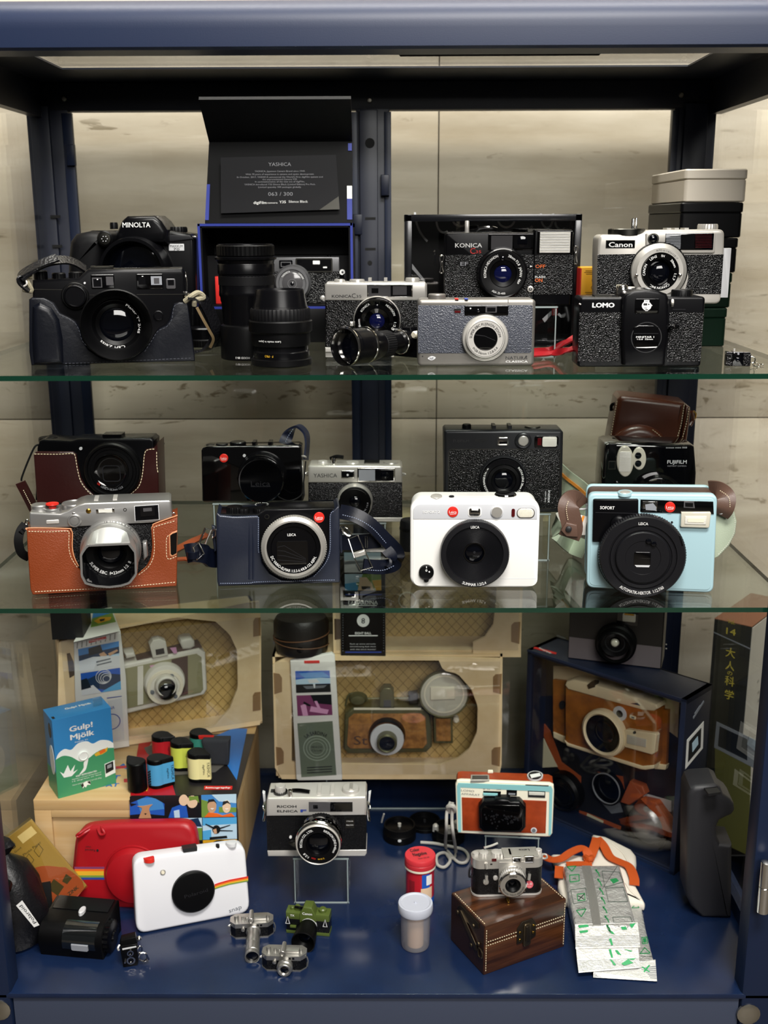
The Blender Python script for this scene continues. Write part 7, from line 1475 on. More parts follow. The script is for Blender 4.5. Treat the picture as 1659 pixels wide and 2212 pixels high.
# ---- centre cardboard boxes
t = Th('cardboard_box', 'kraft window box holding the cork covered camera, at the back centre of the floor', 'box', 'D6',680,1070, y=.345)
CB = t; zb = t.M.translation.z
out = [(148,1068),(132,350),(500,345),(1130,352),(1484,362),(1478,1000),(1455,1070),(1130,1072),(545,1072)]
hole = [(245,980),(245,372),(1125,372),(1130,430),(1220,450),(1300,540),(1338,640),(1335,790),(1290,890),(1220,950),(1120,985),(960,985)]
kraft_frame(t, out, hole); XL, XR = t.pt(135,500)[0], t.pt(1482,500)[0]; Zt = t.pt(800,344)[1]; D = .075; ZtC = Zt
shellbox(t, XL, XR, Zt, D)
t.front(-D*.72); lattice(t('lattice_print'), 'lattice_brown', 420, 330, 1420, 1000, 62, .0006, .95); t.front()
t('window_film').box('blister', XL+.004, XR-.004, -.010, -.0094, .012, Zt-.004)
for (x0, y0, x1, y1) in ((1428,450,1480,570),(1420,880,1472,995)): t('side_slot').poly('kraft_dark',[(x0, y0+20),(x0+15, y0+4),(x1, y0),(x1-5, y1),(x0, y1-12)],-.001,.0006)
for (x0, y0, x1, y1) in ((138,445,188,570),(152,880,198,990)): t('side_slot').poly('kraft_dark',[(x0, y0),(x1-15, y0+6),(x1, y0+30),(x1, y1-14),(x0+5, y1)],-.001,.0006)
sl = t('printed_sleeve'); sl.poly('sleeve_white',[(236,375),(480,330),(497,345),(542,1060),(540,1075),(285,1078),(272,1070)],0,.006,.001)
sl('brand_label').poly('red_ink', [(318, 374), (408, 372), (409, 388), (319, 390)], .006, .0065)
print_art(t, sl('photo_print'),[(265,435),(468,432),(475,556),(272,562)],[('photo_blue', FULL),('sky_pale',[(0,.4),(.5,.3),(1,.35),(1,.6),(0,.62)]),('sky_blue',[(.1,.1),(.8,.05),(1,.3),(.3,.35)]),('boat_white',[(.35,.42),(.6,.38),(.7,.55),(.4,.58)]),('photo_dark',[(0,.62),(1,.62),(1,1),(0,1)]),('photo_grey',[(.2,.7),(.9,.68),(.8,.8),(.3,.84)]),('boat_white',[(.5,.62),(.56,.62),(.55,.8),(.52,.8)])],.0063)
print_art(t, sl('photo_print'),[(273,578),(478,572),(485,692),(280,698)],[('photo_purple', FULL),('photo_dark',[(.4,0),(1,0),(1,.5),(.5,.4)]),('photo_pink',[(.1,.5),(.25,.4),(.3,1),(.15,1)]),('photo_pink',[(.4,.55),(.9,.75),(.85,.95),(.35,.8)]),('photo_pink',[(.5,.3),(.58,.3),(.7,.8),(.62,.8)]),('photo_dark',[(.2,.3),(.4,.5),(.35,.55),(.18,.4)])],.0063)
mat('sage_panel', '#66705f',.5); p = sl('sleeve_panel'); p.poly('sage_panel',[(278,742),(485,728),(508,1045),(302,1058)],.006,.0064)
q = sl('sleeve_lettering'); q.arc('dark_ink', 'LA SARDINA',392,890,100,92,24,.0067, span=80, bold=.01); q.text('dark_ink', 'BEACH',392,880,12,.0067, w=60).text('dark_ink', 'CLUB',392,900,12,.0067, w=60)
for i_ in range(3): sl('text_rule').poly('dark_ink',[(335,1000+i_*15),(482,992+i_*15),(482,997+i_*15),(335,1005+i_*15)],.006,.0067)
mat('mark_pale', '#93a08f', .5)
for r0, r1 in ((80,74),(62,58),(44,41)): ring(sl('sleeve_mark'), 'mark_pale',393,888, r0, r1,.006,.0067,36)
t = Th('display_camera', 'olive and cork camera with big round flash, packed in the centre cardboard box', 'camera', 'D6',800,930, y=.370)
setM(t, Matrix.Translation((CB.M.translation.x, .372, zb+.004))); t.front()
mat('cork', '#a8743a',.8, bump=('noise',300,.5,.0006), var=('#7d5226', 'noise',90,.4,.62)); mat('olive_metal', '#6d6a4c',.35,.5)
t('body').poly('olive_metal',[(575,922),(548,890),(556,690),(600,655),(1020,655),(1050,680),(1065,760),(1070,880),(1035,915)],-.03,0,.003,.002)
t('cork_panel').poly('cork',[(590,890),(570,870),(580,710),(610,686),(1005,686),(1030,715),(1040,860),(1015,888)],0,.0014,.0004)
t('top_trim').poly('cream', [(610, 652), (1005, 652), (1005, 662), (610, 662)], 0, .0016)
t('lettering').text('brown_mid', 'St', 650, 840, 60, .0018, w=80)
p = t('viewfinder_hood'); p.poly('olive_metal',[(762,650),(765,560),(785,535),(825,535),(845,560),(848,650)],-.012,.003,.001); p.rect('window_grey',785,605,828,645,.002,.0036)
p = t('wind_knob'); p.lathe('olive_metal',632,610,[(52,-.012),(52,-.004),(40,0),(14,.001)], n=28, sq=.65); t('spool').tube('olive_metal',[(560,640,-.01),(585,570,-.01),(670,570,-.01),(690,610,-.01)],6)
t('top_rail').tube('olive_metal',[(680,595,-.012),(930,592,-.012)],6); t('rewind_knob').poly('steel_dark',[(930,575),(985,565),(990,630),(935,632)],-.018,-.006,.002)
p = t('lens_barrel'); p.lathe('steel_dark',805,825,[(108,0),(106,.008),(98,.011)], n=48, cap1=False); p.lathe('pale_grey',805,840,[(100,.010),(96,.012),(60,.012)],.012,48, cap1=False); p.lathe('olive_metal',805,840,[(60,.0115),(58,.022),(50,.024),(44,.0225)],.012,40, cap1=False); p.lathe('lens_glass',805,855,[(46,.021),(24,.023),(8,.0234)],.022,32)
fl_ = t('flash'); fl_.lathe('olive_metal',1140,570,[(118,-.006),(140,.002),(146,.008),(142,.010),(134,.0095)],.008,56, cap1=False); fl_('flash_reflector').lathe('flash_clear',1140,570,[(138,.0088),(134,.0096),(100,.011),(40,.0118)],.008,48)
fl_('flash_tube').poly('cream',[(1060,530),(1200,530),(1205,600),(1060,605)],.0112,.0135,.0008); fl_('flash_ring').lathe('cream',1140,570,[(118,.0100),(116,.0112),(108,.0114)],.0105,48, cap1=False)
t('flash_grip').poly('olive_metal',[(1078,700),(1190,700),(1192,860),(1082,858)],-.02,-.002,.001); t('grip_cork').poly('cork',[(1092,715),(1178,715),(1180,845),(1095,845)],-.003,-.0006); t('flash_knob').lathe('cream',1212,728,[(18,-.010),(18,-.002),(10,0)], n=20)
stand_on('clear acrylic riser lifting the centre cardboard box off the floor', 'D6',900,.355, FL, zb,.20,.06)
t = Th('cardboard_box', 'upper kraft window box with the dark 8 ball sleeve, stacked on the centre box', 'box', 'D6',1030,352, y=.352)
t.M.translation.z = zb+ZtC+.0006; setM(t, t.M); zmax = S2-.008-t.M.translation.z
A0, A1 = t.pt(490, 300)[0], t.pt(1592, 300)[0]; XL, XR = A0, A1; Zt = zmax; D = .07
c = t.pt(900, 300)
hx0, hx1 = t.pt(560, 300)[0], t.pt(1440, 300)[0]; hz0 = t.pt(900, 322)[1]*.5+.004
b = t('front_board'); b.box('kraft', XL, hx0,0,.004,0, Zt).box('kraft', hx0, hx1,0,.004, Zt-.02, Zt).box('kraft', hx1, XR,0,.004,0, Zt)
P_ = [t.pt(1592,352), t.pt(1310,352), t.pt(1310,268), t.pt(1380,235), t.pt(1430,160), t.pt(1442,60), t.pt(1442,40), t.pt(1592,40)]; b.praw('kraft', P_,-.004,.0002)
shellbox(t, XL, XR, Zt, D)
t.front(-D*.72); lattice(t('lattice_print'), 'lattice_brown', 700, -250, 1540, 330, 56, .0006, .95); t.front()
t('window_film').box('blister', XL+.004, XR-.004, -.006, -.0054, .006, Zt-.006)
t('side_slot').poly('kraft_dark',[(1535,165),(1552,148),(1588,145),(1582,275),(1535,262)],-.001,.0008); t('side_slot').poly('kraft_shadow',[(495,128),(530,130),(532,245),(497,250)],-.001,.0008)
mat('sleeve_black', '#191613',.4); z0, z1 = t.pt(660,342)[1], Zt; x0, x1 = t.pt(535,300)[0], t.pt(797,300)[0]
sl = t('printed_sleeve'); sl.box('sleeve_black', x0, x1, -.006, 0, z0, z1, .0006)
t.front(.006); q = sl('sleeve_lettering'); q.text('white_ink', 'LA SARDINA',664,31,24,.0004, w=170, bold=.01).text('white_ink', 'EIGHT BALL',665,211,14,.0004, w=95, bold=.02)
for i_, s_ in enumerate(('Rack up some seriously', 'mind-blowing flash shots', 'with this black beauty!')): q.text('pale_grey', s_,663,274+i_*16,8,.0004, w=150)
sl('sleeve_rule').rect('white_ink',580,224,750,229,0,.0003); sl('sleeve_rule').rect('white_ink',580,47,745,51,0,.0003); sl('sleeve_rule').rect('blue_ink',560,320,772,327,0,.0003); sl('sleeve_rule').rect('blue_ink',560,-18,775,-12,0,.0003)
p = sl('eight_ball'); p.disc('white_ink',665,138,37,0,.0003); p.text('dark_ink', '8',665,138,34,.0006, bold=.01)
for x in (546, 785):
    d_ = sl('dot_print')
    for i_ in range(18): d_.poly('photo_grey', circ(x, 60+i_*15, 2.5, n=6), 0, .0003)
print_art(t, sl('photo_print'),[(556,-135),(770,-135),(772,-40),(558,-40)],[('leaf_green', FULL),('sky_pale',[(0,0),(.5,0),(.4,.5),(0,.6)]),('photo_cyan',[(0,.6),(.3,.5),(.4,1),(0,1)]),('skin_light',[(.4,.2),(.6,.2),(.75,.6),(.8,1),(.35,1),(.4,.5)]),('photo_dark',[(.45,.75),(.7,.75),(.7,.95),(.47,.95)]),('photo_yellow',[(.75,.4),(1,.35),(1,1),(.85,1)])],.0003)
print_art(t, sl('photo_print'),[(552,-262),(768,-262),(769,-145),(555,-145)],[('boat_white', FULL),('sky_pale',[(0,0),(1,0),(1,.3),(0,.4)]),('photo_grey',[(0,.45),(1,.35),(1,.5),(0,.6)]),('photo_grey',[(.3,.6),(.7,.55),(.8,.9),(.4,.95)])],.0003); t.front()
p = t('emblem_print'); t.front(-D*.70); ring(p, 'cream',925,20,55,48,.0,.0012,36); p.text('dark_ink', 'SARDINA',925,55,12,.0014, w=70); t.front()
# ---- leather lens pouch on the centre box
t = Th('lens_pouch', 'round black leather lens pouch with brown edging, on top of the centre cardboard box', 'pouch', 'D6',300,352, z=zb+ZtC+.0006, y=.36)
mat('worn_leather', '#15110e', .38, bump=('noise', 300, .35, .0006)); mat('edge_brown', '#5a3a22', .6)
cx = t.base(297); R_ = .0335; Hh = min(S2-.010-(zb+ZtC), .048)
setM(t, t.M @ Matrix.Translation((cx, .0, 0)))
def ell(r, z, n=40): return [Vector((r*cos(2*math.pi*j/n), .8*r*sin(2*math.pi*j/n), z)) for j in range(n)]
t('drum').skin('worn_leather',[ell(.030,0), ell(.0325,.003), ell(.0335,.012), ell(.0335,.022), ell(.032,.024)])
fl_ = t('flap'); fl_.skin('worn_leather',[ell(.0345,.023), ell(.0345, Hh-.008), ell(.031, Hh-.002), ell(.02, Hh)])
for z_, r_ in ((.0235,.0347),): t('edge_binding').tube3('edge_brown',[Vector((r_*cos(a*.2618),.8*r_*sin(a*.2618), z_+.003*sin(a*.2618*1+1.2))) for a in range(24)],.0008,6, True,2)
t('edge_binding').tube3('edge_brown',[Vector((.0350*cos(radians(a)),.8*.0350*sin(radians(a)),.018-.006*sin(radians((a-190)/1.7)))) for a in range(190,351,10)],.0007,6);
t('snap').skin('black_satin',[[Vector((.004*r*cos(a*.5236),-.0272-d,.012+.004*r*sin(a*.5236))) for a in range(12)] for r, d in ((1,-.002),(1,.0005),(.5,.001))])
# ---- navy presentation box with the tan instant camera (right)
c0 = atz('D7', 1078, 1722, FL); cl = atz('D7', 330, 1392, FL)
yw = math.degrees(math.atan2(c0.y-cl.y, c0.x-cl.x))
t = Th('gift_box', 'large navy open-front gift box showing a tan instant camera, turned towards the left', 'box', 'D7',1078,1722, z=FL, yaw=yw)
IB = t; mat('navy_card', '#10182c',.42); mat('navy_card_edge', '#1d2943',.35); mat('navy_inside', '#0b0f1c',.55)
H = t.pt(1130, 628)[1]
t.top(H); WL = t.pt(137, 337)[0]; t.front()
WL = min(WL, -.17); D = .095; w = .006
t.right(0); pr = t.pt(1272, 455); t.front(); D = min(.13, max(.06, pr[0]))
s_ = t('shell'); s_.box('navy_card', WL, WL+w,0, D,0, H,.0006).box('navy_card',-w,0,0, D,0, H,.0006).box('navy_card', WL,0,0, D,0, w,.0006).box('navy_card', WL,0,0, D, H-w, H,.0006).box('navy_inside', WL,0, D-.003, D,0, H)
e = t('front_edge'); e.box('navy_card_edge',-w,0,-.0008,.0002,0, H).box('navy_card_edge', WL,0,-.0008,.0002,0,.004).box('navy_card_edge', WL,0,-.0008,.0002, H-.003, H)
y_in = .034
t('inner_tray').box('navy_inside', WL+w, -w, y_in, y_in+.003, w, H-w)
t.front(-y_in)
pa = t('picture_panel'); mat('panel_cream', '#d6c6a0', .5); mat('panel_dark', '#15161c', .45)
pa.poly('panel_cream',[(330,425),(420,430),(920,570),(1110,625),(1100,870),(1020,810),(330,600)],0,.0006)
pa.poly('panel_dark', [(190, 760), (330, 840), (1100, 1060), (1060, 1640), (200, 1250)], 0, .0004)
p = t('panel_lettering'); p.text('brown_mid', "LOMO'INSTANT", 808, 594, 17, .0010, w=215, rot=-14)
p = t('panel_badge'); p.poly('photo_grey', [(945, 605), (1008, 620), (1006, 660), (943, 645)], 0, .001)
mat('strap_tan', '#9a4a26', .5); mat('strap_cream', '#c9c2a4', .5)
sp = t('printed_strap'); sp.poly('strap_tan',[(262,770),(310,830),(380,1020),(500,1110),(500,1170),(360,1060),(270,860)],0,.0012); sp = t('printed_strap'); sp.poly('strap_cream',[(258,850),(300,940),(358,1050),(252,1055)],0,.0014)
for P_ in ([(190,770),(230,790),(232,850),(188,850)],[(600,1080),(760,1110),(770,1190),(700,1140)]): t('printed_strap').poly('strap_tan', P_,0,.0011)
for P_ in ([(190,870),(232,870),(230,940),(188,930)],[(188,980),(230,985),(228,1055),(186,1050)]): t('printed_strap').poly('strap_cream', P_,0,.0011)
t('printed_strap').poly('strap_tan',[(490,1320),(540,1335),(750,1420),(745,1440),(490,1345)],0,.001); t('printed_strap').poly('strap_cream',[(540,1338),(640,1385),(638,1398),(536,1352)],0,.0014)
q = t('wide_lens'); q.lathe('black',385,1210,[(140,0),(136,.012),(120,.016),(112,.014)],.012,48, cap1=False); q.lathe('lens_glass',385,1215,[(114,.008),(80,.012),(20,.014)],.012,40); ring(q, 'steel_dark',380,1225,78,70,.010,.0135,40)
q = t('close_up_lens'); q.lathe('black',660,1190,[(112,0),(110,.008),(102,.009),(98,.006)],.008,44, cap1=False); q.lathe('lens_glass',660,1190,[(100,.003),(50,.0045),(10,.005)],.006,36); ring(q, 'window_pale',655,1185,106,101,.008,.0096,44)
q = t('ribbon'); q.poly('strap_tan',[(740,1270),(800,1140),(880,1170),(900,1220),(800,1290)],0,.010,.002); t('ribbon').poly('strap_tan',[(870,1250),(960,1270),(1040,1380),(1060,1460),(1000,1440),(960,1350)],0,.012,.001)
q = t('flash_dome'); mat('chrome_haze', '#8f8f90',.3,.7, bump=('noise',300,.6,.0006)); q.lathe('black_satin',900,1440,[(150,0),(148,.006),(138,.008)],.006,48, cap1=False); q.lathe('chrome_haze',900,1410,[(132,.006),(124,.012),(92,.018),(50,.021),(15,.022)],.012,44)
t('paper_photo').poly('photo_grey',[(600,1240),(720,1210),(760,1330),(690,1340)],0,.001); t('paper_photo').poly('pale_grey',[(880,1210),(1060,1260),(1060,1330),(900,1270)],0,.0009)
t.front()
t('window_film').box('blister', WL+w, -w, .0035, .0041, w, H-w)
mat('label_text', '#7d828c', .6)
t.right(.0); si = t('side_print')
for (x0, y0, x1, y1, x2, y2, x3, y3) in ((1158,885,1262,768,1256,935,1148,1065),(1148,1185,1246,1062,1240,1160,1140,1270)):
    si.poly('white_ink',[(x0, y0),(x1, y1),(x2, y2),(x3, y3)],0,.0004); cx = (x0+x1+x2+x3)/4; cy = (y0+y1+y2+y3)/4
    t('side_photo').poly('photo_dark',[(cx+(x-cx)*.72, cy+(y-cy)*.72) for x, y in ((x0, y0),(x1, y1),(x2, y2),(x3, y3))],0,.0007)
t('side_photo').poly('sky_pale', [(1190, 905), (1225, 860), (1228, 910), (1192, 960)], 0, .0009)
t('side_photo').poly('photo_yellow', [(1135, 1245), (1150, 1238), (1150, 1300), (1136, 1310)], 0, .0009)
t('side_lettering').poly('label_text',[(1196,745),(1262,640),(1264,650),(1198,755)],0,.0006).poly('label_text',[(1205,720),(1240,668),(1242,674),(1207,727)],0,.0006)
t.top(H); q = t('brand_label'); q.poly('red_ink',[(215,306),(352,343),(346,353),(206,316)],0,.0004); q.text('white_ink', 'lomography',282,330,20,.0006, w=122, rot=-45+32, bold=.01); t('top_lettering').text('label_text', 'omo',375,246,24,.0005, w=80, rot=170); t.front()
t = Th('instant_camera', 'tan and cream instant camera with big round lens, displayed inside the navy gift box', 'camera', 'D7',700,1000, z=FL)
setM(t, IB.M @ Matrix.Translation((0, y_in-.0015,0))); mat('tan_leather', '#b0691f',.42, bump=('noise',350,.2,.0004), var=('#7c4712', 'noise',50,.3,.7)); mat('ivory', '#ead9b2',.42)
t('rear_body').poly('tan_leather',[(328,510),(400,520),(400,880),(330,860)],0,.005); t('rear_body').poly('tan_leather',[(970,690),(1040,700),(1028,1040),(960,1030)],0,.005)
t('base_trim').poly('ivory',[(328,835),(400,865),(398,905),(330,870)],0,.007,.001); t('base_trim').poly('ivory',[(955,1030),(1030,1040),(1020,1070),(955,1065)],0,.007,.001)
b = t('body'); out = [(400,560),(412,545),(940,690),(972,700),(968,1010),(955,1045),(920,1060),(880,1058),(420,915),(398,890)]
b.poly('tan_leather', out, 0, .018, .003)
t('top_cover').poly('ivory',[(400,545),(410,520),(455,510),(540,530),(900,640),(965,665),(975,690),(950,706),(880,700),(420,572)],0,.020,.002); t('bottom_cover').poly('ivory',[(398,888),(420,905),(880,1046),(955,1040),(950,1062),(900,1070),(870,1066),(415,922)],0,.0195,.001)
lb = t('lens_ring'); lb.lathe('ivory',633,845,[(126,.016),(130,.022),(126,.027),(112,.029),(102,.027)],.027,56, cap1=False); lb.lathe('black_satin',626,848,[(104,.027),(100,.025),(70,.022),(60,.020)],.026,48, cap1=False); lb.lathe('lens_glass',626,848,[(62,.0195),(40,.022),(10,.023)],.024,36)
p = t('viewfinder'); p.lathe('pale_grey',738,722,[(40,.017),(39,.0195),(34,.020)],.02,32); p.lathe('lens_glass',740,722,[(22,.0198),(10,.0208)],.02,24)
p = t('sensor_window'); p.rect('ivory',803,728,838,760,.017,.0192,4); p.rect('window_dark',813,738,829,752,.019,.0196)
p = t('flash'); p.poly('ivory',[(770,825),(785,818),(960,845),(968,858),(955,965),(940,975),(775,930),(766,918)],.016,.0235,.001); p.poly('flash_clear',[(785,850),(905,880),(902,930),(783,905)],.023,.0242,.0004); p('sensor_dot').disc('dark_ink',832,838,9,.023,.0242, n=14)
t('shutter_lever').poly('black_satin',[(535,545),(560,525),(585,530),(582,560),(545,572)],.012,.022,.002); t('top_tab').poly('navy_card_edge',[(808,658),(850,655),(868,672)],.019,.0206)
t('neck_ring').poly('dark_ink', circ(382, 668, 16, 26, 16), .004, .007)
# ---- grey black camera on the gift box
t = Th('instant_camera', 'dark grey toy camera with round black lens, standing on top of the navy gift box', 'camera', 'D7',705,410, z=FL+H+.0003, yaw=yw*.42)
HT = S2-.007-(FL+H)
mat('brown_grey', '#1d1815', .5); mat('lower_grey', '#6b6266', .45, .1, bump=('grainx', 400, .15, .0003))
X0, X1 = t.pt(420, 350)[0], t.pt(995, 470)[0]
t('body').praw('black', [(X0, 0), (X1, 0), (X1+.0005, HT), (X0, HT)], -.045, 0, .002, .002)
zs_ = t.pt(700, 275)[1]
t('lower_panel').praw('lower_grey',[(X0+.001,.001),(X1-.001,.001),(X1-.001, zs_),(X0+.001, zs_)],0,.0006)
t('upper_panel').praw('brown_grey',[(X0+.001, zs_+.0004),(X1-.001, zs_+.0004),(X1-.001, HT-.001),(X0+.001, HT-.001)],0,.0008)
lb = t('lens_barrel'); lb.lathe('black',722,272,[(124,0),(124,.012),(112,.014),(100,.022),(92,.023),(86,.018)],.0,56, cap1=False); lb.lathe('black_satin',712,282,[(88,.017),(60,.015),(34,.014)],.016,48, cap1=False); lb.lathe('flash_clear',710,285,[(26,.013),(20,.016),(6,.0175)],.015,24); ring(lb, 'charcoal',712,282,62,55,.014,.0162,40)
p = t('flash_window'); p.rect('black_gloss',728,95,852,180,.0005,.003,3); p.rect('flash_clear',760,98,838,158,.0028,.0042,8,.0005); p.rect('brass',770,100,830,116,.004,.0048,3)
t.right(X1)
for y_ in (292, 318): t('side_dot').poly('pale_grey', circ(1030, y_, 4, n=8), 0, .0004)
t.front()
# ---- magazine box beyond the right glass
t = Th('low_table', 'dark low table outside the right glass side, carrying the magazine box', 'table', 'D7',1560,0, z=0, y=.30)
t('table_slab').box('black_matte',-.02,.30,-.10,.25,.165,.188); t('leg').box('black_matte',.0,.03,.0,.03,0,.165); t('leg').box('black_matte',.25,.28,.0,.03,0,.165); t('leg').box('black_matte',.0,.03,.2,.23,0,.165); t('leg').box('black_matte',.25,.28,.2,.23,0,.165)
t = Th('magazine_box', 'tall boxed magazine set with gold Japanese title, seen through the right glass side', 'magazine', 'D7',1560,182, y=.30, yaw=-38)
zb = t.M.translation.z; Hm = zb-.1885; t.M.translation.z = .1885; setM(t, t.M)
mat('spine_dark', '#12140f',.5); mat('gold_ink', '#b0a23c',.5); mat('page_pale', '#b3b0a4',.6); mat('orange_top', '#74492f',.6); mat('olive_print', '#4a4a1c',.6)
WL = t.pt(1322, 200)[0]
t('carton').box('spine_dark', WL,0,0,.12,0, Hm-.001,.0005); t('top_panel').box('orange_top', WL,0,0,.12, Hm-.001, Hm,.0004)
p = t('lettering')
for s_, y, h, w_, m in (('Vol.',152,28,48, 'gold_ink'),('14',212,44,62, 'gold_ink'),('\u5927',345,52,62, 'gold_ink'),('\u4eba',425,48,58, 'gold_ink'),('\u306e',470,26,34, 'gold_ink'),('\u79d1',520,52,62, 'gold_ink'),('\u5b66',605,50,60, 'gold_ink')): p.text(m, s_,1432-(y-150)*.03, y, h,.0005, w=w_, bold=.01)
for P_ in ([(1322,213),(1552,318),(1552,326),(1322,221)],): t('spine_rule').poly('photo_grey', P_,0,.0004)
t('lower_print').poly('olive_print',[(1330,850),(1555,920),(1540,1600),(1330,1500)],0,.0004); t('frame_reflection').poly('photo_grey',[(1340,770),(1590,890),(1585,1065),(1325,930)],0,.0006).poly('photo_dark',[(1360,800),(1530,880),(1530,1010),(1350,920)],0,.0009)  # slanted frame: gift box side mirrored in the glass, painted on as a reflection
t.right(0); t('page_side').box('page_pale', -.0002, .0008, .001, .119, .001, Hm-.002)
p = t('column_lettering'); p.text('dark_ink', '\u30db\u30f3',1600,520,20,.0013, w=36); p.text('dark_ink', '\u5ddd\u5185',1600,590,20,.0013, w=36); p.text('dark_ink', '\u5927\u68ee',1600,640,20,.0013, w=36); p.text('yellow_ink', '\u5927',1640,420,70,.0013, w=40); t.front()
# ---- dark grip
t = Th('camera_grip', 'tall dark grey plastic hand grip with a hooked top, at the right of the floor', 'grip', 'E4',1240,928, z=FL, yaw=-4)
mat('grip_grey', '#26262a', .5, bump=('fine', 1500, .1, .0003))
P_ = [(1195,928),(1120,850),(1084,775),(1088,300),(1095,60),(1115,15),(1150,-2),(1290,-12),(1330,10),(1350,60),(1400,95),(1425,130),(1428,175),(1405,205),(1360,225),(1320,245),(1300,290),(1305,360),(1325,405),(1410,415),(1405,920),(1380,930)]
P3 = [t.pt(x, y) for x, y in P_]; P3 = [(a, max(0, b)) for a, b in P3]
t('shell').praw('grip_grey', P3, -.042, 0, .006, .004, 4)
zt = max(p_[1] for p_ in P3); t.top(zt-.0005); t('socket').poly('dark_ink',[(1215,12),(1300,2),(1328,36),(1240,48)],-.001,.0016).poly('charcoal',[(1208,6),(1305,-4),(1215,12)],-.001,.0018); t.front()
# ---- orange film camera on a riser
t = Th('film_camera', 'orange and cream toy film camera with big black lens cover, raised on a riser', 'camera', 'E3',1070,610, y=.20, yaw=-5)
zb = t.M.translation.z
mat('orange_hide', '#a5411c',.4, bump=('noise',200,.3,.0005), var=('#883010', 'noise',60,.3,.7)); mat('cream_plastic', '#ece6d2',.35); mat('aqua', '#8cc7cb',.4)
out = [(700,590),(688,560),(678,200),(690,175),(720,168),(1430,195),(1460,210),(1464,250),(1450,590),(1430,618),(1400,620),(900,600)]
t('back_shell').poly('cream_plastic', out,-.032,-.026,.001,.003); t('middle_band').poly('orange_hide',[(x+(1070-x)*.008, y+(400-y)*.01) for x, y in out],-.0265,-.004); t('front_shell').poly('cream_plastic', out,-.005,0,.0015,.0006)
t('face_trim').poly('aqua',[(700,580),(690,215),(700,190),(1440,218),(1452,240),(1440,600),(1420,608),(1426,260),(718,225),(724,580)],-.001,.0005)
t('top_stripe').poly('aqua', [(698, 190), (1440, 215), (1446, 238), (702, 213)], 0, .0006)
t('leather_panel').poly('orange_hide',[(728,306),(1405,335),(1396,590),(1220,588),(735,568)],0,.0009,.0002)
q = t('lettering'); q.text('grey_ink', 'LOMO',775,250,18,.0009, w=104, rot=-2).text('grey_ink', 'APPARAT',798,279,17,.0009, w=148, rot=-2).text('grey_ink', 'B  N',926,238,11,.0009, w=50).text('grey_ink', 'OFF',1024,241,11,.0009, w=36)
p = t('slide_switch'); p.poly('black',[(900,255),(1040,260),(1038,292),(900,286)],0,.0010); p.poly('aqua',[(898,272),(1015,276),(1012,294),(898,290)],.0008,.0024,.0004)
p = t('viewfinder_window'); p.poly('window_dark',[(1086,248),(1168,252),(1166,292),(1086,288)],0,.0012); p.poly('window_pale',[(1100,270),(1155,272),(1153,285),(1100,283)],.001,.0015)
p = t('flash'); p.poly('dark_ink',[(1256,252),(1394,258),(1392,308),(1256,302)],0,.0010); p.poly('flash_lens',[(1262,260),(1388,266),(1386,290),(1262,286)],.0008,.0016,.0003)
t('seam').poly('dark_ink', [(1236, 204), (1420, 211), (1420, 217), (1236, 209)], 0, .0007)
lc = t('lens_cover'); lc.poly('black_satin',[(905,585),(865,550),(862,385),(905,335),(985,335),(1000,322),(1100,322),(1118,338),(1190,340),(1240,390),(1238,548),(1200,590)],0,.012,.003); lc('cover_face').poly('black_gloss',[(925,572),(885,540),(882,395),(915,365),(1185,368),(1218,400),(1215,540),(1185,575)],.0115,.0128,.0006)
rnd = random.Random(3)
for cx, cy, rx, ry, n_ in ((990, 470, 85, 50, 26), (1130, 480, 70, 55, 24)):
    d_ = lc('scuff_print')
    for i_ in range(n_): x, y = rnd.gauss(cx, rx*.5), rnd.gauss(cy, ry*.5); d_.poly('charcoal', circ(x, y, rnd.uniform(3,9), n=6),.0125,.0131)
p = t('tripod_dot'); p.lathe('pale_grey',1302,568,[(26,0),(24,.0012),(18,.0014)], n=28); p.disc('photo_grey',1302,568,15,.0013,.0018, n=20)
zt = t.pt(1070, 185)[1]; t.top(zt-.0003)
p = t('hot_shoe'); p.poly('satin_chrome',[(800,122),(945,122),(948,166),(798,166)],-.001,.0022,.0005).poly('steel_dark',[(812,130),(934,130),(936,158),(810,158)],.002,.0026)
p = t('wind_wheel'); p.poly('pale_grey', circ(1312,125,64,34,36),-.001,.0016,.0004); p.poly('dark_ink', circ(1312,124,52,27,32),.0014,.0030); p.poly('white_ink',[(1270,122),(1348,108),(1358,130),(1282,148)],.0028,.0036)
p = t('counter').poly('cream_plastic',[(938,84),(975,84),(978,100),(936,100)],-.001,.0008); t.front()
stand_on('clear acrylic riser under the orange film camera', 'E3',1120,.2, FL, zb, t.pt(1330,610)[0]*1.7,.035,-5)
# ---- braided cord hanging from it
t = Th('neck_cord', 'pale grey braided cord looped on the floor beside the orange film camera', 'cord', 'E3',650,760, z=FL)
mat('cord_grey', '#a9a6a0', .7, bump=('grainz', 900, .5, .0004))
wp_ = lambda x, y, z=FL+.0022: t.Mi @ atz('E3', x, y, z); wy_ = lambda x, y, yy: t.Mi @ aty('E3', x, y, yy)
t('cord').tube3('cord_grey',[wy_(640,340,.215), wy_(610,420,.212), wy_(605,560,.208), wp_(600,700), wp_(640,760), wp_(700,820), wp_(760,820), wp_(780,770), wp_(740,720), wp_(660,700), wp_(520,672), wp_(400,662)],.0019,8); t('cord').tube3('cord_grey',[wy_(655,345,.212), wy_(650,480,.208), wy_(660,600,.205), wp_(680,730), wp_(660,790), wp_(590,745), wp_(530,770), wp_(535,840), wp_(590,860), wp_(635,810), wp_(610,760)],.0019,8); t('knot').tube3('cord_grey',[wy_(620,380,.210), wy_(660,375,.206), wy_(672,410,.210), wy_(630,415,.214)],.0028,8, True)
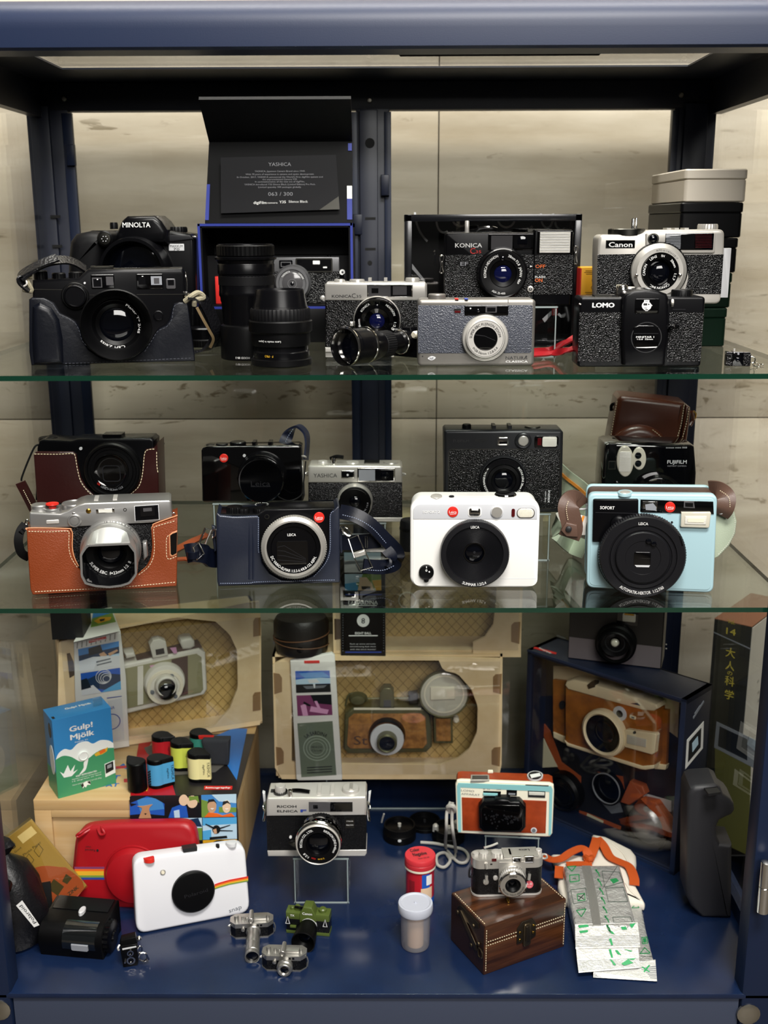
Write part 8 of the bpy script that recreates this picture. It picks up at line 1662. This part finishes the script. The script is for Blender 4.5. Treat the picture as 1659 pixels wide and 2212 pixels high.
# ---- black lens caps
for (cx, cy, r, h, lab, extra) in ((232,640,132,.018, 'black lens cap with white index dot and pin, leftmost of three on the floor',1),(432,545,132,.008, 'flat black lens cap behind the other two on the floor',0),(620,650,130,.016, 'black lens cap holding small metal parts, half under the cord',2)):
    t = Th('lens_cover', lab, 'lens cap', 'E3', cx, cy-20, z=FL, group='black lens caps on the cabinet floor')
    p = t('rim'); p.vl('black',0,0,[(r,0),(r, h*.5),(r*.97, h*.55),(r*.95, h),(r*.86, h),(r*.84, h-.003)],0,48,.015, raw=(0,0), cap1=False); t('plate').vl('black_satin',0,0,[(r*.86,0),(r*.86, h-.0035),(r*.80, h-.003)],0,40, raw=(0,0))
    if extra == 1: t('index_dot').skin('pale_grey',[[Vector((.0022*cos(a*.5236),-r*t.k-d, h*.4+.0018*sin(a*.5236))) for a in range(12)] for d in (-.001,.0004)]); t('pin').tube3('chrome',[Vector((-.022,.004, h)), Vector((-.021,.002, h+.006)), Vector((-.019,.0, h+.014))],.0011,8); t('center_stud').vl('chrome',0,0,[(14, h-.003),(14, h+.001)],0,16, raw=(0,.0))
    if extra == 0: t('center_stud').vl('charcoal', 0, 0, [(12, h-.003), (10, h)], 0, 16, raw=(0, .0))
    if extra == 2:
        for a, b in ((-.016,-.004),(.0,-.008),(.010,.004)): t('metal_part').vl('chrome',0,0,[(26, h-.003),(24, h+.004),(14, h+.006)], b,14,.1, raw=(a,0))
# ---- red film can
t = Th('film_canister', 'red film tin with black lettered screw lid, behind the frosted canister', 'canister', 'E3',395,1105, z=FL)
mat('can_red', '#b8202c', .3, coat=.3); mat('lid_red', '#c23038', .42); k = t.k; R_ = 112
h2 = t.pt(395, 757)[1]; h1 = h2-.0128
t('body').vl('can_red',0,0,[(R_,0),(R_, h1)],0,48, raw=(0,0)); t('blue_band').vl('photo_blue',0,0,[(R_+.6,0),(R_+.6, h1*.16)],0,48, raw=(0,0), cap0=False, cap1=False)
t('lid').vl('lid_red',0,0,[(R_+8, h1+.0005),(R_+12, h1+.002),(R_+9, h1+.006),(R_+6, h1+.0065),(R_+10, h1+.007),(R_+10, h2-.001),(R_+6, h2)],0,48, raw=(0,0)); t('lid_edge').vl('cream',0,0,[(R_+12.5, h1-.001),(R_+13, h1+.0005),(R_+12.5, h1+.0016)],0,48, raw=(0,0), cap0=False, cap1=False)
t.top(h2+.0002); q = t('lid_lettering'); q.text('dark_ink', 'Color',352,722,46,.0003, w=78, rot=16, bold=.02).text('dark_ink', 'Negative',392,752,50,.0003, w=112, rot=16, bold=.02).text('dark_ink', '35mm / ISO 200',425,785,20,.0003, w=90, rot=16); t.front()
def on_cyl(p, m, P_, R, d=.0004): return p.add(m,[Vector(((R+d)*sin(radians(a)),-(R+d)*cos(radians(a)), z)) for a, z in P_],[tuple(range(len(P_)))])
RR = R_*k
for i_ in range(12): on_cyl(t('barcode_bar'), 'dark_ink',[(-48+i_*2.2, h1*.2),(-47+i_*2.2-(i_ % 3)*.3, h1*.2),(-47+i_*2.2-(i_ % 3)*.3, h1*.72),(-48+i_*2.2, h1*.72)], RR)
pp = t('printed_patch')
for (a0, a1, z0, z1, m) in ((2,52,.16,.52, 'skin_light'),(6,40,.52,.92, 'photo_blue'),(24,50,.6,.88, 'white_ink')):
    for j in range(6):
        aa, bb = a0+(a1-a0)*j/6, a0+(a1-a0)*(j+1)/6; on_cyl(pp, m,[(aa, h1*z0),(bb, h1*z0),(bb, h1*z1),(aa, h1*z1)], RR,.0004+.0002*(m == 'white_ink'))
# ---- frosted canister
t = Th('film_canister', 'frosted clear plastic film canister with orange film inside, before the red tin', 'canister', 'E3',358,1480, z=FL)
clear('frosted', '#dfe2ea',.05,.25, body=.38, bodycol='#e4e7f0'); mat('frost_lid', '#b9bdc9',.45); mat('film_orange', '#ecbd8a',.5)
h2 = t.pt(358, 1138)[1]; h1 = h2-.0075
t('body').vl('frosted', 0, 0, [(98, 0), (108, .001), (114, .004), (118, h1)], 0, 48, raw=(0, 0), cap1=False)
t('film_roll').vl('film_orange', 0, 0, [(66, .002), (66, h1*.92)], 0, 32, raw=(0, 0))
t('snap_lid').vl('frost_lid',0,0,[(134, h1-.002),(138, h1),(138, h2-.002),(134, h2),(120, h2+.0003),(110, h2-.0006),(12, h2-.0006),(8, h2+.001)],0,56, raw=(0,0))
# ---- wooden chest
c0 = atz('E3', 905, 1722, FL); cr = atz('E3', 1545, 1492, FL); cl = atz('E3', 682, 1422, FL)
yw = math.degrees(math.atan2(cr.y-c0.y, cr.x-c0.x)); WB = (cr-c0).length; DB = (cl-c0).length
t = Th('wooden_chest', 'small dark brown wooden chest with cream stitching and bronze clasp', 'chest', 'E3',905,1722, z=FL, yaw=yw)
mat('chest_wood', '#2c170c',.3, bump=('grainx',220,.3,.0004), var=('#54301a', 'grainx',110,.40,.64), coat=.25); mat('chest_dark', '#2a1710',.4, bump=('noise',300,.3,.0004)); mat('bronze', '#5d513f',.35,.9); mat('bronze_dark', '#3a332a',.4,.8)
HB = t.pt(907, 1335)[1]; hs_ = HB*.63
t('base_box').box('chest_wood',0, WB,0, DB,0, hs_-.0003,.0012); t('lid').box('chest_wood',0, WB,0, DB, hs_+.0003, HB,.0012)
t('side_panel').box('chest_dark', -.0006, .0006, .001, DB-.001, .001, HB-.001)
fx = lambda x, z: t.V(x, z, 0)
def dashes(p, a, b, n, d=.0004, w=.0006, fr='F'):
    for i_ in range(n):
        u0, u1 = (i_+.2)/n,(i_+.72)/n; A = (a[0]+(b[0]-a[0])*u0, a[1]+(b[1]-a[1])*u0); Bq = (a[0]+(b[0]-a[0])*u1, a[1]+(b[1]-a[1])*u1)
        dx, dy = Bq[0]-A[0], Bq[1]-A[1]; L_ = math.hypot(dx, dy); nx, ny = -dy/L_*w/2, dx/L_*w/2
        p.praw('thread_cream',[(A[0]+nx, A[1]+ny),(Bq[0]+nx, Bq[1]+ny),(Bq[0]-nx, Bq[1]-ny),(A[0]-nx, A[1]-ny)],0, d)
s_ = t('stitching'); e_ = .0018
for a, b, n_ in (((e_,.004),(e_, HB-.004),17),((WB-e_,.003),(WB-e_, HB-.003),17),((.003, hs_-.002),(WB-.003, hs_-.002),34),((.003, hs_+.002),(WB-.003, hs_+.002),34)): dashes(s_, a, b, n_)
t.top(HB); dashes(t('stitching'),(.002,.003),(.002, DB-.003),18); dashes(t('stitching'),(WB-.002,.003),(WB-.002, DB-.003),18); t.front()
cxm, czm = t.pt(1240,1378); cl_ = t('clasp'); cl_.praw('bronze_dark',[(cxm-.0115, czm-.010),(cxm-.004, czm-.010),(cxm, czm-.0155),(cxm+.005, czm-.010),(cxm+.0115, czm-.007),(cxm+.0115, czm+.008),(cxm+.007, czm+.0145),(cxm-.006, czm+.0145),(cxm-.0115, czm+.008)],0,.0012,.0003)
cl_('latch').praw('bronze', rr(cxm-.0045, czm-.0145, cxm+.0045, czm+.0115,.003),.001,.0030,.0008); cl_('latch_pin').praw('bronze_dark', rr(cxm-.0025, czm-.0085, cxm+.0025, czm+.0095,.001),.003,.0042,.0005)
for dx, dz in ((-.0082,.003),(.0082,.006),(-.0082,-.0055),(.0082,-.002)): cl_('screw').praw('brass', circ(cxm+dx, czm+dz,.0016, n=14),.001,.0020,.0003)
t.left(-.0006)
br = t('stay_bracket'); br.poly('bronze_dark',[(690,1175),(715,1160),(860,1310),(858,1350),(830,1352),(700,1240)],0,.001,.0003)
t('stay_bracket').poly('bronze',[(700,1200),(718,1205),(840,1480),(845,1525),(830,1520)],.001,.0018)
for cx, cy in ((697,1215),(822,1325),(805,1478),(862,1468)): t('rivet').praw('bronze', circ(*t.pt(cx, cy,.001),.0022, n=16),.0008,.0024,.0006)
t('side_ring').tube('bronze',[(862,1500,.001),(890,1540,.002),(885,1585,.002),(862,1560,.001)],6, closed=True); t.front()
# ---- miniature rangefinder on the chest
t = Th('miniature_camera', 'half-size silver and black rangefinder replica standing on the wooden chest', 'miniature', 'E3',1092,1088, z=FL+HB+.0003, yaw=3)
zt = t.pt(1100, 800)[1]; Hh = t.pt(1100, 768)[1]
x0, x1 = t.pt(812, 1080)[0], t.pt(1370, 1080)[0]; dW = .020
st_ = lambda p, m, z0, z1, g: p.skin(m,[[Vector((x, y, z)) for x, y in rr(x0-g,0-g, x1+g, dW+g,.0085,8)] for z in (z0, z1)])
ch_ = t.pt(1100, 868)[1]
st_(t('base_plate'), 'chrome',0,.0022,.0004); st_(t('body'), 'black_leather_fine',.0022, ch_,0); st_(t('top_cover'), 'satin_chrome', ch_, zt,.0004)
a, b = t.pt(1065,780)[0], x1-.001; t('raised_top').box('satin_chrome', a, b-.004,.001, dW-.001, zt, zt+.0028,.0008)
for P_, nm in ([(1132,785,1202,825), 'viewfinder_window'],[(1228,775,1304,825), 'viewfinder_window']): vfbox(t, *P_, 'bright_chrome', 'window_dark',9,3, nm)
t('small_window').rect('red_dark',968,796,1004,814,0,.0009); t('flash_socket').rect('dark_ink',955,832,972,842,0,.0006)
t('mount_plate').rect('satin_chrome', 1025, 822, 1232, 1055, -.001, .0008, 4)
lb = t('lens_barrel'); lb.lathe('satin_chrome',1130,925,[(108,0),(106,.004),(100,.005),(100,.009)],.0,56, cap1=False); lb.lathe('chrome',1132,965,[(100,.008),(104,.009),(104,.012),(98,.013),(98,.016)],.012,72,.03, cap1=False); lb.lathe('bright_chrome',1136,1005,[(98,.0155),(108,.017),(110,.0195),(100,.0205),(62,.0208),(58,.0195)],.020,64, cap1=False)
lb('scale_lettering').arc('dark_ink', '4 5.6 8 11', 1130, 925, 102, 85, 17, .0054, span=70, dref=.0)
p = t('front_lens'); p.lathe('black',1136,1008,[(60,.0198),(54,.0188),(34,.017),(30,.0155)],.020,40, cap1=False); p.lathe('lens_glass',1136,1008,[(32,.0145),(14,.016),(5,.0164)],.020,28)
lb('ring_lettering').arc('dark_ink', 'MINOX',1136,1005,82,90,15,.0213, span=44, dref=.020).arc('dark_ink', 'Minoctar 9.6mm digital lens',1136,1005,82,-85,13,.0213, flip=True, span=150, dref=.020)
for P_, nm in ([(925,930,925,990), 'self_timer'],[(1268,915,1262,960), 'frame_lever'],[(922,830,928,872), 'rewind_lever']): t(nm).tube('satin_chrome',[(P_[0], P_[1],.001),(P_[2], P_[3],.002)],13);
t('timer_hub').lathe('satin_chrome',922,985,[(24,0),(22,.002),(12,.0026)], n=24); t('release_button').lathe('chrome',998,952,[(20,0),(18,.0018),(10,.0022)], n=24)
p = t('price_sticker'); mat('sticker_red', '#d8606a',.5); p.disc('sticker_red',1268,998,30,0,.0004); p.text('white_ink', '5.0',1266,993,22,.0007, w=44).text('white_ink', 'Mega',1266,1014,7,.0007, w=30)
for nm, cx, cy, r, h in (('wind_knob',903,758,38,.006),('shutter_dial',1004,755,42,.006),('rewind_knob',1340,745,26,.008),('shutter_cap',840,752,24,.002)): t(nm).vl('chrome', cx, cy,[(r,-.003),(r, h*.5),(r-4, h*.55)],.011,32,.05)
t('wind_lever').tube('satin_chrome', [(905, 705, -.013), (960, 690, -.015), (1015, 668, -.017)], 9);
for x in (1055,1125): t('hot_shoe_rail').box('chrome', t.pt(x-8,720)[0], t.pt(x+8,720)[0],.005,.016, zt, zt+.0028)
t('strap_lug').tube('chrome',[(1370,760,-.008),(1400,760,-.006),(1405,785,-.006),(1375,790,-.008)],8, closed=True); t('strap_lug').tube('charcoal',[(808,845,-.006),(790,880,-.004),(788,935,-.004),(808,930,-.006)],8)
t('foot').lathe('brass', 1100, 1135, [(12, .006), (11, .012), (6, .013)], .012, 16)
t.top(zt+.0029); q = t('top_lettering'); q.text('dark_ink', 'Leica',1225,722,26,.0003, w=85, rot=180, bold=.01); t.front()
# ---- cream cloth pouch with an orange ribbon
t = Th('cloth_pouch', 'cream cotton pouch tied with an orange ribbon, behind the silver foil packs', 'pouch', 'E4',470,800, z=FL)
mat('cotton', '#d9d1c4',.9, bump=('noise',700,.4,.0005)); mat('ribbon_orange', '#b04812',.6, bump=('grainz',900,.3,.0003))
t.top(0); hb = .012
pts = [t.pt(x, y, hb) for x, y in ((215,790),(180,680),(188,560),(150,500),(132,462),(230,462),(330,470),(430,480),(425,400),(420,322),(520,340),(600,380),(700,430),(732,470),(735,520),(720,640),(735,690),(795,800),(790,812),(690,800),(450,780))]
t('bag').praw('cotton', pts, .0004, hb, .006, .003, 4)
for P_ in ([(560,400),(640,470),(690,560)],[(250,600),(330,640),(420,650)],[(660,680),(700,740),(760,790)]): t('fold').tube('cotton',[(x, y, hb) for x, y in P_],10)
rb = lambda P_, w_=.011, dd=.002: t('ribbon').strap('ribbon_orange',[(x, y, hb+dd+o) for x, y, o in P_], w_,.0012)
rb([(70,480,.002),(130,510,.004),(200,505,.003),(270,460,.008),(350,430,.010),(390,470,.006),(395,520,.003)]); rb([(395,520,.003),(430,440,.006),(455,360,.006)]); rb([(455,360,.006),(500,410,.004),(545,490,.002),(610,525,.002),(680,560,.002),(715,640,.001),(718,690,.0)]); rb([(190,560,.001),(188,600,.001),(186,640,.001)],.010)
rb([(240,545,.002),(330,540,.003),(420,545,.003)],.009); t('bow_knot').tube('ribbon_orange',[(370,490, hb+.005),(400,510, hb+.008),(420,495, hb+.006),(385,525, hb+.006)],20)
t.front()
# ---- foil packs
mat('foil', '#cfcfcc',.26,.6, bump=('noise',95,.9,.004)); mat('foil_lit', '#dededa',.36,.3, bump=('noise',150,.7,.003)); mat('foil_green', '#1f7a45',.5); mat('foil_ridge', '#bdbdb8',.3,.7)  # sealed ends get a brighter foil, light on their slope put into the colour
def foil(name, lab, h, out, tail, zoff, seals, marks):
    t = Th(name, lab, 'foil pack', 'E4',470,1300, z=FL+zoff, group='silver foil film packs at the right of the floor'); t.top(0)
    t('pack').praw('foil', [t.pt(x, y, h) for x, y in out], .0004, h, min(.004, h*.4), min(.003, h*.3), 3)
    return t
t = foil('foil_pack', 'upper silver foil film pack with green printed arrows and crimped end',.020,[(222,552),(240,548),(600,545),(618,550),(690,800),(722,930),(735,965),(690,985),(320,990),(300,975),(255,760)], None,.0062, None, None)
h = .020
F1 = t('sealed_end'); V = lambda x, y, z: t.Mi @ atz('E4', x, y, FL+z)
F1.skin('foil_lit',[[V(300,965,.0265), V(740,950,.0265), V(740,952,.0258), V(300,967,.0258)],[V(302,1050,.022), V(752,1040,.022), V(752,1042,.0212), V(302,1052,.0212)],[V(305,1140,.017), V(760,1128,.017), V(760,1130,.0162), V(305,1142,.0162)]])
F2 = t('sealed_end'); F2.skin('foil_lit',[[V(308,1142,.0165), V(745,1132,.0165), V(745,1134,.0155), V(308,1144,.0155)],[V(315,1220,.0125), V(752,1205,.0125), V(752,1207,.0115), V(315,1222,.0115)],[V(325,1310,.008), V(560,1315,.008), V(756,1268,.008), V(756,1270,.0072), V(560,1317,.0072), V(325,1312,.0072)]][:2]+[[V(326,1308,.0075), V(756,1272,.0075), V(756,1274,.0067), V(326,1310,.0067)]])
t.top(h)
for i_ in range(7): t('crimp_ridge').strap('foil_ridge',[(352+i_*9,556,.0005),(395+i_*9,760,.0006),(432+i_*8,975,.0004)],.0012,.0012, sub=3)
for i_ in range(7):
    x, y = 455+i_*13,580+i_*65; a_ = t('printed_arrow'); a_.poly('foil_green',[(x-15, y-2),(x-4, y+12),(x+4, y+2)],0,.0003); a_.poly('foil_green',[(x-8, y+2),(x+12, y+20),(x+22, y+48),(x+16, y+50),(x+6, y+26),(x-12, y+10)],0,.0003)
def boxline(t, P_, w=3, m='foil_green', d=.0003):
    p = t('printed_mark')
    for (ax, ay), (bx, by) in zip(P_, P_[1:]+P_[:1]):
        L_ = math.hypot(bx-ax, by-ay); nx, ny = -(by-ay)/L_*w/2,(bx-ax)/L_*w/2; p.poly(m,[(ax+nx, ay+ny),(bx+nx, by+ny),(bx-nx, by-ny),(ax-nx, ay-ny)],0, d)
    return p
mat('mark_dark', '#33433a', .5)
boxline(t,[(490,592),(612,598),(640,668),(510,705)],3, 'mark_dark'); boxline(t,[(515,712),(640,705),(672,805),(535,808)],3, 'mark_dark'); boxline(t,[(270,722),(375,712),(388,800),(290,822)],3, 'mark_dark')
boxline(t,[(245,560),(308,556),(278,592)],6); boxline(t,[(262,620),(328,615),(330,660),(266,668)],6); boxline(t,[(310,868),(378,858),(345,912)],6); boxline(t,[(315,755),(368,748),(372,795),(320,800)],5)
boxline(t,[(320,765),(365,790)],4); boxline(t,[(365,752),(325,795)],4); t('printed_mark').poly('foil_green',[(545,650),(590,640),(610,660),(570,680)],0,.0003); boxline(t,[(565,915),(690,915),(705,950),(575,955)],3, 'mark_dark')
t('lettering').text('mark_dark', 'JA CK',346,852,16,.0004, w=66, rot=6).text('foil_green', '4S',296,642,18,.0004, w=26, bold=.02)
t.front()
def on_quad(p, m, P_, q, lift=.0005):
    """q = four 3-D corners (tl,tr,br,bl); P_ in u,v"""
    tl, tr, br, bl = q; n = (tr-tl).cross(bl-tl).normalized(); n = n if n.z > 0 else -n
    f_ = lambda u, v: (tl*(1-u)+tr*u)*(1-v)+(bl*(1-u)+br*u)*v+n*lift
    Vv = [f_(*q_) for q_ in P_]; p.add(m, Vv, [tuple(range(len(Vv)))])
QA = (V(300,965,.0265), V(740,950,.0265), V(752,1040,.022), V(302,1050,.022)); QB = (V(302,1050,.022), V(752,1040,.022), V(760,1128,.017), V(305,1140,.017)); QC = (V(308,1142,.0165), V(745,1132,.0165), V(752,1205,.0125), V(315,1220,.0125)); QD = (V(315,1220,.0125), V(752,1205,.0125), V(756,1272,.0075), V(326,1308,.0075))
for qd, n_ in ((QB, 7), (QD, 8)):
    for i_ in range(n_): v0 = .06+.88*i_/n_; on_quad(t('crimp_line'), 'photo_grey',[(.0, v0),(1, v0),(1, v0+.02),(0, v0+.02)], qd)
mat('fresh_green', '#2f9a5c', .5)
for qd, L3 in ((QA,[[(.05,.15),(.2,.1),(.22,.3),(.06,.35)],[(.06,.6),(.2,.55),(.2,.72),(.08,.8)],[(.50,.5),(.58,.7),(.62,.95),(.57,.9)],[(.72,.3),(.8,.25),(.82,.6),(.74,.6)],[(.85,.2),(.97,.1),(.9,.5)]]),(QC,[[(.62,.2),(.66,.2),(.72,.7),(.66,.6)],[(.75,.1),(.9,.3),(.88,.4)],[(.52,.1),(.56,.1),(.58,.9),(.55,.9)]]),(QD,[[(.52,.0),(.56,.1),(.62,.6),(.58,.6)],[(.7,.5),(.82,.1),(.9,.5),(.75,.7)],[(.78,.05),(.95,.0),(.9,.2)]]),(QB,[[(.52,.3),(.56,.25),(.58,.8),(.55,.8)]])):
    for P_ in L3: on_quad(t('end_mark'), 'fresh_green', P_, qd, .0006)
t = foil('foil_pack', 'lower silver foil film pack sticking out to the right under the upper one',.0058,[(330,700),(660,700),(712,815),(765,812),(800,1000),(850,1200),(862,1222),(440,1240)], None,.0002, None, None)
t.front(); F1 = t('sealed_end'); F1.skin('foil_lit',[[V(430,1300,.0062), V(866,1215,.0062), V(866,1217,.0055), V(430,1302,.0055)],[V(428,1340,.002), V(878,1368,.002), V(878,1370,.0012), V(428,1342,.0012)]])
QE = (V(430, 1300, .0062), V(866, 1215, .0062), V(878, 1368, .002), V(428, 1340, .002))
for i_ in range(7): v0 = .3+.62*i_/7; on_quad(t('crimp_line'), 'photo_grey',[(.0, v0),(1, v0),(1, v0+.03),(0, v0+.03)], QE)
on_quad(t('end_mark'), 'fresh_green',[(.76,.25),(.79,.25),(.9,.55),(.87,.55)], QE,.0006); on_quad(t('end_mark'), 'fresh_green',[(.88,.2),(.91,.22),(.8,.6),(.77,.58)], QE,.0006)
t.top(.0058); boxline(t,[(700,850),(752,848),(730,822)],4); boxline(t,[(758,1172),(830,1168),(790,1130)],5); boxline(t,[(770,1058),(808,1056),(812,1098),(775,1102)],5); t('printed_mark').poly('foil_green',[(778,1065),(800,1063),(804,1090),(782,1094)],0,.0003); t('lettering').text('mark_dark', 'CA DBE',808,1192,13,.0003, w=80); t.front()
finish()
